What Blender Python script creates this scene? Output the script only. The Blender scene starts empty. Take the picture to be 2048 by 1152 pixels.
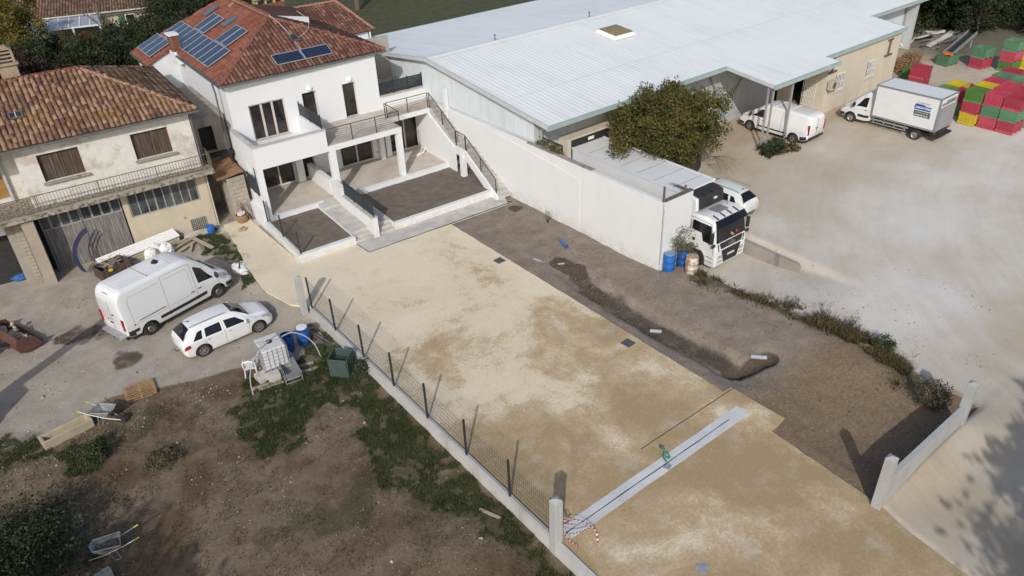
import bpy, math, random
import numpy as np
from mathutils import Vector, Matrix, Euler
random.seed(7); RNG = np.random.default_rng(11)
SC = bpy.context.scene
COL = SC.collection
R_ = math.radians

# ------------------------------------------------------------------ camera
cam_d = bpy.data.cameras.new('camera')
cam_d.sensor_width = 36.0
cam_d.lens = 26.688
cam_d.clip_start = 0.1
cam_d.clip_end = 3000
cam = bpy.data.objects.new('camera', cam_d)
COL.objects.link(cam)
CM = [[0.78427046, 0.35588515, -0.5081984], [-0.6194167, 0.40260286, -0.67396876], [-0.03525335, 0.84336036, 0.53619073]]
cam.matrix_world = Matrix(((CM[0][0], CM[0][1], CM[0][2], 0.0), (CM[1][0], CM[1][1], CM[1][2], 0.0),
                           (CM[2][0], CM[2][1], CM[2][2], 19.5), (0, 0, 0, 1)))
SC.camera = cam
SC.render.resolution_x = 1024
SC.render.resolution_y = 576

# ------------------------------------------------------------------ light
SUN_EL, SUN_AZ = R_(33.0), math.atan2(-0.70, -0.714)      # azimuth from +Y towards +X
sdir = Vector((math.sin(SUN_AZ) * math.cos(SUN_EL), math.cos(SUN_AZ) * math.cos(SUN_EL), math.sin(SUN_EL)))
world = bpy.data.worlds.new('World')
SC.world = world
world.use_nodes = True
wn = world.node_tree
bg = wn.nodes['Background']
sky = wn.nodes.new('ShaderNodeTexSky')
sky.sky_type = 'NISHITA'
sky.sun_disc = False
sky.sun_elevation = SUN_EL
sky.sun_rotation = SUN_AZ
sky.air_density = 1.0
sky.dust_density = 2.5
sky.ozone_density = 1.2
wn.links.new(sky.outputs[0], bg.inputs[0])
bg.inputs[1].default_value = 0.15
sun_d = bpy.data.lights.new('sun', 'SUN')
sun_d.energy = 3.2
sun_d.angle = R_(0.9)
sun_d.color = (1.0, 0.97, 0.925)
sun = bpy.data.objects.new('sun', sun_d)
COL.objects.link(sun)
sun.rotation_euler = (-sdir).to_track_quat('-Z', 'Y').to_euler()
sun.location = (0, 0, 60)
SC.view_settings.view_transform = 'Standard'
SC.view_settings.look = 'None'
SC.view_settings.exposure = -0.12
SC.view_settings.gamma = 1.0
SC.render.engine = 'CYCLES'

# ------------------------------------------------------------------ helpers
def tag(o, label=None, cat=None, group=None, kind=None):
    if label: o['label'] = label
    if cat: o['category'] = cat
    if group: o['group'] = group
    if kind: o['kind'] = kind
    return o

def empty(name, loc=(0, 0, 0), rz=0.0, parent=None):
    o = bpy.data.objects.new(name, None)
    COL.objects.link(o)
    o.empty_display_size = 0.2
    o.location = loc
    o.rotation_euler = (0, 0, rz)
    if parent: o.parent = parent
    return o

def thing(name, label, cat, loc=(0, 0, 0), rz=0.0, group=None):
    return tag(empty(name, loc, rz), label, cat, group)

def copy_tree(o, parent=None):
    c = o.copy()
    COL.objects.link(c)
    if parent is not None: c.parent = parent
    for ch in o.children:
        copy_tree(ch, c)
    return c

class MB:
    def __init__(s):
        s.v = []; s.f = []
    def add(s, vs, fs):
        o = len(s.v)
        s.v += [tuple(map(float, v)) for v in vs]
        s.f += [tuple(i + o for i in f) for f in fs]
        return s
    def box(s, x0, x1, y0, y1, z0, z1):
        vs = [(x0, y0, z0), (x1, y0, z0), (x1, y1, z0), (x0, y1, z0), (x0, y0, z1), (x1, y0, z1), (x1, y1, z1), (x0, y1, z1)]
        return s.add(vs, [(0, 3, 2, 1), (4, 5, 6, 7), (0, 1, 5, 4), (1, 2, 6, 5), (2, 3, 7, 6), (3, 0, 4, 7)])
    def obox(s, c, d, rot=(0, 0, 0)):
        m = Euler(rot).to_matrix()
        hx, hy, hz = d[0] / 2, d[1] / 2, d[2] / 2
        vs = []
        for z in (-hz, hz):
            for x, y in ((-hx, -hy), (hx, -hy), (hx, hy), (-hx, hy)):
                vs.append(m @ Vector((x, y, z)) + Vector(c))
        return s.add(vs, [(0, 3, 2, 1), (4, 5, 6, 7), (0, 1, 5, 4), (1, 2, 6, 5), (2, 3, 7, 6), (3, 0, 4, 7)])
    def beam(s, p0, p1, w, h, up=(0, 0, 1)):
        p0 = Vector(p0); p1 = Vector(p1)
        d = (p1 - p0).normalized(); u = Vector(up)
        x = d.cross(u)
        if x.length < 1e-4: x = d.cross(Vector((1, 0, 0)))
        x.normalize(); y = x.cross(d)
        vs = []
        for p in (p0, p1):
            for a, b in ((-1, -1), (1, -1), (1, 1), (-1, 1)):
                vs.append(p + x * a * w / 2 + y * b * h / 2)
        return s.add(vs, [(0, 1, 2, 3), (4, 7, 6, 5), (0, 4, 5, 1), (1, 5, 6, 2), (2, 6, 7, 3), (3, 7, 4, 0)])
    def cyl(s, p0, p1, r0, r1=None, n=12, caps=True):
        r1 = r0 if r1 is None else r1
        p0 = Vector(p0); p1 = Vector(p1)
        d = (p1 - p0).normalized()
        x = d.cross(Vector((0, 0, 1)))
        if x.length < 1e-4: x = Vector((1, 0, 0))
        x.normalize(); y = d.cross(x)
        vs = []
        for p, r in ((p0, r0), (p1, r1)):
            for k in range(n):
                a = 2 * math.pi * k / n
                vs.append(p + x * r * math.cos(a) + y * r * math.sin(a))
        fs = [(k, (k + 1) % n, n + (k + 1) % n, n + k) for k in range(n)]
        if caps: fs += [tuple(range(n - 1, -1, -1)), tuple(range(n, 2 * n))]
        return s.add(vs, fs)
    def tube(s, pts, r, n=6, r1=None):
        pts = [Vector(p) for p in pts]
        rings = []; vs = []
        prev = None
        m = len(pts)
        for i, p in enumerate(pts):
            d = (pts[min(i + 1, m - 1)] - pts[max(i - 1, 0)]).normalized()
            x = prev if prev is not None else d.cross(Vector((0, 0, 1)))
            x = x - d * x.dot(d)
            if x.length < 1e-3: x = d.cross(Vector((1, 0.3, 0)))
            x.normalize(); prev = x
            y = d.cross(x)
            rr = r if r1 is None else r + (r1 - r) * i / max(1, m - 1)
            for k in range(n):
                a = 2 * math.pi * k / n
                vs.append(p + x * rr * math.cos(a) + y * rr * math.sin(a))
        fs = []
        for i in range(m - 1):
            for k in range(n):
                fs.append((i * n + k, i * n + (k + 1) % n, (i + 1) * n + (k + 1) % n, (i + 1) * n + k))
        fs += [tuple(range(n - 1, -1, -1)), tuple(range((m - 1) * n, m * n))]
        return s.add(vs, fs)
    def prism(s, poly, z0, z1):
        n = len(poly)
        a = sum(poly[i][0] * poly[(i + 1) % n][1] - poly[(i + 1) % n][0] * poly[i][1] for i in range(n))
        if a < 0: poly = poly[::-1]
        vs = [(x, y, z0) for x, y in poly] + [(x, y, z1) for x, y in poly]
        fs = [tuple(range(n - 1, -1, -1)), tuple(range(n, 2 * n))]
        fs += [(i, (i + 1) % n, n + (i + 1) % n, n + i) for i in range(n)]
        return s.add(vs, fs)
    def slab(s, pts, off):
        """closed prism of a planar 3D polygon extruded by the vector off"""
        n = len(pts); o = Vector(off)
        vs = [Vector(p) for p in pts] + [Vector(p) + o for p in pts]
        nn = Vector((0, 0, 0))
        for i in range(n):
            nn += Vector(vs[i]).cross(Vector(vs[(i + 1) % n]))
        fs = [tuple(range(n)), tuple(range(2 * n - 1, n - 1, -1))] + [((i + 1) % n, i, n + i, n + (i + 1) % n) for i in range(n)]
        if nn.dot(o) > 0: fs = [f[::-1] for f in fs]
        return s.add(vs, fs)
    def lathe(s, prof, n=16, c=(0, 0, 0), axis='z', a0=0.0, sx=1.0):
        vs = []; m = len(prof)
        for r, h in prof:
            for k in range(n):
                a = a0 + 2 * math.pi * k / n
                p = (r * math.cos(a) * sx, r * math.sin(a), h)
                if axis == 'y': p = (p[0], h, p[1])
                if axis == 'x': p = (h, p[0], p[1])
                vs.append((p[0] + c[0], p[1] + c[1], p[2] + c[2]))
        fs = []
        for i in range(m - 1):
            for k in range(n):
                f = (i * n + k, i * n + (k + 1) % n, (i + 1) * n + (k + 1) % n, (i + 1) * n + k)
                fs.append(f[::-1] if axis == 'y' else f)
        return s.add(vs, fs)
    def lump(s, c, r, seed=0, n=2, sq=0.25):
        rr = random.Random(seed)
        vs = []; N, K = 4 + n, 7 + n
        for i in range(N + 1):
            t = math.pi * i / N
            for k in range(K):
                a = 2 * math.pi * (k + 0.5 * (i % 2)) / K
                j = 1 + rr.uniform(-sq, sq)
                vs.append((c[0] + r[0] * math.sin(t) * math.cos(a) * j, c[1] + r[1] * math.sin(t) * math.sin(a) * j, c[2] + r[2] * math.cos(t) * j))
        fs = []
        for i in range(N):
            for k in range(K):
                fs.append(((i + 1) * K + k, (i + 1) * K + (k + 1) % K, i * K + (k + 1) % K, i * K + k))
        return s.add(vs, fs)
    def mesh(s, name):
        me = bpy.data.meshes.new(name)
        me.from_pydata(s.v, [], s.f)
        me.update()
        return me
    def build(s, name, mat=None, parent=None, smooth=False, bevel=0.0, seg=2, loc=None, rot=None, angle=40):
        me = s.mesh(name)
        return link(name, me, mat, parent, smooth, bevel, seg, loc, rot, angle)

def link(name, me, mat=None, parent=None, smooth=False, bevel=0.0, seg=2, loc=None, rot=None, angle=40):
    o = bpy.data.objects.new(name, me)
    COL.objects.link(o)
    if mat is not None and not me.materials: me.materials.append(mat)
    if parent is not None: o.parent = parent
    if loc is not None: o.location = loc
    if rot is not None: o.rotation_euler = rot
    if smooth:
        me.polygons.foreach_set('use_smooth', [True] * len(me.polygons))
        try: me.set_sharp_from_angle(angle=R_(angle))
        except Exception: pass
    if bevel > 0:
        b = o.modifiers.new('bevel', 'BEVEL')
        b.width = bevel; b.segments = seg; b.limit_method = 'ANGLE'; b.angle_limit = R_(40)
    return o

def npmesh(name, V, F4, mat, parent=None, attr=None, smooth=False):
    """fast mesh from numpy quads/tris, attr = dict name -> per vertex float"""
    V = np.asarray(V, dtype=np.float32); F = np.asarray(F4, dtype=np.int32)
    me = bpy.data.meshes.new(name)
    nf, k = F.shape
    me.vertices.add(len(V)); me.vertices.foreach_set('co', V.ravel())
    me.loops.add(nf * k); me.loops.foreach_set('vertex_index', F.ravel())
    me.polygons.add(nf)
    me.polygons.foreach_set('loop_start', np.arange(0, nf * k, k, dtype=np.int32))
    me.update(calc_edges=True)
    for an, av in (attr or {}).items():
        a = me.attributes.new(an, 'FLOAT', 'POINT')
        a.data.foreach_set('value', np.asarray(av, dtype=np.float32).ravel())
    me.validate()
    if smooth: me.polygons.foreach_set('use_smooth', [True] * len(me.polygons))
    return link(name, me, mat, parent)

def text_mesh(body, size, mat, parent, name, mtx, extrude=0.004, shear=0.0, bold=0.0, align='LEFT'):
    cu = bpy.data.curves.new(name, 'FONT')
    cu.body = body; cu.size = size; cu.extrude = extrude; cu.shear = shear; cu.offset = bold
    cu.align_x = align; cu.resolution_u = 3
    to = bpy.data.objects.new(name + '_curve', cu)
    COL.objects.link(to)
    dg = bpy.context.evaluated_depsgraph_get()
    me = bpy.data.meshes.new_from_object(to.evaluated_get(dg))
    bpy.data.objects.remove(to)
    me.transform(mtx)
    me.materials.clear()
    me.name = name
    return link(name, me, mat, parent)

# ------------------------------------------------------------------ noise in numpy (value noise)
_perm = RNG.random((256, 256)).astype(np.float32)
def vnoise(x, y, s=1.0, o=0):
    x = np.asarray(x, dtype=np.float64) * s + 17.3 * (o + 1); y = np.asarray(y, dtype=np.float64) * s + 41.7 * (o + 1)
    xi = np.floor(x).astype(int); yi = np.floor(y).astype(int)
    fx = x - xi; fy = y - yi
    fx = fx * fx * (3 - 2 * fx); fy = fy * fy * (3 - 2 * fy)
    g = lambda a, b: _perm[a & 255, b & 255]
    return (g(xi, yi) * (1 - fx) + g(xi + 1, yi) * fx) * (1 - fy) + (g(xi, yi + 1) * (1 - fx) + g(xi + 1, yi + 1) * fx) * fy
def fbm(x, y, s=1.0, oct=4, o=0):
    t = 0; a = 0.5; n = 0
    for k in range(oct):
        t = t + a * vnoise(x, y, s * 2 ** k, o + k); n += a; a *= 0.5
    return t / n
def sst(a, b, x):
    t = np.clip((np.asarray(x, dtype=np.float64) - a) / (b - a), 0, 1)
    return t * t * (3 - 2 * t)
def segdist(x, y, pts):
    """distance to a polyline"""
    d = np.full(np.shape(x), 1e9)
    for (x0, y0), (x1, y1) in zip(pts[:-1], pts[1:]):
        dx, dy = x1 - x0, y1 - y0
        t = np.clip(((x - x0) * dx + (y - y0) * dy) / (dx * dx + dy * dy), 0, 1)
        d = np.minimum(d, np.hypot(x - x0 - t * dx, y - y0 - t * dy))
    return d
def inpoly(x, y, P):
    x = np.asarray(x); y = np.asarray(y)
    c = np.zeros(x.shape, bool); j = len(P) - 1
    for i in range(len(P)):
        xi, yi = P[i]; xj, yj = P[j]
        k = ((yi > y) != (yj > y)) & (x < (xj - xi) * (y - yi) / ((yj - yi) if yj != yi else 1e-9) + xi)
        c ^= k; j = i
    return c
def polysd(x, y, P):
    """signed distance, positive inside"""
    d = segdist(x, y, list(P) + [P[0]])
    return np.where(inpoly(x, y, P), d, -d)

# ------------------------------------------------------------------ materials
class NT:
    def __init__(s, name):
        s.m = bpy.data.materials.new(name); s.m.use_nodes = True
        s.t = s.m.node_tree; s.b = s.t.nodes['Principled BSDF']
        s.pos = None
    def n(s, typ, **kw):
        nd = s.t.nodes.new(typ)
        for k, v in kw.items(): setattr(nd, k, v)
        return nd
    def l(s, a, b): s.t.links.new(a, b)
    def P(s, obj=False):
        if obj: return s.n('ShaderNodeTexCoord').outputs['Object']
        if s.pos is None: s.pos = s.n('ShaderNodeNewGeometry').outputs['Position']
        return s.pos
    def noise(s, scale, detail=5, rough=0.55, vec=None, dist=0.0, stretch=None):
        nd = s.n('ShaderNodeTexNoise')
        nd.inputs['Scale'].default_value = scale; nd.inputs['Detail'].default_value = detail
        nd.inputs['Roughness'].default_value = rough; nd.inputs['Distortion'].default_value = dist
        v = vec or s.P()
        if stretch:
            mp = s.n('ShaderNodeVectorMath', operation='MULTIPLY'); mp.inputs[1].default_value = stretch
            s.l(v, mp.inputs[0]); v = mp.outputs[0]
        s.l(v, nd.inputs['Vector'])
        return nd.outputs['Fac']
    def ramp(s, fac, stops, interp='LINEAR'):
        r = s.n('ShaderNodeValToRGB'); cr = r.color_ramp; cr.interpolation = interp
        while len(cr.elements) < len(stops): cr.elements.new(0.5)
        for e, (p, c) in zip(cr.elements, stops):
            e.position = p; e.color = (*c, 1) if hasattr(c, '__len__') else (c, c, c, 1)
        s.l(fac, r.inputs[0])
        return r.outputs[0]
    def math(s, op, a, b=None, c=None, clamp=False):
        m = s.n('ShaderNodeMath', operation=op, use_clamp=clamp)
        for i, v in enumerate((a, b, c)):
            if v is None: continue
            if isinstance(v, (int, float)): m.inputs[i].default_value = v
            else: s.l(v, m.inputs[i])
        return m.outputs[0]
    def mix(s, fac, a, b, mode='MIX'):
        m = s.n('ShaderNodeMix', data_type='RGBA', blend_type=mode)
        for i, v in ((0, fac), (6, a), (7, b)):
            if isinstance(v, (int, float)): m.inputs[i].default_value = v
            elif isinstance(v, tuple): m.inputs[i].default_value = (*v, 1)
            else: s.l(v, m.inputs[i])
        return m.outputs[2]
    def attr(s, name):
        a = s.n('ShaderNodeAttribute'); a.attribute_name = name
        return a
    def bump(s, h, strength=0.3, dist=0.02):
        b = s.n('ShaderNodeBump'); b.inputs['Strength'].default_value = strength; b.inputs['Distance'].default_value = dist
        s.l(h, b.inputs['Height']); s.l(b.outputs[0], s.b.inputs['Normal'])
    def col(s, c):
        if isinstance(c, tuple): s.b.inputs['Base Color'].default_value = (*c, 1)
        else: s.l(c, s.b.inputs['Base Color'])
    def set(s, rough=0.8, metal=0.0, spec=0.5, coat=0.0, trans=0.0):
        s.b.inputs['Roughness'].default_value = rough; s.b.inputs['Metallic'].default_value = metal
        s.b.inputs['Specular IOR Level'].default_value = spec
        s.b.inputs['Coat Weight'].default_value = coat
        if trans: s.b.inputs['Transmission Weight'].default_value = trans
        return s.m

def simple(name, c1, c2=None, scale=3.0, lo=0.3, hi=0.7, rough=0.7, metal=0.0, spec=0.4, bump=0.0, bscale=40.0, coat=0.0, c3=None, stretch=None, detail=5, obj=False):
    t = NT(name)
    v = t.P(obj)
    if c2 is None: c2 = tuple(0.82 * x for x in c1)
    stops = [(lo, c1), (hi, c2)] + ([(min(0.99, hi + 0.12), c3)] if c3 else [])
    t.col(t.ramp(t.noise(scale, detail, vec=v, stretch=stretch), stops))
    if bump: t.bump(t.noise(bscale, 4, vec=v, stretch=stretch), bump)
    return t.set(rough, metal, spec, coat)
# ------------------------------------------------------------------ terrain
HO, HT = (11.85, 33.65), R_(-2.3)          # new house frame
def HW(a, b, z=0.0):
    c, s = math.cos(HT), math.sin(HT)
    return (HO[0] + a * c - b * s, HO[1] + a * s + b * c, z)
GRAVEL = [(10.42, 2.0), (10.42, 29.35), (9.75, 30.3), (9.3, 32.2), (9.5, 35.0), (10.0, 38.0), (10.3, 40.6), (11.75, 40.6), (11.83, 33.62), (15.02, 33.5),
          (15.02, 32.22), (20.04, 31.98), (20.04, 22.0), (20.02, 13.2), (20.45, 13.15), (20.5, 10.76), (19.55, 10.64), (19.3, 6.25), (19.0, 5.2), (18.6, 2.0)]
TRENCH = [(22.0, 25.0), (21.6, 22.0), (21.55, 18.0), (21.75, 14.3)]
TRENCH2 = [(21.5, 13.75), (23.2, 13.4)]
WEEDS = [(25.7, 19.6), (26.3, 17.5), (26.6, 15.0), (26.9, 13.0), (26.9, 11.6), (26.5, 9.8), (25.7, 8.2)]
def GZ(x, y):
    x = np.asarray(x, dtype=np.float64); y = np.asarray(y, dtype=np.float64)
    n1 = fbm(x, y, 0.35, 3) - 0.5; n2 = fbm(x, y, 1.6, 3, 5) - 0.5
    # left yard
    left = -0.42 + 0.22 * sst(36.5, 40.5, y) - 0.08 * sst(22, 12, y) + 0.10 * n1 + 0.05 * n2 * sst(30, 27, y)
    left = left + 0.30 * np.exp(-(((x - 7.6) / 1.9) ** 2 + ((y - 13.6) / 1.9) ** 2))
    lift = sst(8.3, 9.9, x) * sst(28.6, 30.0, y)
    left = left * (1 - lift) + (-0.09) * lift
    # soil strip and pit
    soil = -0.07 - 0.05 * sst(20.2, 21.2, x) * 1.0 + 0.11 * n1 + 0.10 * n2 + 0.05 * (fbm(x, y, 5.0, 2, 8) - 0.5) + 0.24 * sst(22.6, 26.0, x) * sst(24, 19, y) * sst(8.5, 11.5, y)
    td = segdist(x, y, TRENCH)
    soil = soil - 0.26 * sst(0.95, 0.45, td + 0.12 * n2) * sst(26.5, 20.0, y) - 0.10 * sst(2.2, 0.7, td) * sst(26, 23, y)
    td2 = segdist(x, y, TRENCH2)
    soil = soil - 0.30 * sst(0.5, 0.15, td2)
    soil = soil - 0.22 * np.exp(-(((x - 22.6) / 2.4) ** 2 + ((y - 8.2) / 2.2) ** 2)) * sst(25.6, 24.6, x)
    soil = soil * sst(19.95, 20.3, x) + (-0.09) * (1 - sst(19.95, 20.3, x))
    # right lot
    lot = 0.03 * np.clip(x - 28, 0, 40) + 0.06 * n1 - 0.02
    ramp = sst(13.0, 19.5, y) * sst(31.0, 30.5, x)
    lot = lot - (0.60 + lot) * ramp
    w = sst(26.0, 27.0, x) * sst(21.2, 20.6, y) + sst(24.95, 25.05, x) * sst(20.6, 21.2, y)
    w = np.clip(w, 0, 1)
    right = soil * (1 - w) + lot * w
    front = sst(6.49, 6.36, y) * sst(18.0, 19.2, x)                    # road dust in front of the right boundary wall
    right = right * (1 - front) + (0.02 + 0.03 * n1 + 0.35 * sst(5.0, 6.25, y) * sst(19.6, 22.5, x) * sst(27.0, 24.5, x)) * front
    u = sst(10.28, 10.42, x) * sst(30.5, 28.5, y) + sst(9.6, 10.2, x) * sst(28.5, 30.5, y)
    u = np.clip(u, 0, 1)
    z = left * (1 - u) + right * u
    ing = polysd(x, y, GRAVEL)
    z = np.where(ing > 0.0, np.minimum(z, -0.09), z)
    # keep clear of the house terraces
    c, s = math.cos(HT), math.sin(HT)
    a = (x - HO[0]) * c + (y - HO[1]) * s; b = -(x - HO[0]) * s + (y - HO[1]) * c
    z = np.where((a > -0.2) & (a < 13.2) & (b > -1.5) & (b < 22), np.minimum(z, -0.12), z)
    far = sst(46, 60, y) + sst(75, 100, x) + sst(-14, -30, x)
    z = z * (1 - np.clip(far, 0, 1)) + 0.0 * np.clip(far, 0, 1) + 0.9 * sst(58, 66, x) * sst(60, 45, y) * np.clip(far, 0, 1)
    return z
def gz(x, y): return float(GZ(np.array([x]), np.array([y]))[0])

def ladder(lo, hi, flo, fhi, step):
    core = list(np.arange(flo, fhi + 1e-6, step)); a = []; d = step; p = fhi
    while p < hi: d *= 1.25; p += d; a.append(p)
    b = []; d = step; p = flo
    while p > lo: d *= 1.25; p -= d; b.append(p)
    return np.array(b[::-1] + core + a)
gx = ladder(-900, 1200, -8.0, 34.0, 0.16); gy = ladder(-400, 1500, 3.0, 42.0, 0.16)
XX, YY = np.meshgrid(gx, gy); X1, Y1 = XX.ravel(), YY.ravel()
ZZ = GZ(X1, Y1)
nx, ny = len(gx), len(gy)
ii = np.arange(nx * ny).reshape(ny, nx)
FQ = np.stack([ii[:-1, :-1].ravel(), ii[:-1, 1:].ravel(), ii[1:, 1:].ravel(), ii[1:, :-1].ravel()], 1)
nA = fbm(X1, Y1, 0.45, 4, 3); nB = fbm(X1, Y1, 1.3, 4, 9); nC = fbm(X1, Y1, 0.16, 3, 13)
leftm = sst(10.6, 10.2, X1)
# brown garden soil: the front of the left yard, the strip by the white wall
yard_edge = 28.9 + 0.25 * np.sin(X1 * 1.3) - np.clip(X1 - 3.5, 0, 9) * 0.55
soilL = leftm * sst(0.5, -0.5, Y1 - yard_edge + (nA - 0.5) * 1.2)
soilR = (1 - leftm) * sst(26.9, 26.2, X1 + (nA - 0.5) * 0.9) * sst(6.2, 6.7, Y1) * sst(19.0, 19.4, X1)
m_soil = np.clip(soilL + soilR, 0, 1)
# dark organic matter, grass litter
GRASSP = [[(9.6, 29.0), (8.6, 28.0), (8.4, 26.2), (5.6, 27.0), (4.6, 24.5), (5.2, 21.0), (6.3, 22.6), (8.3, 22.4), (8.9, 20.5), (7.8, 18.0), (8.8, 16.2), (9.4, 12.0), (8.6, 9.0), (10.35, 9.0), (10.35, 29.0)],
          [(6.6, 25.2), (8.6, 24.6), (9.4, 22.0), (7.4, 22.4), (6.2, 23.6)],
          [(-3.4, 29.2), (-1.3, 28.6), (-1.0, 27.4), (0.4, 26.6), (-0.2, 24.4), (-1.6, 27.0), (-3.6, 27.4)]]
gr = np.zeros_like(X1)
for P in GRASSP: gr = np.maximum(gr, sst(-0.9, 0.9, polysd(X1, Y1, P) + (nA - 0.5) * 3.2 + (nB - 0.5) * 2.2))
gr2 = sst(0.60, 0.68, nA) * soilL * 0.75
gvan = sst(-0.3, 0.4, polysd(X1, Y1, [(8.6, 41.2), (9.6, 41.2), (10.1, 37.5), (9.8, 33.2), (8.4, 33.6), (8.9, 36.5), (8.2, 38.5)]) + (nA - 0.5) * 1.2)
gweed = 0.8 * sst(0.9, 0.3, segdist(X1, Y1, WEEDS) + (nA - 0.5) * 1.6 + (nB - 0.5) * 0.9)
m_org = np.clip(np.maximum.reduce([gr, gr2, gvan, gweed]), 0, 1)
backy = np.clip(sst(50, 53, Y1) + sst(62, 66, X1 - 0.0) * sst(20, 26, Y1), 0, 1)
m_org = np.maximum(m_org, backy)
# pale limestone dust of the lot
m_dust = (1 - leftm) * np.clip(sst(26.3, 27.2, X1 + (nA - 0.5) * 0.9) + sst(6.7, 6.2, Y1), 0, 1) * (1 - backy)
m_wet = 0.64 * sst(0.95, 0.25, segdist(X1, Y1, TRENCH) + (nB - 0.5) * 0.9) * (0.75 + 0.5 * nC) + 0.9 * sst(0.7, 0.3, segdist(X1, Y1, [(21.8, 24.9), (22.1, 24.0)]) + (nB - 0.5) * 0.6)
m_wet = np.maximum(m_wet, sst(0.65, 0.2, np.hypot(X1 - 24.1, Y1 - 31.2) + (nB - .5) * .5))
m_wet = np.maximum(m_wet, 0.9 * sst(0.6, 0.3, segdist(X1, Y1, TRENCH2)))
m_wet = np.maximum(m_wet, 0.62 * leftm * sst(1.0, 0.3, np.hypot((X1 - 2.6), (Y1 - 31.6) / 1.2) + (nB - 0.5) * 1.1))
m_wet = np.maximum(m_wet, 0.62 * sst(1.0, 0.3, segdist(X1, Y1, [(2.4, 34.6), (1.0, 35.4)]) + (nB - 0.5) * 1.2))
m_wet = np.clip(m_wet, 0, 1)

t = NT('ground_mat')
nf = t.noise(1.1, 8, 0.62); nfine = t.noise(9.0, 7, 0.65); nmic = t.noise(42.0, 4, 0.7); nbig = t.noise(0.22, 5, 0.6)
def msk(name, amp=0.9, w=0.14, nz=None):
    a = t.attr(name).outputs['Fac']
    s1 = t.math('MULTIPLY_ADD', t.math('SUBTRACT', nz or nf, 0.5), amp, a)
    mr = t.n('ShaderNodeMapRange', interpolation_type='SMOOTHSTEP')
    t.l(s1, mr.inputs[0]); mr.inputs[1].default_value = 0.5 - w; mr.inputs[2].default_value = 0.5 + w
    return mr.outputs[0]
stony = t.ramp(t.math('MULTIPLY_ADD', nmic, 0.45, t.math('MULTIPLY', nf, 0.55)), [(0.30, (0.19, 0.163, 0.130)), (0.5, (0.325, 0.288, 0.238)), (0.66, (0.44, 0.402, 0.345))])
stony = t.mix(t.math('MULTIPLY', nbig, 0.55), stony, (0.36, 0.315, 0.26))
brown = t.ramp(t.math('MULTIPLY_ADD', nfine, 0.5, t.math('MULTIPLY', nf, 0.5)), [(0.30, (0.098, 0.072, 0.046)), (0.5, (0.163, 0.124, 0.084)), (0.68, (0.238, 0.188, 0.135))])
reddish = t.ramp(nf, [(0.35, (0.075, 0.048, 0.028)), (0.65, (0.13, 0.088, 0.052))])
brownR = t.ramp(t.math('MULTIPLY_ADD', nfine, 0.5, t.math('MULTIPLY', nf, 0.5)), [(0.30, (0.15, 0.12, 0.093)), (0.5, (0.225, 0.186, 0.148)), (0.70, (0.30, 0.258, 0.21))])
org = t.ramp(t.math('MULTIPLY_ADD', nmic, 0.4, t.math('MULTIPLY', nfine, 0.6)), [(0.32, (0.030, 0.032, 0.017)), (0.5, (0.055, 0.055, 0.028)), (0.62, (0.085, 0.075, 0.042)), (0.74, (0.12, 0.095, 0.06))])
dxy = t.n('ShaderNodeSeparateXYZ'); t.l(t.P(), dxy.inputs[0])
# the lot is swept in arcs: noise in polar coordinates round a point inside the turning circle
vx = t.math('SUBTRACT', dxy.outputs[0], 52.0); vy = t.math('SUBTRACT', dxy.outputs[1], -6.0)
rad = t.math('SQRT', t.math('ADD', t.math('MULTIPLY', vx, vx), t.math('MULTIPLY', vy, vy))); ang = t.math('ARCTAN2', vy, vx)
pol = t.n('ShaderNodeCombineXYZ'); t.l(t.math('MULTIPLY_ADD', nbig, 1.2, rad), pol.inputs[0]); t.l(t.math('MULTIPLY', ang, 3.0), pol.inputs[1])
track = t.noise(0.55, 6, 0.55, vec=pol.outputs[0]); track2 = t.noise(2.2, 4, 0.6, vec=pol.outputs[0])
edge = t.n('ShaderNodeMapRange'); t.l(dxy.outputs[1], edge.inputs[0]); edge.inputs[1].default_value = 16.0; edge.inputs[2].default_value = 29.0; edge.inputs[3].default_value = 0.045; edge.inputs[4].default_value = -0.20
fro = t.n('ShaderNodeMapRange', interpolation_type='SMOOTHSTEP'); t.l(dxy.outputs[1], fro.inputs[0]); fro.inputs[1].default_value = 12.0; fro.inputs[2].default_value = 4.0; fro.inputs[3].default_value = 0.0; fro.inputs[4].default_value = -0.17
df = t.math('ADD', t.math('MULTIPLY_ADD', track, 0.17, t.math('MULTIPLY_ADD', nbig, 0.44, 0.115)), t.math('MULTIPLY_ADD', track2, 0.09, t.math('MULTIPLY_ADD', nfine, 0.10, t.math('ADD', edge.outputs[0], fro.outputs[0]))))
dust = t.ramp(df, [(0.26, (0.335, 0.268, 0.188)), (0.38, (0.42, 0.358, 0.275)), (0.49, (0.475, 0.43, 0.362)), (0.58, (0.54, 0.512, 0.462)), (0.66, (0.585, 0.57, 0.535))])
wet = t.ramp(nfine, [(0.3, (0.06, 0.046, 0.036)), (0.7, (0.11, 0.086, 0.066))])
xs = t.n('ShaderNodeSeparateXYZ'); t.l(t.P(), xs.inputs[0])
rightside = t.math('GREATER_THAN', xs.outputs[0], 12.0)
leftsoil = t.mix(t.ramp(t.noise(0.38, 5, 0.6), [(0.47, 0.0), (0.60, 0.85)]), brown, reddish)
mound = t.n('ShaderNodeMapRange', interpolation_type='SMOOTHSTEP'); t.l(xs.outputs[1], mound.inputs[0]); mound.inputs[1].default_value = 13.2; mound.inputs[2].default_value = 11.6
brownR = t.mix(mound.outputs[0], brownR, t.ramp(nfine, [(0.3, (0.15, 0.105, 0.066)), (0.7, (0.255, 0.188, 0.125))]))
soilc = t.mix(rightside, leftsoil, brownR)
c = t.mix(msk('m_soil'), stony, soilc)
c = t.mix(msk('m_dust', 0.7, 0.22), c, dust)
c = t.mix(msk('m_wet', 0.8, 0.2), c, wet)
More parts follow.
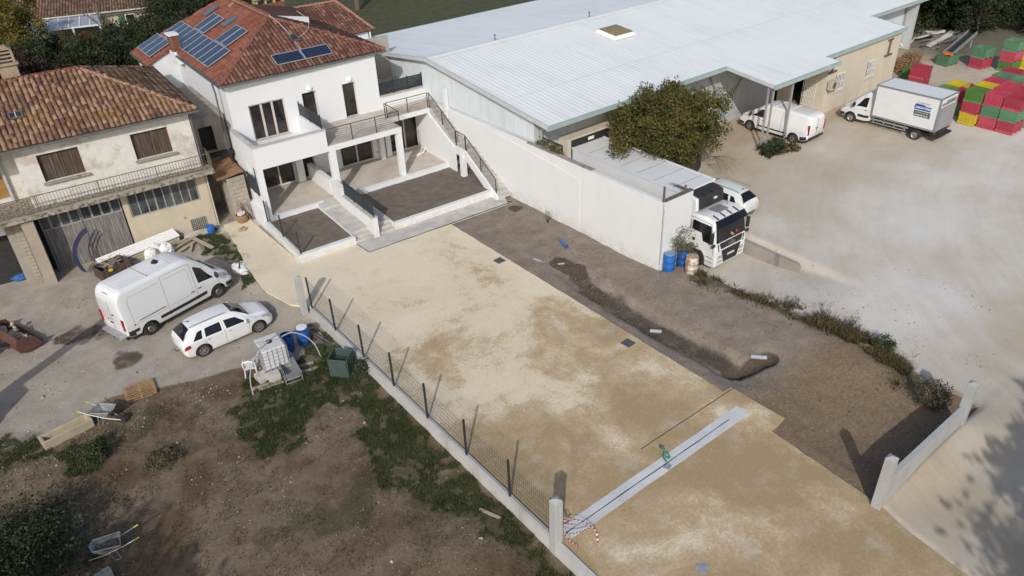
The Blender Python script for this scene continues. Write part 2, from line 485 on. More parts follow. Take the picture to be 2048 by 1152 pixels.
ncl = t.noise(3.4, 8, 0.72)
c = t.mix(t.math('MULTIPLY', msk('m_org', 1.7, 0.42, ncl), 0.68), c, org)
spk = t.n('ShaderNodeTexVoronoi'); spk.inputs['Scale'].default_value = 5.5; t.l(t.P(), spk.inputs['Vector'])
pebble = t.math('LESS_THAN', spk.outputs['Distance'], t.math('MULTIPLY', t.math('SUBTRACT', nbig, 0.36, clamp=True), 0.55))
lawn = t.math('GREATER_THAN', xs.outputs[1], 50.0)
c = t.mix(t.math('MULTIPLY', lawn, 0.75), c, t.ramp(nf, [(0.35, (0.030, 0.040, 0.014)), (0.65, (0.062, 0.070, 0.026))]))
c = t.mix(t.math('MULTIPLY', t.math('MULTIPLY', pebble, 0.6), t.math('LESS_THAN', xs.outputs[0], 26.5)), c, (0.36, 0.33, 0.29))
t.col(c)
bh = t.math('MULTIPLY', t.math('MULTIPLY_ADD', nmic, 0.4, nfine), t.math('MULTIPLY_ADD', t.attr('m_dust').outputs['Fac'], -0.8, 1.0))
t.bump(bh, 0.6, 0.05)
GROUND_MAT = t.set(0.95, spec=0.15)
go = npmesh('ground', np.stack([X1, Y1, ZZ], 1), FQ, GROUND_MAT, attr=dict(m_soil=m_soil, m_org=m_org, m_dust=m_dust, m_wet=m_wet), smooth=True)
tag(go, kind='structure')

# gravel courtyard: its own slab with a low broken edge
t = NT('gravel_mat')
nb = t.noise(0.24, 9, 0.60, dist=0.5); nm = t.noise(1.5, 8, 0.7); nfi = t.noise(30.0, 5, 0.75); ng = t.noise(9.0, 7, 0.8)
xs = t.n('ShaderNodeSeparateXYZ'); t.l(t.P(), xs.inputs[0])
grad = t.n('ShaderNodeMapRange'); t.l(xs.outputs[1], grad.inputs[0])
grad.inputs[1].default_value = 13.0; grad.inputs[2].default_value = 30.0; grad.inputs[3].default_value = -0.085; grad.inputs[4].default_value = 0.185
fac = t.math('ADD', t.math('MULTIPLY_ADD', t.math('SUBTRACT', nm, 0.5), 0.30, nb), grad.outputs[0])
fac = t.math('MULTIPLY_ADD', t.math('SUBTRACT', ng, 0.5), 0.20, fac)
fac = t.math('MULTIPLY_ADD', t.math('SUBTRACT', nfi, 0.5), 0.16, fac)
cc = t.ramp(fac, [(0.36, (0.325, 0.245, 0.14)), (0.47, (0.40, 0.31, 0.192)), (0.53, (0.475, 0.385, 0.262)), (0.575, (0.585, 0.50, 0.37)), (0.72, (0.635, 0.555, 0.425))])
grey = t.ramp(t.noise(0.8, 7, 0.65), [(0.54, 0.0), (0.70, 0.5)])
cc = t.mix(grey, cc, t.ramp(nfi, [(0.3, (0.33, 0.285, 0.225)), (0.7, (0.60, 0.55, 0.475))]))
cc = t.mix(0.5, cc, t.ramp(ng, [(0.3, (0.36, 0.36, 0.36)), (0.5, (0.5, 0.5, 0.5)), (0.7, (0.66, 0.66, 0.66))]), 'OVERLAY')
cc = t.mix(0.55, cc, t.ramp(nfi, [(0.3, (0.40, 0.38, 0.36)), (0.52, (0.56, 0.55, 0.54)), (0.72, (0.74, 0.74, 0.74))]), 'OVERLAY')
t.col(cc); t.bump(nfi, 0.5, 0.02)
GRAVEL_MAT = t.set(0.95, spec=0.12)
# outline densified and slightly wavering
def waver(P, step=0.35, amp=0.02):
    out = []
    for (x0, y0), (x1, y1) in zip(P, P[1:] + P[:1]):
        L = math.hypot(x1 - x0, y1 - y0); k = max(1, int(L / step))
        for i in range(k):
            f = i / k
            out.append((x0 + (x1 - x0) * f + random.uniform(-amp, amp), y0 + (y1 - y0) * f + random.uniform(-amp, amp)))
    return out
gm = MB(); gm.prism(waver(GRAVEL), -0.085, 0.0)
tag(gm.build('gravel_courtyard', GRAVEL_MAT), kind='structure')

# concrete drain strip across the gateway: slabs either side of a slot
CONC = simple('concrete_pale', (0.50, 0.485, 0.45), (0.36, 0.345, 0.315), 1.6, 0.35, 0.7, 0.85, bump=0.15, bscale=60, c3=(0.30, 0.285, 0.26))
CONC_NEW = simple('concrete_new', (0.545, 0.565, 0.575), (0.43, 0.445, 0.445), 1.3, 0.35, 0.72, 0.85, bump=0.12, bscale=50)
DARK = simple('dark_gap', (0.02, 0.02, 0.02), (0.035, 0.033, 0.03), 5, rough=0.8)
st = empty('drain_strip', (0, 0, 0)); tag(st, kind='structure')
def strip_poly(y0, y1):
    return waver([(10.75, y0), (19.71, y0 + 0.0), (19.71, y1), (10.75, y1)], 0.5, 0.012)
m = MB(); m.prism(strip_poly(11.74, 12.005), -0.05, 0.006); m.build('concrete_band', CONC_NEW, st)
m = MB(); m.prism(strip_poly(12.045, 12.32), -0.05, 0.006); m.build('concrete_band', CONC_NEW, st)
m = MB(); m.box(10.76, 18.9, 12.0, 12.05, -0.05, 0.003); m.build('channel_slot', simple('slot_steel', (0.09, 0.09, 0.09), (0.05, 0.05, 0.05), 3, rough=0.6, metal=0.4), st)
m = MB(); m.box(18.9, 19.70, 12.004, 12.046, -0.05, 0.0055); m.build('concrete_band', CONC_NEW, st)
# saw cut joint in the courtyard
m = MB(); m.obox((17.9, 13.06, 0.0), (5.2, 0.03, 0.008), (0, 0, R_(-0.2))); tag(m.build('courtyard_joint', DARK), kind='structure')
# walkway in front of the house
m = MB(); m.prism([HW(3.02, -0.12)[:2], (15.05, 32.24), (24.0, 31.9), (24.35, 32.6), HW(12.05, -0.02)[:2], HW(5.4, 0.02)[:2]], -0.1, 0.012)
tag(m.build('walkway', CONC), kind='structure')
m = MB()
for q0, q1 in (((15.03, 32.22), (23.98, 31.88)), ((15.03, 32.24), (14.95, 33.4)), ((23.5, 32.7), (24.3, 31.9))):
    m.beam((*q0, 0.006), (*q1, 0.006), 0.035, 0.02)
tag(m.build('walkway_joint', DARK), kind='structure')
# two drain covers
GRATE = simple('cast_iron', (0.10, 0.10, 0.10), (0.17, 0.165, 0.155), 14, rough=0.6, metal=0.5)
for (x, y, lb) in ((19.62, 26.98, 'square cast iron drain cover in the gravel nearer the house'), (19.49, 17.8, 'square cast iron drain cover in the gravel nearer the concrete strip')):
    d = thing('drain_cover', lb, 'drain cover', (x, y, 0.0), 0.05, 'drain covers in the courtyard')
    m = MB(); m.box(-0.24, 0.24, -0.24, 0.24, -0.04, 0.012); m.build('frame', GRATE, d)
    m = MB()
    for k in range(7): m.box(-0.2, 0.2, -0.195 + k * 0.058, -0.165 + k * 0.058, 0.012, 0.026)
    m.build('grille_bar', GRATE, d)
# ------------------------------------------------------------------ shared building materials
def render_wall(name, c1, c2, stain=None, splash=False):
    t = NT(name)
    n1 = t.noise(0.7, 6, 0.6); n2 = t.noise(5.0, 6, 0.6)
    c = t.mix(t.ramp(t.math('MULTIPLY_ADD', n2, 0.3, t.math('MULTIPLY', n1, 0.7)), [(0.35, 0.0), (0.7, 1.0)]), c1, c2)
    if stain:
        v = t.noise(1.0, 6, 0.62, stretch=(1.6, 1.6, 0.35))
        c = t.mix(t.ramp(v, [(0.52, 0.0), (0.72, stain[1])]), c, stain[0])
    if splash:
        zz = t.n('ShaderNodeSeparateXYZ'); t.l(t.P(), zz.inputs[0])
        h = t.n('ShaderNodeMapRange'); t.l(zz.outputs[2], h.inputs[0]); h.inputs[1].default_value = 0.75; h.inputs[2].default_value = -0.15; h.inputs[3].default_value = 0.0; h.inputs[4].default_value = 1.0
        c = t.mix(t.math('MULTIPLY', t.math('MULTIPLY', h.outputs[0], t.ramp(t.noise(4.0, 7, 0.7), [(0.38, 0.0), (0.68, 1.0)])), 0.75), c, (0.42, 0.36, 0.28))
    t.col(c); t.bump(t.noise(35, 4), 0.12, 0.01)
    return t.set(0.9, spec=0.2)
WHITE = render_wall('white_render', (0.655, 0.67, 0.68), (0.63, 0.642, 0.645), ((0.58, 0.58, 0.57), 0.15))
WHITE2 = render_wall('white_render_walls', (0.65, 0.662, 0.668), (0.62, 0.628, 0.625), ((0.54, 0.53, 0.505), 0.3), True)
TILE_FLOOR = simple('terrace_screed', (0.52, 0.47, 0.41), (0.40, 0.355, 0.30), 0.9, 0.38, 0.68, 0.85, bump=0.1, bscale=30, c3=(0.33, 0.28, 0.23))
GARDEN_SOIL = simple('garden_soil', (0.135, 0.112, 0.09), (0.185, 0.155, 0.128), 2.2, 0.35, 0.7, 0.95, spec=0.1, bump=0.6, bscale=22, detail=8)
ANTH = simple('anthracite_paint', (0.028, 0.035, 0.044), (0.038, 0.046, 0.055), 4, rough=0.45, metal=0.2)
STEEL_DK = simple('railing_steel', (0.05, 0.048, 0.045), (0.075, 0.066, 0.06), 6, rough=0.5, metal=0.5)
FRAME_BEIGE = simple('window_frame_beige', (0.50, 0.455, 0.40), (0.46, 0.42, 0.365), 6, rough=0.5)
FRAME_WHITE = simple('white_pvc', (0.70, 0.70, 0.69), (0.64, 0.64, 0.625), 6, rough=0.45)
def glass_mat(name, c1=(0.012, 0.011, 0.010), c2=(0.05, 0.044, 0.038), rough=0.06):
    t = NT(name)
    t.col(t.ramp(t.noise(0.8, 4, 0.6), [(0.40, c1), (0.68, c2)]))
    return t.set(rough, spec=0.5)
GLASS = glass_mat('window_glass')
GLASS_CAR = glass_mat('vehicle_glass', (0.006, 0.007, 0.008), (0.014, 0.015, 0.016), 0.04)
GUTTER = simple('zinc_gutter', (0.20, 0.205, 0.20), (0.13, 0.13, 0.125), 3, rough=0.5, metal=0.5)

# canal tile roofs -----------------------------------------------------------
def tile_mat(name, stops, patch=None, patch2=None):
    t = NT(name)
    tv = t.attr('tv').outputs['Fac']
    f = t.math('MULTIPLY_ADD', t.noise(0.45, 5, 0.6), 0.45, t.math('MULTIPLY', tv, 0.55))
    c = t.ramp(f, stops)
    if patch: c = t.mix(t.ramp(t.noise(0.7, 6, 0.65), [(0.53, 0.0), (0.68, patch[1])]), c, patch[0])
    if patch2: c = t.mix(t.ramp(t.noise(0.42, 6, 0.65, stretch=(1.0, 1.0, 1.3)), [(0.50, 0.0), (0.72, patch2[1])]), c, patch2[0])
    c = t.mix(0.4, c, t.ramp(t.noise(18, 5, 0.7), [(0.3, (0.3, 0.3, 0.3)), (0.7, (0.68, 0.68, 0.68))]), 'OVERLAY')
    t.col(c); t.bump(t.noise(50, 3), 0.2, 0.01)
    return t.set(0.9, spec=0.2)
TILE_OLD = tile_mat('old_canal_tiles', [(0.22, (0.095, 0.052, 0.036)), (0.42, (0.165, 0.094, 0.062)), (0.60, (0.235, 0.142, 0.094)), (0.8, (0.31, 0.20, 0.14))], ((0.20, 0.125, 0.035), 0.75), ((0.085, 0.055, 0.042), 0.55))
TILE_NEW = tile_mat('terracotta_tiles', [(0.22, (0.075, 0.038, 0.030)), (0.45, (0.122, 0.058, 0.044)), (0.65, (0.165, 0.084, 0.063)), (0.85, (0.24, 0.145, 0.11))], ((0.105, 0.06, 0.045), 0.5))
TILE_ORANGE = tile_mat('orange_terracotta_tiles', [(0.22, (0.145, 0.052, 0.036)), (0.5, (0.195, 0.074, 0.050)), (0.8, (0.24, 0.105, 0.073))], ((0.15, 0.062, 0.04), 0.4))
TILE_BROWN = tile_mat('brown_weathered_tiles', [(0.22, (0.075, 0.05, 0.036)), (0.5, (0.135, 0.088, 0.06)), (0.8, (0.20, 0.135, 0.095))], ((0.07, 0.05, 0.038), 0.5))
RIDGE_MORTAR = simple('ridge_tile', (0.36, 0.20, 0.14), (0.26, 0.135, 0.09), 4, 0.3, 0.7, 0.9)

def tile_face(name, poly, parent, mat, pitch=0.235, expo=0.36, rad=0.095, jitter=0.010, flat=1.0):
    """poly: 3D points; the first edge is the eave. One joined field of barrel tiles."""
    P = [np.array(p, float) for p in poly]
    e = P[1] - P[0]; e /= np.linalg.norm(e)
    n = np.cross(P[1] - P[0], P[-1] - P[0]); n /= np.linalg.norm(n)
    if n[2] < 0: n = -n
    s = np.cross(n, e)
    if s[2] < 0: s = -s
    L2 = [(float((p - P[0]) @ e), float((p - P[0]) @ s)) for p in P]
    umin = min(q[0] for q in L2); umax = max(q[0] for q in L2); vmax = max(q[1] for q in L2)
    us = np.arange(umin + pitch / 2, umax, pitch); vs = np.arange(-0.06, vmax, expo)
    U, Vv = np.meshgrid(us, vs)
    U = U.ravel(); Vv = Vv.ravel()
    ok = polysd(U, Vv + expo * 0.5, L2) > -0.10
    U, Vv = U[ok], Vv[ok]
    N = len(U)
    # base sheet
    bm_ = MB(); bm_.slab([tuple(p + n * 0.005) for p in P], tuple(-n * 0.06))
    base = bm_.build('roof_deck', mat, parent)
    K = 6
    ang = np.linspace(0, math.pi, K)
    ju = RNG.normal(0, jitter, N); jz = RNG.normal(0, jitter * 0.5, N); yaw = RNG.normal(0, 0.02, N)
    V = []
    for end in (0, 1):
        r = rad * (1.08 if end == 0 else 0.86); lift = 0.032 if end == 0 else 0.004
        vv = Vv + (0.0 if end == 0 else expo * 1.10)
        for a in ang:
            uu = U + ju + r * math.cos(a) + yaw * (end - 0.5) * expo
            zz = r * math.sin(a) * 0.80 * flat + lift + jz + 0.004
            V.append(P[0][None] + uu[:, None] * e + vv[:, None] * s + zz[:, None] * n)
    V = np.stack(V, 1)                              # N, 2K, 3
    F = []
    for k in range(K - 1): F.append((k + 1, k, K + k, K + k + 1))
    F = np.array(F)
    FF = (np.arange(N)[:, None, None] * (2 * K) + F[None]).reshape(-1, 4)
    lip = np.stack([np.arange(N) * 2 * K + 0, np.arange(N) * 2 * K + 1, np.arange(N) * 2 * K + 4, np.arange(N) * 2 * K + 5], 1)
    lip2 = np.stack([np.arange(N) * 2 * K + 1, np.arange(N) * 2 * K + 2, np.arange(N) * 2 * K + 3, np.arange(N) * 2 * K + 4], 1)
    FF = np.concatenate([FF, lip, lip2])
    tv = np.repeat(RNG.random(N), 2 * K)
    o = npmesh(name, V.reshape(-1, 3), FF, mat, parent, attr=dict(tv=tv))
    tag(o, kind='stuff')
    a = base.data.attributes.new('tv', 'FLOAT', 'POINT'); a.data.foreach_set('value', [0.12] * len(base.data.vertices))
    return o

_rt = {}
def ridge_tiles(p0, p1, parent, mat, step=0.38, r=0.12):
    p0 = Vector(p0); p1 = Vector(p1); d = (p1 - p0); L = d.length; d.normalize()
    k = max(1, int(L / step))
    if mat.name not in _rt:
        m = MB(); K = 7; vs = []
        for end, rr, lf in ((0, 1.12, 0.02), (1, 0.92, 0.0)):
            for i in range(K):
                a = math.pi * i / (K - 1)
                vs.append((end * step * 1.1, rr * r * math.cos(a), rr * r * math.sin(a) * 0.8 + lf))
        m.add(vs, [(i, i + 1, K + i + 1, K + i) for i in range(K - 1)] + [(0, 6, 5, 4, 3, 2, 1)])
        _rt[mat.name] = m.mesh('ridge_tile'); _rt[mat.name].materials.append(mat)
        at = _rt[mat.name].attributes.new('tv', 'FLOAT', 'POINT'); at.data.foreach_set('value', [0.7] * len(_rt[mat.name].vertices))
    q = d.to_track_quat('X', 'Z').to_euler()
    for i in range(k):
        o = link('ridge_tile', _rt[mat.name], None, parent)
        p = p0 + d * (L * i / k)
        o.location = (p.x, p.y, p.z + random.uniform(-0.006, 0.006)); o.rotation_euler = (q.x, q.y, q.z + random.uniform(-0.03, 0.03))

def wall_with_holes(name, x0, x1, z0, z1, y0, y1, holes, mat, parent):
    """wall in the xz plane between y0 (outside) and y1, with rectangular openings (hx0,hx1,hz0,hz1)"""
    xs = sorted(set([x0, x1] + [h[0] for h in holes] + [h[1] for h in holes]))
    zs = sorted(set([z0, z1] + [h[2] for h in holes] + [h[3] for h in holes]))
    m = MB()
    solid = lambda i, k: 0 <= i < len(xs) - 1 and 0 <= k < len(zs) - 1 and not any(h[0] <= (xs[i] + xs[i + 1]) / 2 <= h[1] and h[2] <= (zs[k] + zs[k + 1]) / 2 <= h[3] for h in holes)
    for i in range(len(xs) - 1):
        for k in range(len(zs) - 1):
            if not solid(i, k): continue
            a, b, c, d = xs[i], xs[i + 1], zs[k], zs[k + 1]
            m.add([(a, y0, c), (b, y0, c), (b, y0, d), (a, y0, d), (a, y1, c), (b, y1, c), (b, y1, d), (a, y1, d)], [(0, 1, 2, 3), (7, 6, 5, 4)])
            o = len(m.v) - 8
            if not solid(i - 1, k): m.f.append((o + 0, o + 3, o + 7, o + 4))
            if not solid(i + 1, k): m.f.append((o + 1, o + 5, o + 6, o + 2))
            if not solid(i, k - 1): m.f.append((o + 0, o + 4, o + 5, o + 1))
            if not solid(i, k + 1): m.f.append((o + 3, o + 2, o + 6, o + 7))
    return m.build(name, mat, parent)

def glazed(parent, x0, x1, z0, z1, y, leaves, mat, gm=None, name='window', handle=False, fw=0.06):
    """a framed window/door leaf set standing in an opening, facing -y"""
    m = MB()
    m.box(x0, x0 + fw, y, y + 0.07, z0, z1); m.box(x1 - fw, x1, y, y + 0.07, z0, z1)
    m.box(x0 + fw, x1 - fw, y, y + 0.07, z1 - fw, z1); m.box(x0 + fw, x1 - fw, y, y + 0.07, z0, z0 + fw)
    w = (x1 - x0 - 2 * fw) / leaves
    for k in range(1, leaves): m.box(x0 + fw + k * w - fw * 0.8, x0 + fw + k * w + fw * 0.8, y - 0.005, y + 0.065, z0 + fw, z1 - fw)
    fr = m.build(name, mat, parent)
    for k in range(leaves):
        a = x0 + fw + k * w + (fw * 0.8 if k else 0); b = x0 + fw + (k + 1) * w - (fw * 0.8 if k < leaves - 1 else 0)
        g = MB(); g.box(a, b, y + 0.02, y + 0.04, z0 + fw, z1 - fw); g.build('pane', gm or GLASS, fr)
    if handle:
        h = MB(); h.box(x1 - fw * 0.7, x1 - fw * 0.3, y - 0.05, y - 0.02, z0 + 1.0, z0 + 1.15); h.build('handle', FRAME_WHITE, fr)
    return fr

# ------------------------------------------------------------------ the new white house
H = thing('house', 'white rendered two storey house with red tiled hip roof and solar panels', 'house', (HO[0], HO[1], 0), HT)
TZ, BZ = 0.60, 3.66          # terrace level, balcony level
# main front wall, both storeys
wall_with_holes('front_wall', 0.45, 9.62, 0.0, 7.25, 8.5, 8.8,
                [(1.5, 3.42, TZ, 2.75), (3.95, 4.75, TZ, 2.75), (6.5, 8.72, TZ, 2.75), (1.5, 3.6, BZ, 5.76), (4.7, 5.58, BZ, 5.76), (7.26, 8.12, BZ, 5.76)], WHITE, H)
wall_with_holes('annex_wall', 9.62, 13.05, 0.0, 4.48, 8.5, 8.75, [(9.9, 12.27, TZ, 2.75)], WHITE, H)
# side and back walls
RZ = lambda a: 7.3 + 0.447 * (a - 0.2)
m = MB(); m.box(0.45, 0.75, 8.801, 18.0, -0.2, 7.3); m.build('side_wall', WHITE, H)
m = MB(); m.slab([(-1.15, 18.0, -0.2), (0.75, 18.0, -0.2), (0.75, 18.0, RZ(0.75) - 0.08), (-1.15, 18.0, RZ(-1.15) - 0.08)], (0, 0.3, 0)); m.build('side_wall', WHITE, H)
m = MB(); m.box(-1.15, -0.85, 18.301, 21.8, -0.2, 6.6); m.build('side_wall', WHITE, H)
m = MB(); m.box(9.3, 9.6, 8.82, 18.6, 0, 7.25); m.build('side_wall', WHITE, H)
m = MB(); m.box(-0.84, 9.6, 21.5, 21.8, 0, 6.6); m.build('back_wall', WHITE, H)
m = MB(); m.box(0.76, 9.28, 8.84, 18.5, BZ - 0.35, BZ - 0.02); m.build('floor_slab', TILE_FLOOR, H)
m = MB(); m.box(12.75, 13.05, 8.76, 18.5, 0, 4.40); m.build('annex_wall', WHITE, H)
m = MB(); m.box(9.62, 13.5, 8.77, 18.6, 4.0, 4.30); m.build('roof_terrace', TILE_FLOOR, H)
# interior back wall so the rooms read as rooms
ROOM = simple('room_wall', (0.35, 0.33, 0.30), (0.30, 0.28, 0.25), 2, rough=0.9)
m = MB(); m.box(0.8, 12.6, 12.4, 12.55, 0, 7.0); m.build('partition_wall', ROOM, H)
m = MB(); m.box(0.8, 12.6, 8.85, 12.4, TZ - 0.1, TZ - 0.005); m.build('floor_slab', TILE_FLOOR, H)
# windows and doors
glazed(H, 1.5, 3.42, TZ, 2.75, 8.62, 2, FRAME_BEIGE, name='sliding_door')
glazed(H, 3.95, 4.75, TZ, 2.75, 8.64, 1, FRAME_BEIGE, name='glazed_door')
glazed(H, 6.5, 8.72, TZ, 2.75, 8.62, 2, FRAME_BEIGE, name='sliding_door')
glazed(H, 9.9, 12.27, TZ, 2.75, 8.62, 2, FRAME_BEIGE, name='sliding_door')
glazed(H, 1.5, 3.6, BZ, 5.76, 8.58, 3, FRAME_BEIGE, name='french_window', handle=True, fw=0.08)
glazed(H, 4.7, 5.58, BZ, 5.76, 8.68, 1, FRAME_BEIGE, name='glazed_door')
glazed(H, 7.26, 8.12, BZ, 5.76, 8.64, 1, FRAME_BEIGE, name='glazed_door', handle=True)
for (x0, x1, z) in ((1.45, 3.65, BZ), (7.2, 8.2, BZ)):
    m = MB(); m.box(x0, x1, 8.38, 8.57, z - 0.02, z + 0.03); m.build('threshold', CONC, H)
# round bulkhead lights and small sockets
LAMPW = simple('lamp_white', (0.78, 0.78, 0.76), (0.74, 0.74, 0.72), 5, rough=0.4)
for (x, z) in ((5.2, 5.98), (7.75, 5.98)):
    m = MB(); m.lathe([(0.0, 8.36), (0.09, 8.37), (0.15, 8.40), (0.17, 8.45), (0.17, 8.497)], 18, (x, 0, z), 'y'); m.build('wall_light', LAMPW, H, smooth=True)
for (x, z) in ((3.68, 0.98), (9.1, 0.98), (8.98, 0.95)):
    m = MB(); m.box(x - 0.05, x + 0.05, 8.485, 8.499, z, z + 0.1); m.build('socket', ANTH, H)
# piers between the ground floor doors
m = MB(); m.box(3.45, 3.9, 8.2, 8.497, TZ, 3.3); m.build('pier', WHITE, H, bevel=0.01)
m = MB(); m.box(9.0, 9.32, 8.05, 8.497, TZ, 3.3); m.build('pier', WHITE, H, bevel=0.01)
m = MB(); m.box(9.5, 9.85, 8.2, 8.497, TZ, 3.3); m.build('pier', WHITE, H, bevel=0.01)
# left loggia: side wall, balcony with solid parapet
m = MB(); m.box(0.2, 0.5, 4.96, 8.48, TZ, 3.34); 
wl = MB()
# side wall with an opening (screen fence stands in it)
for (y0, y1, z0, z1) in ((4.95, 8.48, 0.0, 1.75), (4.95, 5.35, 1.75, 3.36), (6.75, 8.48, 1.75, 3.36)):
    wl.box(0.2, 0.5, y0, y1, z0, z1 - 0.001)
wl.build('loggia_wall', WHITE, H)
m = MB(); m.box(0.2, 4.38, 4.95, 8.495, 3.36, 3.64); m.build('balcony_slab', WHITE, H)
m = MB(); m.box(0.2, 4.38, 4.95, 5.15, 3.641, 4.63); m.build('parapet', WHITE, H)
m = MB(); m.box(0.2, 0.4, 5.152, 8.495, 3.641, 4.63); m.build('parapet', WHITE, H)
m = MB(); m.prism([(0.16, 4.91), (4.42, 4.91), (4.42, 5.19), (0.44, 5.19), (0.44, 8.49), (0.16, 8.49)], 4.631, 4.665); m.build('coping', CONC, H)
m = MB(); m.box(4.18, 4.38, 5.152, 8.495, 3.641, 4.63); m.build('parapet', WHITE, H)
# right balcony slab on pillars
m = MB(); m.box(4.381, 9.08, 4.95, 8.495, 3.34, 3.66); m.build('balcony_slab', WHITE, H)
m = MB(); m.box(4.4, 9.06, 4.97, 8.48, 3.661, 3.675); m.build('balcony_floor', TILE_FLOOR, H)
m = MB(); m.box(9.081, 13.1, 6.75, 8.495, 3.36, 3.66); m.build('landing_slab', WHITE, H)
m = MB(); m.box(9.09, 13.05, 6.77, 8.48, 3.661, 3.674); m.build('balcony_floor', TILE_FLOOR, H)
m = MB(); m.box(4.42, 4.80, 4.96, 5.3, TZ, 3.338); m.build('pillar', WHITE, H, bevel=0.008)
m = MB(); m.box(8.74, 9.07, 4.96, 5.3, TZ, 3.338); m.build('pillar', WHITE, H, bevel=0.008)
# terrace floors and their front steps
m = MB(); m.box(0.21, 13.0, 4.97, 8.498, 0.0, TZ); m.build('terrace_floor', TILE_FLOOR, H)
m = MB(); m.box(0.52, 3.5, 4.72, 4.969, 0.0, TZ - 0.004); m.build('terrace_step', WHITE, H)
m = MB(); m.box(6.12, 13.0, 4.66, 4.969, 0.0, TZ - 0.004); m.build('terrace_step', WHITE, H)
# paths
m = MB(); m.box(3.12, 4.18, 0.55, 4.968, 0.0, 0.44); m.build('path', CONC, H)
m = MB(); m.box(3.12, 4.18, 4.0, 4.966, 0.441, TZ - 0.03); m.build('path', CONC, H)
m = MB(); m.box(3.12, 4.18, 0.25, 0.549, 0.0, 0.29); m.build('step', CONC, H)
m = MB(); m.box(3.12, 4.18, -0.05, 0.249, 0.0, 0.15); m.build('step', CONC, H)
m = MB(); m.box(4.50, 5.5, 0.6, 4.968, 0.0, 0.44); m.build('path', CONC, H)
m = MB(); m.box(4.50, 6.1, 4.4, 4.966, 0.441, TZ - 0.03); m.build('path', CONC, H)
m = MB(); m.box(4.50, 5.5, 0.3, 0.599, 0.0, 0.29); m.build('step', CONC, H)
m = MB(); m.box(4.50, 5.5, 0.0, 0.299, 0.0, 0.15); m.build('step', CONC, H)
# planted beds and their low walls
def bed(x0, x1, y0, y1, z, seed):
    nx_, ny_ = 40, 40
    xs_ = np.linspace(x0, x1, nx_); ys_ = np.linspace(y0, y1, ny_)
    A, B = np.meshgrid(xs_, ys_); A = A.ravel(); B = B.ravel()
    Z = z + 0.05 * (fbm(A, B, 1.2, 4, seed) - 0.5) + 0.04 * (fbm(A, B, 6, 2, seed) - 0.5)
    I = np.arange(nx_ * ny_).reshape(ny_, nx_)
    F = np.stack([I[:-1, :-1].ravel(), I[:-1, 1:].ravel(), I[1:, 1:].ravel(), I[1:, :-1].ravel()], 1)
    o = npmesh('soil_bed', np.stack([A, B, Z], 1), F, GARDEN_SOIL, H, smooth=True)
bed(0.2, 3.1, 0.1, 4.75, 0.36, 3)
bed(5.55, 13.0, 0.1, 4.75, 0.37, 5)
m = MB(); m.box(-0.05, 0.2, -0.05, 4.95, -0.45, 0.42); m.box(0.2, 3.05, -0.05, 0.2, -0.45, 0.42); m.box(3.05, 3.118, -0.05, 4.7, -0.1, 0.42); m.build('bed_wall', WHITE2, H)
m = MB(); m.box(5.5, 12.05, -0.02, 0.22, -0.1, 0.42); m.box(5.48, 5.56, 0.22, 4.7, -0.1, 0.425); m.build('bed_wall', WHITE2, H)
# outer wall of the left bed rises to the loggia
m = MB(); m.prism([(-0.06, 4.95), (0.2, 4.95), (0.2, 8.45), (-0.06, 8.45)], -0.45, 0.9); m.build('loggia_wall', WHITE, H)
# dividing wall between the paths
m = MB(); m.box(4.181, 4.499, -0.1, 3.6, 0.0, 1.16); m.build('dividing_wall', WHITE2, H)
m = MB(); m.box(4.181, 4.499, 3.601, 4.94, 0.0, 1.62); m.build('dividing_wall', WHITE2, H)
m = MB(); m.box(4.15, 4.53, -0.13, 3.6, 1.161, 1.20); m.build('coping', CONC, H)
m = MB(); m.box(4.2, 4.48, 5.31, 8.47, TZ, 1.55); m.build('dividing_wall', WHITE2, H)

# screens of anthracite slats: panels with slats of their own
def screen(parent, p0, p1, z0, h, n_panels, slat_h=0.085, gap=0.03, posts=True):
    p0 = Vector((p0[0], p0[1], z0)); p1 = Vector((p1[0], p1[1], z0))
    for k in range(n_panels + 1):
        p = p0.lerp(p1, k / n_panels)
        m = MB(); m.box(-0.03, 0.03, -0.03, 0.03, 0.0, h + 0.03); m.build('post', ANTH, parent, loc=p)
    ns = int(h / (slat_h + gap))
    L = (p1 - p0).length / n_panels - 0.06
    me = MB().box(-L / 2, L / 2, -0.012, 0.012, -slat_h / 2, slat_h / 2).mesh('slat')
    me.materials.append(ANTH)
    rz = math.atan2(p1.y - p0.y, p1.x - p0.x)
    for k in range(n_panels):
        c = p0.lerp(p1, (k + 0.5) / n_panels)
        for i in range(ns):
            link('slat', me, None, parent, loc=(c.x, c.y, z0 + 0.05 + (i + 0.5) * (slat_h + gap)), rot=(R_(12), 0, rz))
sc = thing('privacy_screen', 'dark slatted privacy screen on the dividing wall between the two ground floor gardens', 'screen', (HO[0], HO[1], 0), HT)
screen(sc, (4.34, 0.02), (4.34, 3.5), 1.2, 0.88, 3, 0.11, 0.006)
sc = thing('privacy_screen', 'dark slatted privacy screen dividing the upstairs balcony beside the white parapet', 'screen', (HO[0], HO[1], 0), HT)
screen(sc, (4.28, 5.2), (4.28, 8.2), 4.64, 0.80, 2, 0.11, 0.006)
sc = thing('privacy_screen', 'dark louvred screen along the roof terrace beside the metal shed', 'screen', (HO[0], HO[1], 0), HT)
screen(sc, (9.66, 8.62), (13.75, 8.62), 4.49, 0.84, 4, 0.082, 0.012)
m = MB(); m.box(9.62, 13.9, 8.44, 8.76, 4.441, 4.485); m.build('coping', CONC, H)
m = MB(); m.box(13.051, 13.9, 8.5, 8.75, 0.0, 4.44); m.build('annex_wall', WHITE, H)
sc = thing('privacy_screen', 'small dark slatted screen in the side opening of the left loggia', 'screen', (HO[0], HO[1], 0), HT)
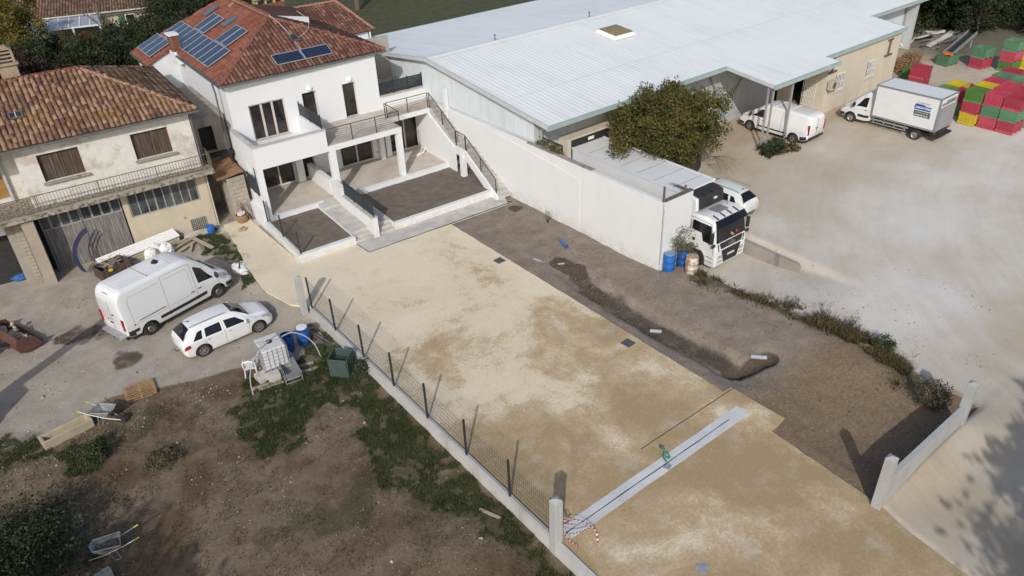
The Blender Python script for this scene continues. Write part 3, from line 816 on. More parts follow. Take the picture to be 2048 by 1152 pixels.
screen(sc, (0.12, 5.4), (0.12, 6.7), 1.76, 1.02, 2, 0.11, 0.006)

# steel railings
def railing(parent, pts, h=0.95, bars=7, spacing=1.15):
    """posts, top rail and horizontal bars along a polyline of 3D floor points"""
    for q0, q1 in zip(pts[:-1], pts[1:]):
        q0 = Vector(q0); q1 = Vector(q1); L = (q1 - q0).length
        k = max(1, round(L / spacing))
        for i in range(k + 1):
            p = q0.lerp(q1, i / k)
            m = MB(); m.box(-0.02, 0.02, -0.02, 0.02, 0, h); m.build('post', STEEL_DK, parent, loc=p)
        up = Vector((0, 0, h))
        m = MB(); m.beam(q0 + up, q1 + up, 0.045, 0.03); m.build('top_rail', STEEL_DK, parent)
        for b in range(bars):
            u = Vector((0, 0, 0.10 + b * (h - 0.16) / bars))
            m = MB(); m.cyl(q0 + u, q1 + u, 0.008, n=5); m.build('bar', STEEL_DK, parent)
rl = thing('balcony_railing', 'dark steel railing with thin horizontal bars round the upstairs balcony', 'railing', (HO[0], HO[1], 0), HT)
railing(rl, [(4.42, 5.02, BZ + 0.01), (9.02, 5.02, BZ + 0.01), (9.02, 6.80, BZ + 0.01)], spacing=1.6)
railing(rl, [(9.15, 6.82, BZ + 0.01), (12.02, 6.82, BZ + 0.01)], spacing=1.45)
# outdoor staircase along the white wall
ST = thing('staircase', 'white concrete outdoor staircase climbing along the tall white wall', 'staircase', (HO[0], HO[1], 0), HT)
X0, X1s = 12.05, 12.98
rises = 20; b0, b1 = -0.55, 6.78
land = (9, 12)                                     # landing between these step indexes
ys = []; y = b0; zc = 0.0
run = (b1 - b0 - 0.75) / rises
prof = []; yy = b0; z = 0.0
for k in range(rises):
    rz_ = 3.66 / rises
    m = MB(); d = run + (0.75 if k == 10 else 0.0)
    zb = max(0.0, z - 0.32) if k > 0 else 0.0
    if k < 5: zb = 0.0
    m.box(X0, X1s, yy, yy + d + 0.005 * (k % 2), zb, z + rz_); m.build('step', WHITE2 if k % 1 else CONC, ST)
    prof.append((yy, z + rz_)); yy += d; z += rz_
# side wall under the upper flight and supporting pillar under the landing
yl = prof[11][0]; zl = prof[10][1]
m = MB(); m.slab([(X0 - 0.12, yl, 0.0), (X0 - 0.12, 8.49, 0.0), (X0 - 0.12, 8.49, 3.36), (X0 - 0.12, b1, 3.36), (X0 - 0.12, yl, zl - 0.1)], (0.118, 0, 0)); m.build('stringer_wall', WHITE, ST)
m = MB(); m.slab([(X0 - 0.10, b0, 0.0), (X0 - 0.10, b0 + 0.7, 0.0), (X0 - 0.10, prof[10][0], zl - 0.45), (X0 - 0.10, yl, zl - 0.45), (X0 - 0.10, yl, zl + 0.06), (X0 - 0.10, prof[10][0], zl + 0.06), (X0 - 0.10, b0, 0.25)], (0.098, 0, 0)); m.build('stringer', WHITE, ST)
m = MB(); m.box(X0 - 0.25, X0 + 0.06, prof[10][0] + 0.05, prof[10][0] + 0.35, 0.0, zl - 0.2); m.build('pillar', WHITE, ST)
sr = thing('stair_railing', 'dark steel railing with thin bars following the outdoor staircase', 'railing', (HO[0], HO[1], 0), HT)
xr = X0 + 0.04
railing(sr, [(xr, 6.75, 3.68), (xr, prof[11][0] + 0.05, zl + 0.05)], spacing=1.6)
railing(sr, [(xr, prof[11][0] - 0.02, zl + 0.02), (xr, prof[10][0] + 0.05, zl + 0.02)], spacing=2)
railing(sr, [(xr, prof[10][0], zl + 0.0), (xr, b0 + 0.25, 0.22)], spacing=1.6)

# roof ------------------------------------------------------------------------
E1, E2, E3 = (0.2, 8.15, 7.30), (10.35, 8.45, 7.30), (0.2, 18.0, 7.30)
AP = (4.9, 12.5, 9.4); RB = (4.95, 17.6, 9.75); LB = (3.2, 21.5, 8.9)
tile_face('roof_tiles', [E1, E2, AP], H, TILE_NEW)
tile_face('roof_tiles', [(-1.38, 22.3, RZ(-1.38)), (-1.38, 17.9, RZ(-1.38)), (0.2, 17.9, 7.3), E1, AP, (4.9, 20.5, 9.4)], H, TILE_ORANGE, rad=0.085, flat=0.45, jitter=0.004)
tile_face('roof_tiles', [E2, (10.35, 20.4, 7.3), (4.9, 20.5, 9.4), AP], H, TILE_NEW, rad=0.085, flat=0.6)
ridge_tiles(E1, AP, H, TILE_ORANGE); ridge_tiles(E2, AP, H, TILE_ORANGE); ridge_tiles(AP, (4.9, 20.5, 9.4), H, RIDGE_MORTAR)
ridge_tiles((4.88, 18.2, 9.42), (4.3, 17.75, 9.2), H, RIDGE_MORTAR)
# eaves: soffit board and gutters
m = MB(); m.beam((0.18, 8.08, 7.19), (10.37, 8.38, 7.19), 0.13, 0.11); m.build('gutter', GUTTER, H)
m = MB(); m.beam((0.12, 8.08, 7.20), (0.12, 17.85, 7.2), 0.12, 0.10); m.build('gutter', GUTTER, H)
m = MB(); m.beam((-1.45, 17.9, RZ(-1.38) - 0.09), (-1.45, 22.3, RZ(-1.38) - 0.09), 0.12, 0.10); m.build('gutter', GUTTER, H)
m = MB(); m.prism([(0.35, 8.2), (10.2, 8.45), (9.6, 8.9), (0.5, 8.9)], 7.15, 7.24); m.build('soffit', WHITE, H)
m = MB(); m.tube([(0.05, 9.3, 7.15), (0.12, 9.32, 6.6), (0.10, 9.45, 3.0)], 0.05, 8); m.build('downpipe', GUTTER, H, smooth=True)
# chimney breast on the side wall and its brick stack
ch = empty('chimney', (0.30, 17.0, 7.15), R_(2), H)
BRICKM = simple('red_brick', (0.22, 0.085, 0.05), (0.15, 0.06, 0.038), 8, 0.3, 0.7, 0.9)
MORT = simple('mortar', (0.30, 0.25, 0.2), (0.24, 0.2, 0.165), 8, rough=0.95)
m = MB(); m.box(-0.225, 0.225, -0.345, 0.345, 0, 1.2); m.build('chimney_core', MORT, ch)
m = MB(); m.slab([(-0.26, -0.9, -0.4), (-0.26, 0.8, -0.4), (-0.26, 0.42, 0.25), (-0.26, -0.42, 0.25)], (0.55, 0, 0)); m.build('chimney_shoulder', WHITE, ch)
bme = MB().box(-0.105, 0.105, -0.012, 0.012, -0.028, 0.028).mesh('brick'); bme.materials.append(BRICKM)
for c in range(17):
    z = 0.035 + c * 0.07
    for fx, n_, wdt, rz_ in ((-0.232, 3, 0.69, R_(90)), (0.232, 3, 0.69, R_(90)), (-0.352, 2, 0.45, 0), (0.352, 2, 0.45, 0)):
        for k in range(n_):
            p = -wdt / 2 + wdt * (k + 0.5) / n_ + (0.05 if c % 2 else -0.05) * (1 if n_ == 3 else 0.4)
            p = max(-wdt / 2 + 0.105, min(wdt / 2 - 0.105, p))
            link('brick', bme, None, ch, loc=((fx, p, z) if n_ == 3 else (p, fx, z)), rot=(0, 0, rz_))
m = MB(); m.box(-0.31, 0.31, -0.43, 0.43, 1.201, 1.32); m.build('chimney_cap', WHITE, ch, bevel=0.02)
# second wide stack on the far slope
c2 = empty('chimney', (7.3, 18.9, 8.35), R_(4), H)
m = MB(); m.box(-1.0, 1.0, -0.35, 0.35, 0, 0.55); m.build('chimney_core', BRICKM, c2)
for k in range(4):
    m = MB(); m.box(-0.98 + k * 0.62, -0.86 + k * 0.62, -0.33, 0.33, 0.551, 0.90); m.build('chimney_post', simple('yellow_render', (0.42, 0.34, 0.14), (0.35, 0.28, 0.12), 5) if k == 0 else bpy.data.materials['yellow_render'], c2)
m = MB(); m.box(-1.12, 1.12, -0.45, 0.45, 0.901, 0.97); m.build('chimney_cap', CONC, c2)
# raised dormer roof on the right slope
d0 = empty('dormer', (6.9, 15.2, 8.25), R_(0), H)
m = MB(); m.slab([(-1.1, -0.9, 0.3), (1.25, -0.9, -0.3), (1.25, -0.9, 0.35), (-1.1, -0.9, 0.85)], (0, 0.12, 0)); m.build('dormer_wall', WHITE, d0)
m = MB(); m.slab([(-1.15, -1.0, 0.87), (1.5, -1.0, 0.37), (1.5, 2.2, 0.37), (-1.15, 2.2, 0.95)], (0, 0, 0.06)); rf = m.build('dormer_roof', TILE_NEW, d0)
# lower wing with its own roof at the back right
m = MB(); m.box(8.6, 13.0, 16.2, 19.5, 0.0, 6.55); m.build('wing_wall', WHITE, H)
tile_face('roof_tiles', [(8.2, 15.9, 6.6), (13.4, 16.0, 6.6), (12.4, 19.6, 8.1), (9.2, 19.6, 8.1)], H, TILE_NEW)
ridge_tiles((13.4, 16.0, 6.62), (12.4, 19.6, 8.12), H, RIDGE_MORTAR); ridge_tiles((9.2, 19.6, 8.12), (12.4, 19.6, 8.12), H, RIDGE_MORTAR)
m = MB(); m.tube([(13.1, 16.1, 6.5), (13.1, 16.1, 3.5)], 0.06, 8); m.build('downpipe', FRAME_WHITE, H)
# television cables strung over the front slope
CAB = simple('pale_cable', (0.5, 0.48, 0.44), (0.42, 0.40, 0.37), 5)
def on_front(a, b): return 7.30 + (b - 8.2 - (a - 0.2) * 0.03) * (9.4 - 7.30) / (12.5 - 8.3) + 0.12
m = MB(); m.tube([(a, b, on_front(a, b) + dz) for a, b, dz in ((5.0, 12.4, 0.05), (5.25, 11.8, 0.03), (5.35, 11.0, 0.12), (5.45, 10.4, 0.05), (5.5, 9.6, 0.02), (5.55, 9.1, 0.02))], 0.018, 5); m.build('roof_cable', CAB, H)
m = MB(); m.tube([(a, b, on_front(a, b) + dz) for a, b, dz in ((6.6, 12.0, 0.35), (6.95, 11.2, 0.3), (6.6, 10.6, 0.25), (6.0, 10.35, 0.1), (5.6, 10.3, 0.06))], 0.014, 5); m.build('roof_cable', CAB, H)

# skylights (part of the roof) and solar panels (lifted onto it)
SOLAR = None
def solar_material():
    t = NT('solar_cells')
    tc = t.n('ShaderNodeTexCoord'); sx = t.n('ShaderNodeSeparateXYZ'); t.l(tc.outputs['Object'], sx.inputs[0])
    fx = t.math('FRACT', t.math('MULTIPLY', sx.outputs[0], 1 / 0.158)); fy = t.math('FRACT', t.math('MULTIPLY', sx.outputs[1], 1 / 0.158))
    ed = t.math('MAXIMUM', t.math('LESS_THAN', fx, 0.07), t.math('LESS_THAN', fy, 0.07))
    t.col(t.mix(ed, (0.008, 0.014, 0.034), (0.07, 0.10, 0.17)))
    return t.set(0.22, spec=0.5, coat=0.15)
SOLAR = solar_material()
ALU = simple('aluminium_frame', (0.52, 0.53, 0.55), (0.45, 0.46, 0.48), 6, rough=0.4, metal=0.4)
def frame_on_plane(p, e, n, off):
    e = Vector(e).normalized(); n = Vector(n).normalized(); s = n.cross(e)
    p = Vector(p) + n * off
    return Matrix(((e.x, s.x, n.x, p.x), (e.y, s.y, n.y, p.y), (e.z, s.z, n.z, p.z), (0, 0, 0, 1)))
HMAT = Matrix.Translation((HO[0], HO[1], 0)) @ Matrix.Rotation(HT, 4, 'Z')
def solar(p, e, n, w, h, label, mat=None):
    o = tag(empty('solar_panel'), label, 'solar panel', 'solar panels on the house roof')
    o.matrix_world = HMAT @ frame_on_plane(p, e, n, 0.14)
    m = MB(); f = 0.035
    m.box(0, w, 0, f, 0, 0.04); m.box(0, w, h - f, h, 0, 0.04); m.box(0, f, f, h - f, 0, 0.04); m.box(w - f, w, f, h - f, 0, 0.04); m.build('frame', ALU, o)
    m = MB(); m.box(f, w - f, f, h - f, 0.005, 0.034); m.build('cell_sheet', SOLAR, o)
vE3, vE1, vAP = Vector(E3), Vector(E1), Vector(AP)
eL = (vE3 - vE1).normalized(); nL = eL.cross(vAP - vE1).normalized(); nL = nL if nL.z > 0 else -nL
sL = nL.cross(eL); sL = sL if sL.z > 0 else -sL
def pL(a, b):                                          # point of the left roof plane above local (a, b)
    z = vE1.z - (nL.x * (a - vE1.x) + nL.y * (b - vE1.y)) / nL.z
    return Vector((a, b, z))
words = ['first', 'second', 'third', 'fourth', 'fifth', 'sixth', 'seventh', 'eighth', 'ninth', 'tenth']
eD = -eL                                               # frame x axis runs back to front so that s points upslope
base = pL(0.55, 11.05)
for k in range(10):
    solar(base + eL * (0.99 * (k + 1)), eD, nL, 0.97, 1.60, '%s solar panel from the front in the long row on the left roof slope' % words[k])
b2 = base + eL * 7.55 - sL * 1.66
for k in range(3):
    solar(b2 + eL * (1.04 * (k + 1)), eD, nL, 1.02, 1.60, 'solar panel %s in the low row left of the brick chimney' % ('nearest the chimney', 'in the middle', 'farthest from the chimney')[k])
b3 = base + sL * 1.66
for k, (o_, tx) in enumerate(((0.95, 'in front of the near skylight, front one of the pair'), (1.98, 'in front of the near skylight, rear one of the pair'), (5.2, 'between the two skylights, front one of the pair'), (6.23, 'between the two skylights, rear one of the pair'))):
    solar(b3 + eL * (o_ + 0.99), eD, nL, 0.97, 1.60, 'upper solar panel ' + tx)
eF = (Vector(E2) - vE1).normalized(); nF = eF.cross(vAP - vE1).normalized(); nF = nF if nF.z > 0 else -nF
def pF(a, b):
    return Vector((a, b, vE1.z - (nF.x * (a - vE1.x) + nF.y * (b - vE1.y)) / nF.z))
solar(pF(3.63, 8.62), eF, nF, 1.72, 0.86, 'left solar panel of the pair above the front gutter')
solar(pF(5.38, 8.67), eF, nF, 1.72, 0.86, 'right solar panel of the pair above the front gutter')
SKYG = simple('skylight_glass', (0.06, 0.10, 0.19), (0.09, 0.13, 0.2), 2, rough=0.12)
def skylight(parent, mtx, w, h, mat=SKYG):
    o = empty('skylight', parent=parent); o.matrix_local = mtx
    m = MB(); f = 0.07
    m.box(0, w, 0, f, 0, 0.09); m.box(0, w, h - f, h, 0, 0.09); m.box(0, f, f, h - f, 0, 0.09); m.box(w - f, w, f, h - f, 0, 0.09); m.build('frame', GUTTER, o)
    m = MB(); m.box(f, w - f, f, h - f, 0.02, 0.07); m.build('pane', mat, o)
for (a, b) in ((3.1, 19.6), (3.05, 15.7)):
    skylight(H, frame_on_plane(pL(a, b), eD, nL, 0.08), 0.62, 1.05)
skylight(H, frame_on_plane(pF(5.3, 10.15), eF, nF, 0.1), 0.5, 0.55, GLASS)
# loose items by the doors
SHEETW = simple('plastic_sheet_white', (0.72, 0.72, 0.70), (0.60, 0.60, 0.585), 6, rough=0.5)
m = MB(); m.tube([(11.0, 7.0, TZ + .05), (11.5, 7.15, TZ + .08), (11.9, 7.5, TZ + .15), (12.05, 7.9, TZ + .35), (12.3, 8.3, TZ + .75)], 0.07, 7); m.tube([(10.7, 7.2, TZ + .03), (11.4, 7.3, TZ + .05), (11.9, 7.8, TZ + .1)], 0.04, 6)
o = m.build('rolled_sheet', SHEETW, smooth=True, loc=(HO[0], HO[1], 0), rot=(0, 0, HT)); tag(o, 'crumpled white roll of plastic sheet lying on the terrace by the staircase', 'plastic sheet')
m = MB(); m.tube([(1.2, 5.6, 3.72), (1.7, 5.5, 3.78), (2.0, 5.75, 3.72), (1.5, 6.0, 3.73)], 0.02, 5)
o = m.build('offcut', SHEETW, loc=(HO[0], HO[1], 0), rot=(0, 0, HT)); tag(o, 'white plastic offcut lying on the balcony floor behind the parapet', 'plastic strip')
# wire fence on the left bed wall
fn = thing('bed_fence', 'thin wire fence with dark posts on the low wall of the left garden bed', 'fence', (HO[0], HO[1], 0), HT)
for (b, h) in ((4.75, 1.3), (2.5, 1.3), (0.12, 1.3)):
    m = MB(); m.box(-0.03, 0.03, -0.03, 0.03, 0, h); m.build('post', ANTH, fn, loc=(0.1, b, 0.42))
WIRE = simple('fence_wire', (0.05, 0.055, 0.055), (0.07, 0.072, 0.07), 5, rough=0.5, metal=0.4)
def mesh_panel(parent, p0, p1, z0, h, dx=0.1, dz=0.2, r=0.0035, name='mesh_panel'):
    p0 = Vector((*p0, z0)); p1 = Vector((*p1, z0)); L = (p1 - p0).length; m = MB()
    for k in range(int(L / dx) + 1):
        p = p0.lerp(p1, k * dx / L); m.beam(p, p + Vector((0, 0, h)), r * 2, r * 2)
    for k in range(int(h / dz) + 1):
        u = Vector((0, 0, k * dz)); m.beam(p0 + u, p1 + u, r * 2.2, r * 2.2)
    return m.build(name, WIRE, parent)
mesh_panel(fn, (0.1, 4.75), (0.1, 2.5), 0.5, 1.15); mesh_panel(fn, (0.1, 2.5), (0.1, 0.12), 0.5, 1.15)
# ------------------------------------------------------------------ the old farmhouse at the left
OO, OT = (10.14, 41.11), R_(-3.6)
OMAT = Matrix.Translation((OO[0], OO[1], 0)) @ Matrix.Rotation(OT, 4, 'Z')
def OW(a, b, z=0.0):
    v = OMAT @ Vector((a, b, z)); return (v.x, v.y, v.z)
t = NT('old_limewash')
n1 = t.noise(0.8, 7, 0.65); n2 = t.noise(3.2, 7, 0.65); sx = t.n('ShaderNodeSeparateXYZ'); t.l(t.P(), sx.inputs[0])
c = t.mix(t.ramp(n2, [(0.35, 0.0), (0.65, 1.0)]), (0.60, 0.59, 0.555), (0.54, 0.525, 0.485))
c = t.mix(t.ramp(t.noise(0.75, 9, 0.72), [(0.52, 0.0), (0.60, 0.6), (0.75, 0.8)]), c, t.ramp(n2, [(0.3, (0.30, 0.245, 0.185)), (0.7, (0.44, 0.375, 0.30))]))
t.col(c); t.bump(t.noise(18, 6), 0.25, 0.02)
LIME = t.set(0.92, spec=0.15)
CREAM = render_wall('cream_render', (0.50, 0.44, 0.335), (0.44, 0.385, 0.29), ((0.33, 0.28, 0.21), 0.55))
OLDCONC = render_wall('old_concrete', (0.33, 0.30, 0.26), (0.24, 0.215, 0.185), ((0.10, 0.09, 0.08), 0.85))
t = NT('grey_planks')
gr_ = t.noise(2.0, 6, 0.65, stretch=(7.0, 7.0, 0.5)); 
t.col(t.ramp(gr_, [(0.30, (0.085, 0.08, 0.075)), (0.5, (0.19, 0.18, 0.17)), (0.7, (0.30, 0.29, 0.275))])); t.bump(gr_, 0.3, 0.01)
PLANK_GREY = t.set(0.9, spec=0.15)
t = NT('brown_shutter_boards')
gr_ = t.noise(2.0, 6, 0.65, stretch=(7.0, 7.0, 0.5))
t.col(t.ramp(gr_, [(0.30, (0.045, 0.032, 0.025)), (0.55, (0.095, 0.07, 0.055)), (0.72, (0.17, 0.135, 0.11))])); t.bump(gr_, 0.3, 0.01)
PLANK_BROWN = t.set(0.9, spec=0.15)
GLASS_OLD = glass_mat('dusty_glass', (0.03, 0.036, 0.038), (0.12, 0.13, 0.13), 0.25)
F = thing('farmhouse', 'old farmhouse with weathered canal tile roof, brown shutters and grey garage doors', 'house', (OO[0], OO[1], 0), OT)
SH1, SH2 = (-7.3, -5.45, 4.62, 6.02), (-3.0, -1.18, 4.62, 6.02)
DOOR = (-8.45, -4.38, -0.45, 3.0); WIN = (-4.1, -0.5, 1.63, 2.98)
wall_with_holes('upper_wall', -8.2, 0.0, 3.5, 6.7, 0.0, 0.4, [SH1, SH2], LIME, F)
wall_with_holes('lower_wall', -9.0, 0.0, -0.5, 3.3, 0.0, 0.4, [DOOR, WIN], CREAM, F)
m = MB(); m.box(-0.4, -0.002, 0.401, 9.0, -0.5, 6.7); m.build('side_wall', LIME, F)
m = MB(); m.box(-0.3, -0.002, -0.05, -0.001, -0.5, 3.25); m.build('corner_pier', CREAM, F)
m = MB(); m.box(-20, -0.002, 9.001, 9.4, -0.5, 6.7); m.build('back_wall', LIME, F)
# set-back upper part at the far left with the entrance
wall_with_holes('upper_wall', -20, -8.2, 3.5, 6.7, 1.5, 1.9, [(-9.75, -8.95, 3.75, 5.95)], LIME, F)
m = MB(); m.box(-8.2, -7.9, 0.401, 1.9, 3.5, 6.7); m.build('return_wall', LIME, F)
FR_BLUE = simple('door_frame_pale', (0.40, 0.43, 0.45), (0.34, 0.36, 0.38), 5, rough=0.6)
m = MB(); m.box(-8.98, -8.86, 1.30, 1.50, 3.6, 6.05); m.box(-9.86, -9.74, 1.30, 1.50, 3.6, 6.05); m.box(-9.86, -8.86, 1.30, 1.50, 6.051, 6.17); m.build('door_frame', FR_BLUE, F)
m = MB(); m.box(-9.74, -8.98, 1.62, 1.70, 3.75, 5.95); dd = m.build('front_door', simple('ochre_door', (0.33, 0.19, 0.06), (0.26, 0.145, 0.045), 3), F)
m = MB(); m.box(-9.42, -9.30, 1.60, 1.619, 4.5, 5.6); m.build('pane', GLASS, dd)
# shutters: single boards
def boards(parent, x0, x1, z0, z1, y, n, mat, name):
    r = empty(name, (0, 0, 0), 0, parent); w = (x1 - x0) / n
    for k in range(n):
        m = MB(); m.box(x0 + k * w + 0.006, x0 + (k + 1) * w - 0.006, y + random.uniform(0, 0.008), y + 0.04, z0 + random.uniform(0, 0.015), z1 - random.uniform(0, 0.01)); m.build('board', mat, r)
    m = MB(); m.box(x0, x1, y + 0.041, y + 0.05, z0, z1); m.build('backing', DARK, r)
    return r
for s_ in (SH1, SH2):
    mid = (s_[0] + s_[1]) / 2
    boards(F, s_[0] + 0.02, mid - 0.008, s_[2] + 0.03, s_[3] - 0.01, 0.16, 6, PLANK_BROWN, 'shutter')
    boards(F, mid + 0.008, s_[1] - 0.05, s_[2] + 0.03, s_[3] - 0.01, 0.16, 6, PLANK_BROWN, 'shutter')
    m = MB(); m.box(s_[1] - 0.045, s_[1] - 0.002, 0.10, 0.22, s_[2] + 0.03, s_[3] - 0.005); m.build('shutter_post', simple('red_primer', (0.16, 0.05, 0.035), (0.11, 0.04, 0.03), 5), F)
    m = MB(); m.box(s_[0] - 0.12, s_[1] + 0.15, -0.16, 0.15, s_[2] - 0.09, s_[2] - 0.002); m.build('window_sill', OLDCONC, F, bevel=0.01)
# garage doors: boards below, panes above
for x0, x1 in ((-8.25, -6.42), (-6.36, -4.45)):
    g = boards(F, x0, x1, -0.35, 2.12, 0.14, 13, PLANK_GREY, 'garage_door')
    w = (x1 - x0) / 4
    for k in range(4):
        m = MB(); m.box(x0 + k * w + 0.05, x0 + (k + 1) * w - 0.05, 0.165, 0.18, 2.20, 2.92); m.build('pane', GLASS_OLD, g)
    m = MB()
    for k in range(5): m.box(x0 + k * w - (0.05 if 0 < k else 0.0), x0 + k * w + (0.05 if k < 4 else 0.0), 0.14, 0.2, 2.18, 2.95)
    m.box(x0, x1, 0.135, 0.2, 2.12, 2.199); m.box(x0, x1, 0.135, 0.2, 2.921, 2.99); m.build('glazing_bar', simple('grey_painted_wood', (0.30, 0.305, 0.30), (0.23, 0.23, 0.225), 5) if 'grey_painted_wood' not in bpy.data.materials else bpy.data.materials['grey_painted_wood'], g)
m = MB(); m.box(-6.415, -6.365, 0.11, 0.2, -0.35, 2.98); m.build('door_post', PLANK_GREY, F)
# workshop window: eight tall panes
WG = bpy.data.materials['grey_painted_wood']
wf = empty('workshop_window', (0, 0, 0), 0, F); w = (WIN[1] - WIN[0] - 0.1) / 8
m = MB()
for k in range(9): m.box(WIN[0] + 0.05 + k * w - 0.03 - (0.02 if k in (3, 5) else 0), WIN[0] + 0.05 + k * w + 0.03, 0.05, 0.12, WIN[2] + 0.05, WIN[3] - 0.05)
m.box(WIN[0], WIN[1], 0.04, 0.13, WIN[2], WIN[2] + 0.05); m.box(WIN[0], WIN[1], 0.04, 0.13, WIN[3] - 0.05, WIN[3]); m.build('frame', WG, wf)
for k in range(8):
    m = MB(); m.box(WIN[0] + 0.05 + k * w + 0.03, WIN[0] + 0.05 + (k + 1) * w - 0.03, 0.08, 0.095, WIN[2] + 0.05, WIN[3] - 0.05); m.build('pane', GLASS_OLD, wf)
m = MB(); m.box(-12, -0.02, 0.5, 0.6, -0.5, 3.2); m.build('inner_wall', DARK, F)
# pier left of the doors, deep open garage further left
m = MB(); m.box(-9.0, -8.46, -1.1, -0.001, -0.5, 3.2); m.build('door_pier', render_wall('brownish_render', (0.37, 0.315, 0.25), (0.30, 0.255, 0.20), ((0.22, 0.18, 0.14), 0.5)), F)
BLOCKM = simple('concrete_block', (0.36, 0.325, 0.275), (0.28, 0.25, 0.21), 3, 0.3, 0.7, 0.95, bump=0.3, bscale=40)
m = MB(); m.box(-9.75, -9.02, 0.05, 0.3, -0.5, 3.2); m.build('garage_pier', OLDCONC, F)
for k in range(16):
    m = MB(); m.box(-9.35, -9.06, 0.0, 0.049, -0.3 + k * 0.21, -0.11 + k * 0.21); m.build('block', BLOCKM, F, bevel=0.01)
m = MB(); m.box(-16, -9.76, 0.05, 0.30, 2.5, 3.2); m.build('lintel', FRAME_WHITE, F)
m = MB(); m.box(-16, -9.9, 0.6, 6.0, -0.5, -0.20); m.build('garage_floor', CONC, F)
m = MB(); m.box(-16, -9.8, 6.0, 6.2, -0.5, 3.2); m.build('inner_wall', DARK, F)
# balcony on a mossy slab
MOSS = NT('mossy_concrete')
c = MOSS.mix(MOSS.ramp(MOSS.noise(6, 7, 0.7), [(0.42, 0.0), (0.6, 1.0)]), (0.36, 0.325, 0.26), (0.10, 0.09, 0.065))
MOSS.col(c); MOSS.bump(MOSS.noise(30, 5), 0.4, 0.02); MOSS = MOSS.set(0.95, spec=0.1)
m = MB(); m.box(-14, 0.42, -0.95, 0.0, 3.28, 3.50); m.build('balcony_slab', MOSS, F)
m = MB(); m.box(-14, -8.21, 0.001, 1.49, 3.28, 3.499); m.build('balcony_slab', MOSS, F)
m = MB(); m.box(-14, 0.40, -0.97, -0.80, 3.501, 3.56); m.build('slab_kerb', OLDCONC, F)
IRON = simple('rusty_iron', (0.11, 0.095, 0.075), (0.17, 0.13, 0.095), 7, rough=0.8, metal=0.2)
br = thing('balcony_railing', 'old thin iron railing along the farmhouse balcony', 'railing', (OO[0], OO[1], 0), OT)
m = MB(); m.beam((-14, -0.88, 4.42), (0.35, -0.88, 4.42), 0.04, 0.03); m.beam((0.35, -0.88, 4.42), (0.35, 0, 4.42), 0.04, 0.03); m.build('top_rail', IRON, br)
m = MB(); m.beam((-14, -0.88, 3.64), (0.35, -0.88, 3.64), 0.03, 0.02); m.beam((0.35, -0.88, 3.64), (0.35, 0, 3.64), 0.03, 0.02); m.build('bottom_rail', IRON, br)
bal = MB().box(-0.009, 0.009, -0.009, 0.009, 0, 0.78).mesh('baluster'); bal.materials.append(IRON)
for k in range(86): link('baluster', bal, None, br, loc=(0.35 - k * 0.145, -0.88, 3.64))
for k in range(1, 6): link('baluster', bal, None, br, loc=(0.35, -0.88 + k * 0.145, 3.64))
for x in (0.35, -2.4, -5.2, -8.0, -10.8):
    m = MB(); m.box(-0.02, 0.02, -0.02, 0.02, 0, 0.9); m.build('post', IRON, br, loc=(x, -0.88, 3.54))
# roof
e1, e2, r2, r1 = (-20, -0.38, 6.72), (0.45, -0.38, 6.72), (-3.95, 4.55, 8.62), (-20, 4.55, 8.62)
b2_ = (0.45, 9.4, 6.72); b1_ = (-20, 9.4, 6.72)
tile_face('roof_tiles', [e1, e2, r2, r1], F, TILE_OLD, pitch=0.25, expo=0.36, rad=0.105, jitter=0.016)
tile_face('roof_tiles', [e2, b2_, r2], F, TILE_OLD, pitch=0.25, expo=0.36, rad=0.09, jitter=0.014, flat=0.6)
tile_face('roof_tiles', [b2_, b1_, r1, r2], F, TILE_BROWN, pitch=0.25, expo=0.36, rad=0.09)
ridge_tiles(e2, r2, F, RIDGE_MORTAR, r=0.13); ridge_tiles(r2, r1, F, TILE_ORANGE, r=0.12); ridge_tiles(b2_, r2, F, RIDGE_MORTAR, r=0.12)
m = MB(); m.box(-20, 0.3, -0.3, 0.0, 6.6, 6.69); m.build('soffit', OLDCONC, F)
m = MB(); m.beam((-20, -0.47, 6.63), (0.5, -0.47, 6.63), 0.13, 0.11); m.build('gutter', GUTTER, F)
m = MB(); m.beam((0.52, -0.47, 6.63), (0.52, 9.4, 6.63), 0.12, 0.10); m.build('gutter', GUTTER, F)
m = MB(); m.tube([(0.42, -0.35, 6.6), (0.08, -0.06, 6.2), (0.08, -0.06, 3.5)], 0.045, 8); m.build('downpipe', GUTTER, F)
m = MB(); m.tube([(0.06, -0.10, 3.2), (0.06, -0.10, -0.3)], 0.045, 8); m.build('downpipe', simple('pvc_beige', (0.5, 0.46, 0.38), (0.44, 0.40, 0.33), 4), F)
# roof window
eO = Vector((1, 0, 0)); nO = Vector((0, -(r2[2] - e2[2]), (r2[1] - e2[1]))).normalized()
def pO(a, b): return Vector((a, b, 6.72 + (b + 0.38) * (8.62 - 6.72) / 4.93))
skylight(F, frame_on_plane(pO(-7.75, 1.45), eO, nO, 0.10), 0.62, 0.5, GLASS)
m = MB(); q = frame_on_plane(pO(-7.75, 1.45), eO, nO, 0.10); m.beam(q @ Vector((0.31, 0.04, 0.08)), q @ Vector((0.31, 0.46, 0.08)), 0.03, 0.03); m.build('glazing_bar', FRAME_WHITE, F)
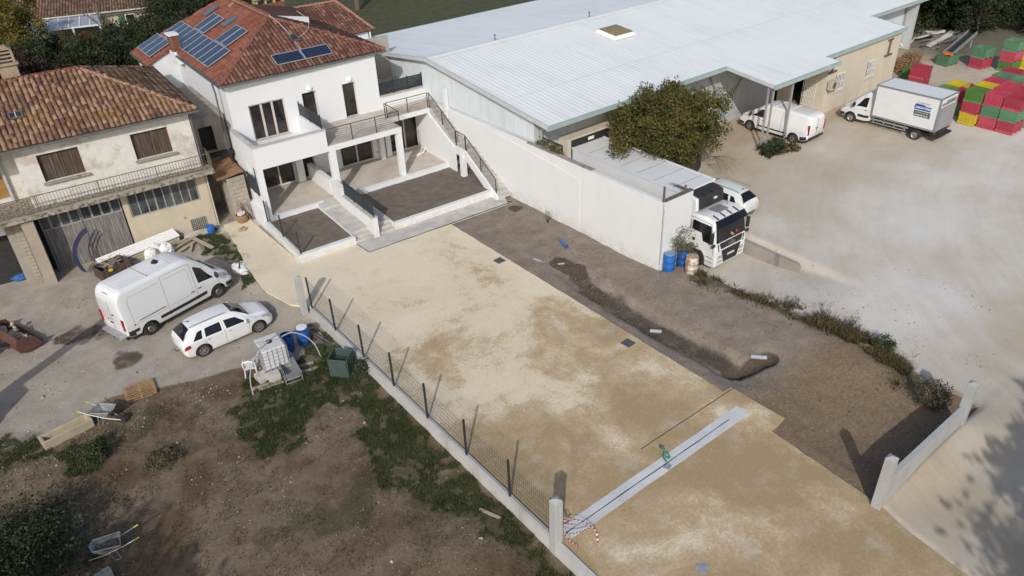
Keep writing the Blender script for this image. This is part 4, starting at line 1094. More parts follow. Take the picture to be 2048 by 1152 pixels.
# stone chimney with a louvred cap
oc = empty('chimney', (-6.95, 5.6, 8.0), 0, F)
STONE = simple('sandstone', (0.35, 0.27, 0.19), (0.27, 0.20, 0.14), 3, 0.3, 0.7, 0.95, bump=0.3, bscale=15)
m = MB(); m.box(-0.42, 0.42, -0.32, 0.32, 0, 1.15); m.build('chimney_stack', STONE, oc, bevel=0.02)
m = MB(); m.box(-0.52, 0.52, -0.42, 0.42, 1.151, 1.28); m.build('chimney_cornice', STONE, oc, bevel=0.02)
for k in range(3):
    m = MB(); m.box(-0.36 + 0.02 * k, 0.36 - 0.02 * k, -0.28, 0.28, 1.36 + k * 0.19, 1.44 + k * 0.19); m.build('cap_slat', STONE, oc, bevel=0.01)
for sx_ in (-1, 1):
    m = MB(); m.box(sx_ * 0.38 - 0.06, sx_ * 0.38 + 0.06, -0.29, 0.29, 1.281, 1.9); m.build('cap_side', STONE, oc, bevel=0.02)
m = MB(); m.box(-0.16, 0.16, -0.24, 0.24, 1.281, 1.85); m.build('flue', DARK, oc)
m = MB(); m.slab([(-0.45, -0.3, 1.901), (0.45, -0.3, 1.901), (0.22, -0.3, 2.08), (-0.22, -0.3, 2.08)], (0, 0.6, 0)); m.build('cap_top', STONE, oc, bevel=0.02)
# ventilation grille and pipe hole at the foot of the wall
gg = empty('vent_grille', (-0.95, -0.02, 0.0), 0, F)
m = MB(); m.box(-0.42, 0.42, -0.01, 0.0, -0.1, 0.62); m.build('backing', DARK, gg)
for k in range(9):
    m = MB(); m.box(-0.40 + k * 0.1 - 0.012, -0.40 + k * 0.1 + 0.012, -0.04, -0.011, -0.1, 0.62); m.build('bar', simple('galv_grille', (0.36, 0.34, 0.29), (0.3, 0.28, 0.24), 5) if 'galv_grille' not in bpy.data.materials else bpy.data.materials['galv_grille'], gg)
for k in range(7):
    m = MB(); m.box(-0.42, 0.42, -0.05, -0.041, -0.08 + k * 0.11, -0.055 + k * 0.11); m.build('bar', bpy.data.materials['galv_grille'], gg)
m = MB(); m.cyl((-1.6, -0.05, 0.85), (-1.6, -0.001, 0.85), 0.06, n=10); m.build('pipe_end', OLDCONC, F)

# ------------------------------------------------------------------ lane between the houses
L = thing('lean_to', 'grey block shed with a brown board roof between the two houses', 'shed', (OO[0], OO[1], 0), OT)
wood = NT('new_brown_boards'); gq = wood.noise(1.4, 6, 0.6, stretch=(1, 6, 6)); wood.col(wood.ramp(gq, [(0.3, (0.17, 0.085, 0.042)), (0.5, (0.26, 0.15, 0.08)), (0.72, (0.36, 0.22, 0.125))])); BOARDW = wood.set(0.8, spec=0.2)
for k in range(13):
    y0 = -0.55 + k * 0.21
    m = MB(); m.slab([(0.50, y0, 2.62), (1.98, y0, 2.80), (1.98, y0 + 0.2, 2.80), (0.50, y0 + 0.2, 2.62)], (0, 0, 0.03)); m.build('roof_board', BOARDW, L)
for r in range(12):
    z = -0.25 + r * 0.235
    off = 0.2 if r % 2 else 0.0
    xs_ = [1.0, 1.26 + off, 1.66 + off * 0.6, 1.98]
    for x0, x1 in zip(xs_[:-1], xs_[1:]):
        m = MB(); m.box(x0 + 0.006, x1 - 0.006, -0.5, -0.32, z, z + 0.222); m.build('block', BLOCKM, L, bevel=0.012)
    for k in range(5):
        y0 = -0.31 + k * 0.44 + off * 0.5
        m = MB(); m.box(1.0, 1.18, y0 + 0.006, y0 + 0.434, z, z + 0.222); m.build('block', BLOCKM, L, bevel=0.012)
m = MB(); m.box(1.03, 1.96, -0.47, -0.34, -0.4, 2.55); m.build('mortar_core', MORT, L)
m = MB(); m.box(1.04, 1.16, -0.33, 2.0, -0.4, 2.55); m.build('mortar_core', MORT, L)
AX = thing('link_building', 'plain grey annex with a flat roof and dark doorway between the houses', 'annex', (OO[0], OO[1], 0), OT)
wall_with_holes('front_wall', 0.0, 2.3, 3.2, 5.2, 2.4, 2.6, [(0.75, 1.55, 3.25, 4.75)], OLDCONC, AX)
m = MB(); m.box(0.0, 2.3, 2.4, 9.0, 5.201, 5.30); m.build('roof', OLDCONC, AX)
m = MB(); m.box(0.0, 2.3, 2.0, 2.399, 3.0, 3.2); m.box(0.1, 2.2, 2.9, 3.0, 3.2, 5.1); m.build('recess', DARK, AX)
m = MB(); m.box(0.0, 2.3, 2.6, 9.0, 0.0, 3.19); m.build('lower_wall', OLDCONC, AX)
m = MB(); m.prism([OW(0.05, -0.6)[:2], OW(0.95, -0.6)[:2], OW(2.4, -0.6)[:2], OW(2.5, -1.6)[:2], OW(1.3, -1.7)[:2], OW(0.9, -1.2)[:2], OW(-0.2, -1.3)[:2]], -0.4, -0.06); tag(m.build('lane_paving', CONC), kind='structure')
m = MB(); m.prism([OW(0.05, -0.59)[:2], OW(0.99, -0.59)[:2], OW(0.99, 2.5)[:2], OW(0.05, 2.5)[:2]], -0.4, -0.08); tag(m.build('lane_paving', OLDCONC), kind='structure')
# ------------------------------------------------------------------ metal shed (warehouse)
WO, WT = (25.0, 40.66), R_(1.0)
WMAT = Matrix.Translation((WO[0], WO[1], 0)) @ Matrix.Rotation(WT, 4, 'Z')
def WW(u, v, z=0.0):
    p = WMAT @ Vector((u, v, z)); return (p.x, p.y, p.z)
def sheet_mat(name, c1, c2, c3, stretch):
    t = NT(name)
    n = t.noise(0.9, 6, 0.6, stretch=stretch); n2 = t.noise(0.25, 5, 0.6)
    c = t.ramp(t.math('MULTIPLY_ADD', n2, 0.5, t.math('MULTIPLY', n, 0.5)), [(0.32, c3), (0.48, c2), (0.62, c1)])
    oi = t.n('ShaderNodeObjectInfo'); c = t.mix(t.math('MULTIPLY', oi.outputs['Random'], 0.16), c, c3)
    c = t.mix(t.ramp(t.noise(1.6, 6, 0.7, stretch=stretch), [(0.58, 0.0), (0.78, 0.35)]), c, tuple(x * 0.72 for x in c3))
    t.col(c)
    return t.set(0.42, spec=0.4)
ROOFW = sheet_mat('white_roof_sheet', (0.725, 0.735, 0.73), (0.69, 0.70, 0.695), (0.60, 0.61, 0.605), (3.0, 0.25, 1))
SIDING = sheet_mat('pale_siding', (0.58, 0.63, 0.65), (0.53, 0.585, 0.605), (0.46, 0.51, 0.525), (1, 3.0, 0.3))
SIDEGREY = sheet_mat('grey_siding', (0.44, 0.46, 0.465), (0.40, 0.42, 0.425), (0.33, 0.345, 0.345), (3.0, 3.0, 0.3))
FASCIA = simple('green_fascia', (0.27, 0.36, 0.325), (0.33, 0.41, 0.375), 2, 0.3, 0.7, 0.5)
GREYCAP = simple('ridge_cap_grey', (0.50, 0.51, 0.515), (0.43, 0.44, 0.445), 2, 0.3, 0.7, 0.45)
BEIGE = render_wall('beige_render', (0.56, 0.50, 0.40), (0.50, 0.445, 0.355), ((0.40, 0.35, 0.275), 0.6))
GALV = simple('galvanised_steel', (0.45, 0.46, 0.46), (0.37, 0.38, 0.38), 4, 0.3, 0.7, 0.45, metal=0.5)
S = thing('warehouse', 'long white metal roofed warehouse with pale corrugated gable and green gutters', 'warehouse', (WO[0], WO[1], 0), WT)
SL = 0.118; ZR = 6.46
def rz(v): return ZR - SL * abs(v)
def front_v(u):
    if u < 14.76: return -11.36
    if u < 21.8: return -15.0
    if u < 32.35: return -14.0
    return -11.15
# ribbed roof sheets; each sheet metre wide with three ribs, built where they lie
def rib_strip(u0, u1, v0, v1, m):
    n = max(1, round((u1 - u0) / 0.333)); w = (u1 - u0) / n; us = []
    for k in range(n):
        a = u0 + k * w
        us += [(a, 0.0), (a + w - 0.13, 0.0), (a + w - 0.09, 0.011), (a + w - 0.025, 0.011), (a + w, 0.0)]
    vs = []; fs = []
    for (u, h) in us: vs += [(u, v0, rz(v0) + h), (u, v1, rz(v1) + h)]
    for k in range(len(us) - 1): fs.append((2 * k, 2 * k + 2, 2 * k + 3, 2 * k + 1) if v0 < v1 else (2 * k, 2 * k + 1, 2 * k + 3, 2 * k + 2))
    m.add(vs, fs)
def panel(u0, u1, v0, v1):
    m = MB(); rib_strip(u0, u1, v0, v1, m)
    o = m.build('roof_sheet', ROOFW, S)
edges = [(-0.35, 14.76, -11.36), (14.76, 21.8, -15.0), (21.8, 32.35, -14.0), (32.35, 60.0, -11.15)]
VJ = -7.55
for (a, b, v) in edges:
    n = max(1, round((b - a) / 1.0)); w = (b - a) / n
    for k in range(n):
        panel(a + k * w, a + (k + 1) * w, v, VJ)
        panel(a + k * w, a + (k + 1) * w, VJ - 0.03, -0.0)
n = 60
for k in range(n):
    a = -0.35 + k * 60.35 / n; panel(a, a + 60.35 / n, 12.8, 0.0)
m = MB(); m.slab([(-0.3, -11.3, rz(11.3) - 0.10), (-0.3, 0, ZR - 0.10), (-0.3, 12.7, rz(12.7) - 0.10), (-0.3, 12.7, rz(12.7) - 0.03), (-0.3, 0, ZR - 0.03), (-0.3, -11.3, rz(11.3) - 0.03)], (60.2, 0, 0)); m.build('roof_deck', SIDEGREY, S)
for (a, b, v) in edges[1:3]:
    m = MB(); m.slab([(a + 0.05, v + 0.06, rz(v) - 0.10), (a + 0.05, -11.25, rz(11.25) - 0.10), (a + 0.05, -11.25, rz(11.25) - 0.03), (a + 0.05, v + 0.06, rz(v) - 0.03)], (b - a - 0.1, 0, 0)); m.build('roof_deck', SIDEGREY, S)
# ridge cap, gable trim, lightning studs
m = MB(); m.slab([(-0.36, -0.35, rz(0.35) + 0.045), (-0.36, 0, ZR + 0.075), (-0.36, 0.35, rz(0.35) + 0.045), (-0.36, 0.35, rz(0.35) + 0.03), (-0.36, -0.35, rz(0.35) + 0.03)], (60.3, 0, 0)); m.build('ridge_cap', ROOFW, S)
m = MB()
for sgn, vv in ((-1, 11.4), (1, 12.85)):
    m.slab([(-0.42, 0, ZR + 0.09), (-0.42, sgn * vv, rz(vv) + 0.06), (-0.42, sgn * vv, rz(vv) - 0.16), (-0.42, 0, ZR - 0.13)], (0.16, 0, 0))
m.build('gable_trim', GREYCAP, S)
for u in (5.3, 13.9):
    m = MB(); m.cyl((u, 0.15, ZR + 0.03), (u, 0.15, ZR + 0.36), 0.05, 0.03, 8); m.cyl((u, 0.15, ZR + 0.36), (u, 0.15, ZR + 0.42), 0.075, n=8); m.build('roof_vent', GUTTER, S)
# skylight dome, dusty
dz = rz(3.3) + 0.03
sk = empty('skylight', (13.05, -3.3, dz), 0, S); sk.rotation_euler = (math.atan(SL), 0, 0)
m = MB(); m.add([(-1.05, -1.0, 0), (1.05, -1.0, 0), (1.05, 1.0, 0), (-1.05, 1.0, 0), (-0.85, -0.8, 0.22), (0.85, -0.8, 0.22), (0.85, 0.8, 0.22), (-0.85, 0.8, 0.22)], [(0, 1, 5, 4), (1, 2, 6, 5), (2, 3, 7, 6), (3, 0, 4, 7), (4, 5, 6, 7)]); m.build('kerb', ROOFW, sk)
m = MB(); m.add([(-0.88, -0.83, 0.24), (0.88, -0.83, 0.24), (0.88, 0.83, 0.24), (-0.88, 0.83, 0.24), (0, 0, 0.46)], [(0, 1, 4), (1, 2, 4), (2, 3, 4), (3, 0, 4), (3, 2, 1, 0)]); m.build('dome', simple('dirty_skylight', (0.24, 0.195, 0.095), (0.17, 0.14, 0.075), 3, 0.3, 0.7, 0.5), sk)
# gutters and fascias
def fascia(u0, v0, u1, v1):
    z0, z1 = rz(v0) - 0.10, rz(v1) - 0.10
    m = MB(); m.beam((u0, v0, z0), (u1, v1, z1), 0.14, 0.24); m.build('gutter', FASCIA, S)
fascia(-0.4, -11.43, 14.66, -11.43); fascia(14.7, -15.07, 21.9, -15.07); fascia(21.92, -14.07, 32.4, -14.07); fascia(32.45, -11.22, 60, -11.22); fascia(-0.4, 12.87, 60, 12.87)
for (u, v0, v1) in ((14.72, -14.98, -11.5), (21.87, -14.98, -14.15), (32.42, -13.98, -11.3)):
    m = MB(); m.beam((u, v0, rz(v0) - 0.08), (u, v1, rz(v1) - 0.08), 0.10, 0.2); m.build('verge_trim', GREYCAP, S)
# gable siding towards the white house: ribbed sheets, each a metre
def siding_panel(v0, v1, zb, m_):
    n = max(1, round((v1 - v0) / 0.2)); w = (v1 - v0) / n; pts = []
    for k in range(n):
        a = v0 + k * w; pts += [(a, 0), (a + w * 0.55, 0), (a + w * 0.68, -0.014), (a + w * 0.87, -0.014), (a + w, 0)]
    vs = []; fs = []
    for (v, d) in pts: vs += [(d, v, zb), (d, v, rz(v) - 0.06)]
    for k in range(len(pts) - 1): fs.append((2 * k, 2 * k + 1, 2 * k + 3, 2 * k + 2))
    m_.add(vs, fs)
v = -9.9
while v < 12.4:
    e_ = min(v + 1.0, 12.45); m = MB(); siding_panel(v, e_, 3.78, m); m.build('siding_sheet', SIDING, S); v = e_
m = MB(); m.box(0.03, 0.25, -9.95, 12.5, 0, 3.77); m.build('gable_wall', OLDCONC, S)
m = MB(); m.slab([(0.02, -9.9, 3.775), (0.02, 12.4, 3.775), (0.02, 12.4, rz(12.4) - 0.12), (0.02, 0, ZR - 0.12), (0.02, -9.9, rz(9.9) - 0.12)], (0.1, 0, 0)); m.build('gable_wall', SIDEGREY, S)
m = MB(); m.box(-0.06, -0.02, -9.95, 1.5, 3.70, 3.82); m.build('siding_flashing', GREYCAP, S)
# front wall behind the dock and under the canopy
def ribbed_front(u0, u1, vv, zb, zt, mat, name='siding_sheet'):
    k = u0
    while k < u1 - 0.01:
        e_ = min(k + 1.0, u1); n = max(1, round((e_ - k) / 0.25)); w = (e_ - k) / n; pts = []
        for q in range(n):
            a = k + q * w; pts += [(a, 0), (a + w * .6, 0), (a + w * .72, 0.012), (a + w * .88, 0.012), (a + w, 0)]
        vs = []; fs = []
        for (u, d) in pts: vs += [(u, vv - d, zb), (u, vv - d, zt)]
        for q in range(len(pts) - 1): fs.append((2 * q, 2 * q + 2, 2 * q + 3, 2 * q + 1))
        m = MB(); m.add(vs, fs); m.build(name, mat, S); k = e_
ribbed_front(0.05, 1.4, -9.95, 0, 5.2, SIDEGREY)
ribbed_front(1.4, 5.9, -9.95, 3.75, 5.2, SIDEGREY)
ribbed_front(5.9, 19.6, -9.95, -0.6, 5.15, SIDEGREY)
m = MB(); m.box(0.06, 19.5, -9.94, -9.8, -0.6, 5.2); m.build('front_wall', SIDEGREY, S)
ribbed_front(19.6, 23.4, -9.95, -0.6, 5.15, SIDEGREY)
# the beige office block
def beige(a, b, vv, z1, holes, th=0.3):
    return wall_with_holes('front_wall', a, b, -0.3, z1, vv, vv + th, holes, BEIGE, S)
HB = [(23.9, 25.0, 1.95, 3.1), (28.0, 29.0, 2.0, 3.15)]
beige(22.75, 32.2, -13.88, rz(13.88) - 0.11, HB)
wall_with_holes('side_wall', 0, 3.3, -0.3, rz(13.7) - 0.13, 0, 0.3, [(1.0, 2.0, 0.4, 2.9)], BEIGE, S).matrix_local = Matrix.Translation((22.75, -10.28, 0)) @ Matrix.Rotation(R_(-90), 4, 'Z')
m = MB(); m.box(31.9, 32.19, -13.57, -10.0, -0.3, rz(13.6) - 0.12); m.build('side_wall', BEIGE, S)
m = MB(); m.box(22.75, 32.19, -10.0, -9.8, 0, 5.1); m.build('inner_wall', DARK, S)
for (a, b, c, d) in HB:
    w_ = empty('window', (0, 0, 0), 0, S)
    m = MB(); m.box(a, b, -13.7, -13.66, c, d); m.build('pane', GLASS, w_)
    m = MB(); m.box(a - 0.08, b + 0.08, -13.98, -13.85, c - 0.1, c - 0.005); m.build('sill', BEIGE, w_)
    for k in range(6):
        x = a + 0.08 + k * (b - a - 0.16) / 5
        m = MB(); m.box(x - 0.016, x + 0.016, -13.94, -13.90, c - 0.02, d + 0.05); m.build('bar', FRAME_WHITE, w_)
    for z in (c + 0.05, (c + d) / 2, d):
        m = MB(); m.box(a - 0.02, b + 0.02, -13.935, -13.905, z - 0.016, z + 0.016); m.build('bar', FRAME_WHITE, w_)
# iron lattice beam ends and steel trusses left on the old facade
for (u, z) in ((30.6, 3.2), (23.15, 3.55)):
    st_ = empty('steel_bracket', (u, -13.89, z), 0, S)
    m = MB(); m.box(-0.06, 0.06, -0.10, -0.01, 0, 1.05); m.box(-0.35, 0.35, -0.10, -0.011, 1.0, 1.09); m.box(-0.45, 0.5, -0.14, -0.011, -0.1, -0.01); m.build('bracket', IRON, st_)
# air conditioner
ac = thing('air_conditioner', 'beige air conditioning unit on brackets by the barred window', 'air conditioner', WW(23.2, -14.15, 2.35), WT)
m = MB(); m.box(-0.42, 0.42, -0.17, 0.17, 0, 0.62); m.build('casing', simple('aged_beige_metal', (0.47, 0.43, 0.35), (0.40, 0.365, 0.30), 4), ac, bevel=0.02)
m = MB(); m.lathe([(0.0, -0.176), (0.22, -0.178), (0.24, -0.171)], 16, (-0.12, 0, 0.31), 'y'); m.build('fan_grille', IRON, ac)
m = MB(); m.box(-0.36, -0.32, -0.16, 0.25, -0.06, -0.005); m.box(0.32, 0.36, -0.16, 0.25, -0.06, -0.005); m.build('bracket', GALV, ac)
# barred door in the recess, with an open white grille leaf
gd = thing('door_grille', 'tall white security grille door standing open under the canopy', 'security door', WW(22.70, -13.2, 0.35), WT + R_(90))
for k in range(9):
    m = MB(); m.box(k * 0.12 - 0.012, k * 0.12 + 0.012, -0.012, 0.012, 0, 2.55); m.build('bar', FRAME_WHITE, gd)
for z in (0.05, 0.65, 1.25, 1.9, 2.5):
    m = MB(); m.box(0, 0.96, -0.016, 0.016, z, z + 0.03); m.build('bar', FRAME_WHITE, gd)
# canopy posts, brace and beams
for (u, v, z0) in ((14.95, -14.85, 0.2), (14.78, -14.6, 0.2), (17.0, -14.85, 0.3)):
    m = MB(); m.box(u - 0.05, u + 0.05, v - 0.05, v + 0.05, z0, rz(v) - 0.1); m.build('canopy_post', GALV, S)
m = MB(); m.beam((14.85, -14.8, rz(14.8) - 0.22), (14.85, -10.0, rz(10) - 0.22), 0.08, 0.18); m.build('canopy_beam', GALV, S)
m = MB(); m.beam((19.0, -10.1, 3.9), (16.2, -10.1, 0.5), 0.10, 0.10); m.build('wall_brace', GALV, S)
m = MB(); m.beam((14.85, -10.1, 4.4), (17.3, -10.1, 0.4), 0.10, 0.10); m.build('wall_brace', GALV, S)
# far right bay with big white doors
wall_with_holes('front_wall', 32.2, 40.2, 0.2, 5.0, -10.0, -9.8, [(33.0, 34.6, 0.3, 4.6)], SIDING, S)
m = MB(); m.box(34.9, 40.0, -10.08, -10.01, 0.5, 4.85); m.build('sliding_door', simple('door_panel_white', (0.56, 0.60, 0.64), (0.50, 0.535, 0.565), 1.2, 0.3, 0.7, 0.6), S)
m = MB(); m.box(40.2, 40.5, -11.0, 12.4, 0.2, 5.0); m.build('end_wall', SIDEGREY, S)
m = MB(); m.tube([(40.35, -11.2, 4.9), (40.2, -10.3, 4.6), (40.2, -10.25, 1.5), (40.4, -10.9, 0.9)], 0.10, 8); m.build('downpipe', GALV, S)
m = MB(); m.tube([(0.0, -11.35, 4.95), (0.0, -10.6, 4.7), (0.25, -10.2, 4.6), (0.25, -10.15, 2.0)], 0.09, 8); m.build('downpipe', GALV, S)
# loading dock shelter
D = thing('dock_shelter', 'beige framed black loading dock shelter at the back of the refrigerated truck', 'loading dock', WW(3.55, -9.98, 0), WT)
m = MB(); m.box(-1.85, 1.85, -0.75, -0.01, 3.52, 3.62); m.box(-1.85, -1.55, -0.75, -0.01, 0.2, 3.519); m.box(1.55, 1.85, -0.75, -0.01, 0.2, 3.519); m.build('frame', BEIGE, D)
m = MB(); m.box(-1.54, 1.54, -0.72, -0.68, 2.95, 3.515); m.box(-1.54, -1.25, -0.72, -0.68, 0.2, 2.949); m.box(1.25, 1.54, -0.72, -0.68, 0.2, 2.949); m.build('curtain', simple('black_rubber', (0.014, 0.014, 0.015), (0.03, 0.03, 0.03), 3, rough=0.7), D)
m = MB(); m.box(-0.2, 0.25, -0.74, -0.721, 3.18, 3.36); m.build('number_plate', FRAME_WHITE, D)
# tall white boundary wall with return beside the truck
BW = thing('boundary_wall', 'tall smooth white rendered wall separating the house from the truck yard', 'wall', (24.86, 21.0, 0), 0)
m = MB(); m.box(0, 0.2, 0, 10.2, -0.8, 3.67); m.build('wall_face', WHITE2, BW)
m = MB(); m.box(0.0, 0.2, 10.201, 19.6, -0.8, 3.69); m.build('wall_face', WHITE2, BW)
m = MB(); m.slab([(-0.03, 5.7, -0.5), (-0.03, 13.8, -0.5), (-0.03, 19.2, -0.5), (-0.03, 19.2, 3.68), (-0.03, 13.8, 3.60), (-0.03, 5.7, 2.95)], (0.028, 0, 0)); m.build('render_coat', WHITE2, BW)
m = MB(); m.box(0.201, 2.1, 0, 0.2, -0.8, 3.66); m.build('wall_return', WHITE2, BW)
m = MB(); m.box(0.12, 2.1, -0.02, 0.22, 3.661, 3.70); m.build('capping', IRON, BW)
m = MB(); m.box(0.02, 0.10, 0.02, 0.10, 3.3, 4.45); m.build('steel_post', IRON, BW)
m = MB(); m.box(1.55, 1.63, 0.05, 0.13, 3.5, 4.05); m.build('steel_post', IRON, BW)
m = MB(); m.box(0.01, 0.03, -0.012, -0.001, 0.3, 3.66); m.box(0.09, 0.10, -0.008, -0.001, 0.6, 3.3); m.build('expansion_joint', DARK, BW)
m = MB(); m.box(0.02, 0.3, 4.9, 10.1, 3.671, 3.73); m.build('wall_top_concrete', OLDCONC, BW)
# roof terrace wall stub beside the shed
m = MB(); m.box(-0.18, 0.02, -4.1, -3.85, 3.0, 4.95); m.build('wall_stub', WHITE, BW, loc=(0.1, 22.0, 0))
# ------------------------------------------------------------------ vehicles
def paint(name, c, rough=0.3, dirt=(0.40, 0.37, 0.32), amt=0.35):
    t = NT(name)
    tc = t.n('ShaderNodeTexCoord'); sx = t.n('ShaderNodeSeparateXYZ'); t.l(tc.outputs['Object'], sx.inputs[0])
    lo = t.n('ShaderNodeMapRange'); t.l(sx.outputs[2], lo.inputs[0]); lo.inputs[1].default_value = 0.25; lo.inputs[2].default_value = 0.95; lo.inputs[3].default_value = 1.0; lo.inputs[4].default_value = 0.0
    d = t.math('MULTIPLY', t.math('ADD', t.math('MULTIPLY', lo.outputs[0], 0.7), 0.12), t.ramp(t.noise(3.0, 6, 0.65, vec=tc.outputs['Object']), [(0.35, 0.1), (0.7, 1.0)]))
    t.col(t.mix(t.math('MULTIPLY', d, amt), c, dirt))
    return t.set(rough, spec=0.45, coat=0.25)
CARW = paint('vehicle_white', (0.66, 0.67, 0.675))
CARW2 = paint('truck_white', (0.66, 0.665, 0.66), 0.35)
CARMINT = paint('vehicle_pale_mint', (0.60, 0.635, 0.60), 0.35)
BLACKP = simple('black_plastic', (0.018, 0.018, 0.019), (0.035, 0.034, 0.033), 5, rough=0.6)
RUBBER = simple('tyre_rubber', (0.016, 0.015, 0.014), (0.04, 0.036, 0.031), 5, rough=0.9)
RIMS = simple('rim_silver', (0.36, 0.36, 0.35), (0.26, 0.255, 0.245), 6, rough=0.4, metal=0.6)
RIMD = simple('rim_dark_steel', (0.055, 0.055, 0.057), (0.09, 0.088, 0.085), 6, rough=0.5, metal=0.4)
REDL = simple('red_lamp', (0.32, 0.012, 0.012), (0.24, 0.01, 0.01), 8, rough=0.25)
CLEARL = simple('clear_lamp', (0.45, 0.46, 0.47), (0.25, 0.26, 0.27), 12, rough=0.15)
CHROME = simple('chrome', (0.6, 0.6, 0.61), (0.5, 0.5, 0.51), 5, rough=0.2, metal=0.9)
SEAM = simple('panel_seam', (0.13, 0.135, 0.14), (0.16, 0.165, 0.17), 5, rough=0.7)
PLATE = simple('number_plate', (0.62, 0.62, 0.58), (0.5, 0.5, 0.48), 30, rough=0.5)

def interp(xs, ys, x):
    """monotone cubic"""
    xs = np.asarray(xs, float); ys = np.asarray(ys, float); h = np.diff(xs); d = np.diff(ys) / h
    m = np.zeros_like(xs); m[0] = d[0]; m[-1] = d[-1]
    for i in range(1, len(xs) - 1):
        m[i] = 0 if d[i - 1] * d[i] <= 0 else 2 * d[i - 1] * d[i] / (d[i - 1] + d[i])
    i = int(np.clip(np.searchsorted(xs, x) - 1, 0, len(xs) - 2)); t = (x - xs[i]) / h[i]
    return (2 * t**3 - 3 * t**2 + 1) * ys[i] + (t**3 - 2 * t**2 + t) * h[i] * m[i] + (-2 * t**3 + 3 * t**2) * ys[i + 1] + (t**3 - t**2) * h[i] * m[i + 1]

class Body:
    """lofted shell along x (forward +); stations: x, zbottom, zbelt, ztop, half-widths bottom/belt/top, corner radius"""
    def __init__(s, st):
        s.st = np.array(st, float); s.x0 = s.st[0, 0]; s.x1 = s.st[-1, 0]
    def par(s, x): return [float(interp(s.st[:, 0], s.st[:, k], x)) for k in range(1, 8)]
    def P(s, x, u, side=1):
        zb, zm, zt, wb, wm, wt, r = s.par(x)
        r = min(r, max(0.01, (zt - zm) * 0.9), wt * 0.8)
        if u < 0.12:
            f = u / 0.12; y = wb + (wm - wb) * (1 - (1 - f) ** 2) * 0.9; z = zb + (zm - zb) * 0.22 * f
        elif u < 0.45:
            f = (u - 0.12) / 0.33; y = wb + (wm - wb) * (0.9 + 0.1 * f); z = zb + (zm - zb) * (0.22 + 0.78 * f)
        elif u < 0.75:
            f = (u - 0.45) / 0.30; y = wm + (wt - wm) * f; z = zm + (zt - r - zm) * f
        elif u < 0.87:
            a = (u - 0.75) / 0.12 * math.pi / 2; y = wt - r + r * math.cos(a); z = zt - r + r * math.sin(a)
        else:
            f = (u - 0.87) / 0.13; y = (wt - r) * (1 - f); z = zt + 0.025 * math.sin(f * math.pi / 2) * min(1, wt)
        return Vector((x, y * side, z))
    def N(s, x, u, side=1):
        e = 0.004
        dx = s.P(min(x + 0.02, s.x1), u, side) - s.P(max(x - 0.02, s.x0), u, side)
        du = s.P(x, min(1, u + e), side) - s.P(x, max(0, u - e), side)
        n = dx.cross(du)
        if n.length < 1e-9: return Vector((0, side, 0))
        n.normalize()
        c = s.P(x, u, side) - Vector((x, 0, (s.par(x)[1])))
        return n if n.dot(c) > 0 else -n
    def mesh(s, nx=70):
        xs = sorted(set(list(np.linspace(s.x0, s.x1, nx)) + list(s.st[:, 0])))
        us = [0, .04, .08, .12, .20, .28, .36, .45, .52, .60, .68, .75, .78, .81, .84, .87, .92, .96, 1.0]
        vs = []; fs = []; ring = 2 * len(us) - 1
        for x in xs:
            for u in us: vs.append(s.P(x, u, 1))
            for u in us[-2::-1]: vs.append(s.P(x, u, -1))
        for i in range(len(xs) - 1):
            for k in range(ring):
                k2 = (k + 1) % ring
                fs.append((i * ring + k2, (i + 1) * ring + k2, (i + 1) * ring + k, i * ring + k))
        fs.append(tuple(range(ring - 1, -1, -1))); fs.append(tuple((len(xs) - 1) * ring + k for k in range(ring)))
        m = MB(); m.add(vs, fs); return m
    def patch(s, q, side, off=0.008, n=10, name='window', mat=None, parent=None):
        """bilinear patch over (x,u) corners q = [bl, br, tr, tl]"""
        vs = []; fs = []
        for j in range(n + 1):
            for i in range(n + 1):
                a, b = i / n, j / n
                x = (q[0][0] * (1 - a) + q[1][0] * a) * (1 - b) + (q[3][0] * (1 - a) + q[2][0] * a) * b
                u = (q[0][1] * (1 - a) + q[1][1] * a) * (1 - b) + (q[3][1] * (1 - a) + q[2][1] * a) * b
                edge = i in (0, n) or j in (0, n)
                vs.append(s.P(x, u, side) + s.N(x, u, side) * (-0.012 if edge else off))
        for j in range(n):
            for i in range(n):
                f = (j * (n + 1) + i, j * (n + 1) + i + 1, (j + 1) * (n + 1) + i + 1, (j + 1) * (n + 1) + i)
                fs.append(f)
        m = MB(); m.add(vs, fs)
        return m.build(name, mat, parent, smooth=True)
    def top_patch(s, xa, xb, ua, ub, off=0.008, n=12, name='windscreen', mat=None, parent=None):
        """patch across both sides between stations xa (bottom) and xb (top), u from ua to 1 mirrored"""
        vs = []; fs = []; K = 2 * n + 1
        for j in range(n + 1):
            x = xa + (xb - xa) * j / n; uu = ua + (ub - ua) * j / n
            for i in range(K):
                f = i / n - 1; u = 1 - abs(f) * (1 - uu); sd = 1 if f <= 0 else -1
                edge = j in (0, n) or i in (0, K - 1)
                vs.append(s.P(x, u, sd) + s.N(x, u, sd) * (-0.012 if edge else off))
        for j in range(n):
            for i in range(K - 1): fs.append((j * K + i, j * K + i + 1, (j + 1) * K + i + 1, (j + 1) * K + i))
        m = MB(); m.add(vs, fs); return m.build(name, mat, parent, smooth=True)
    def line(s, pts, side, r=0.008, name='panel_seam', parent=None, mat=None, off=0.0):
        P = []
        for (x0, u0), (x1, u1) in zip(pts[:-1], pts[1:]):
            for k in range(8):
                f = k / 8; P.append(s.P(x0 + (x1 - x0) * f, u0 + (u1 - u0) * f, side) + s.N(x0 + (x1 - x0) * f, u0 + (u1 - u0) * f, side) * off)
        P.append(s.P(*pts[-1], side) + s.N(*pts[-1], side) * off)
        m = MB(); m.tube(P, r, 5); return m.build(name, mat or SEAM, parent)

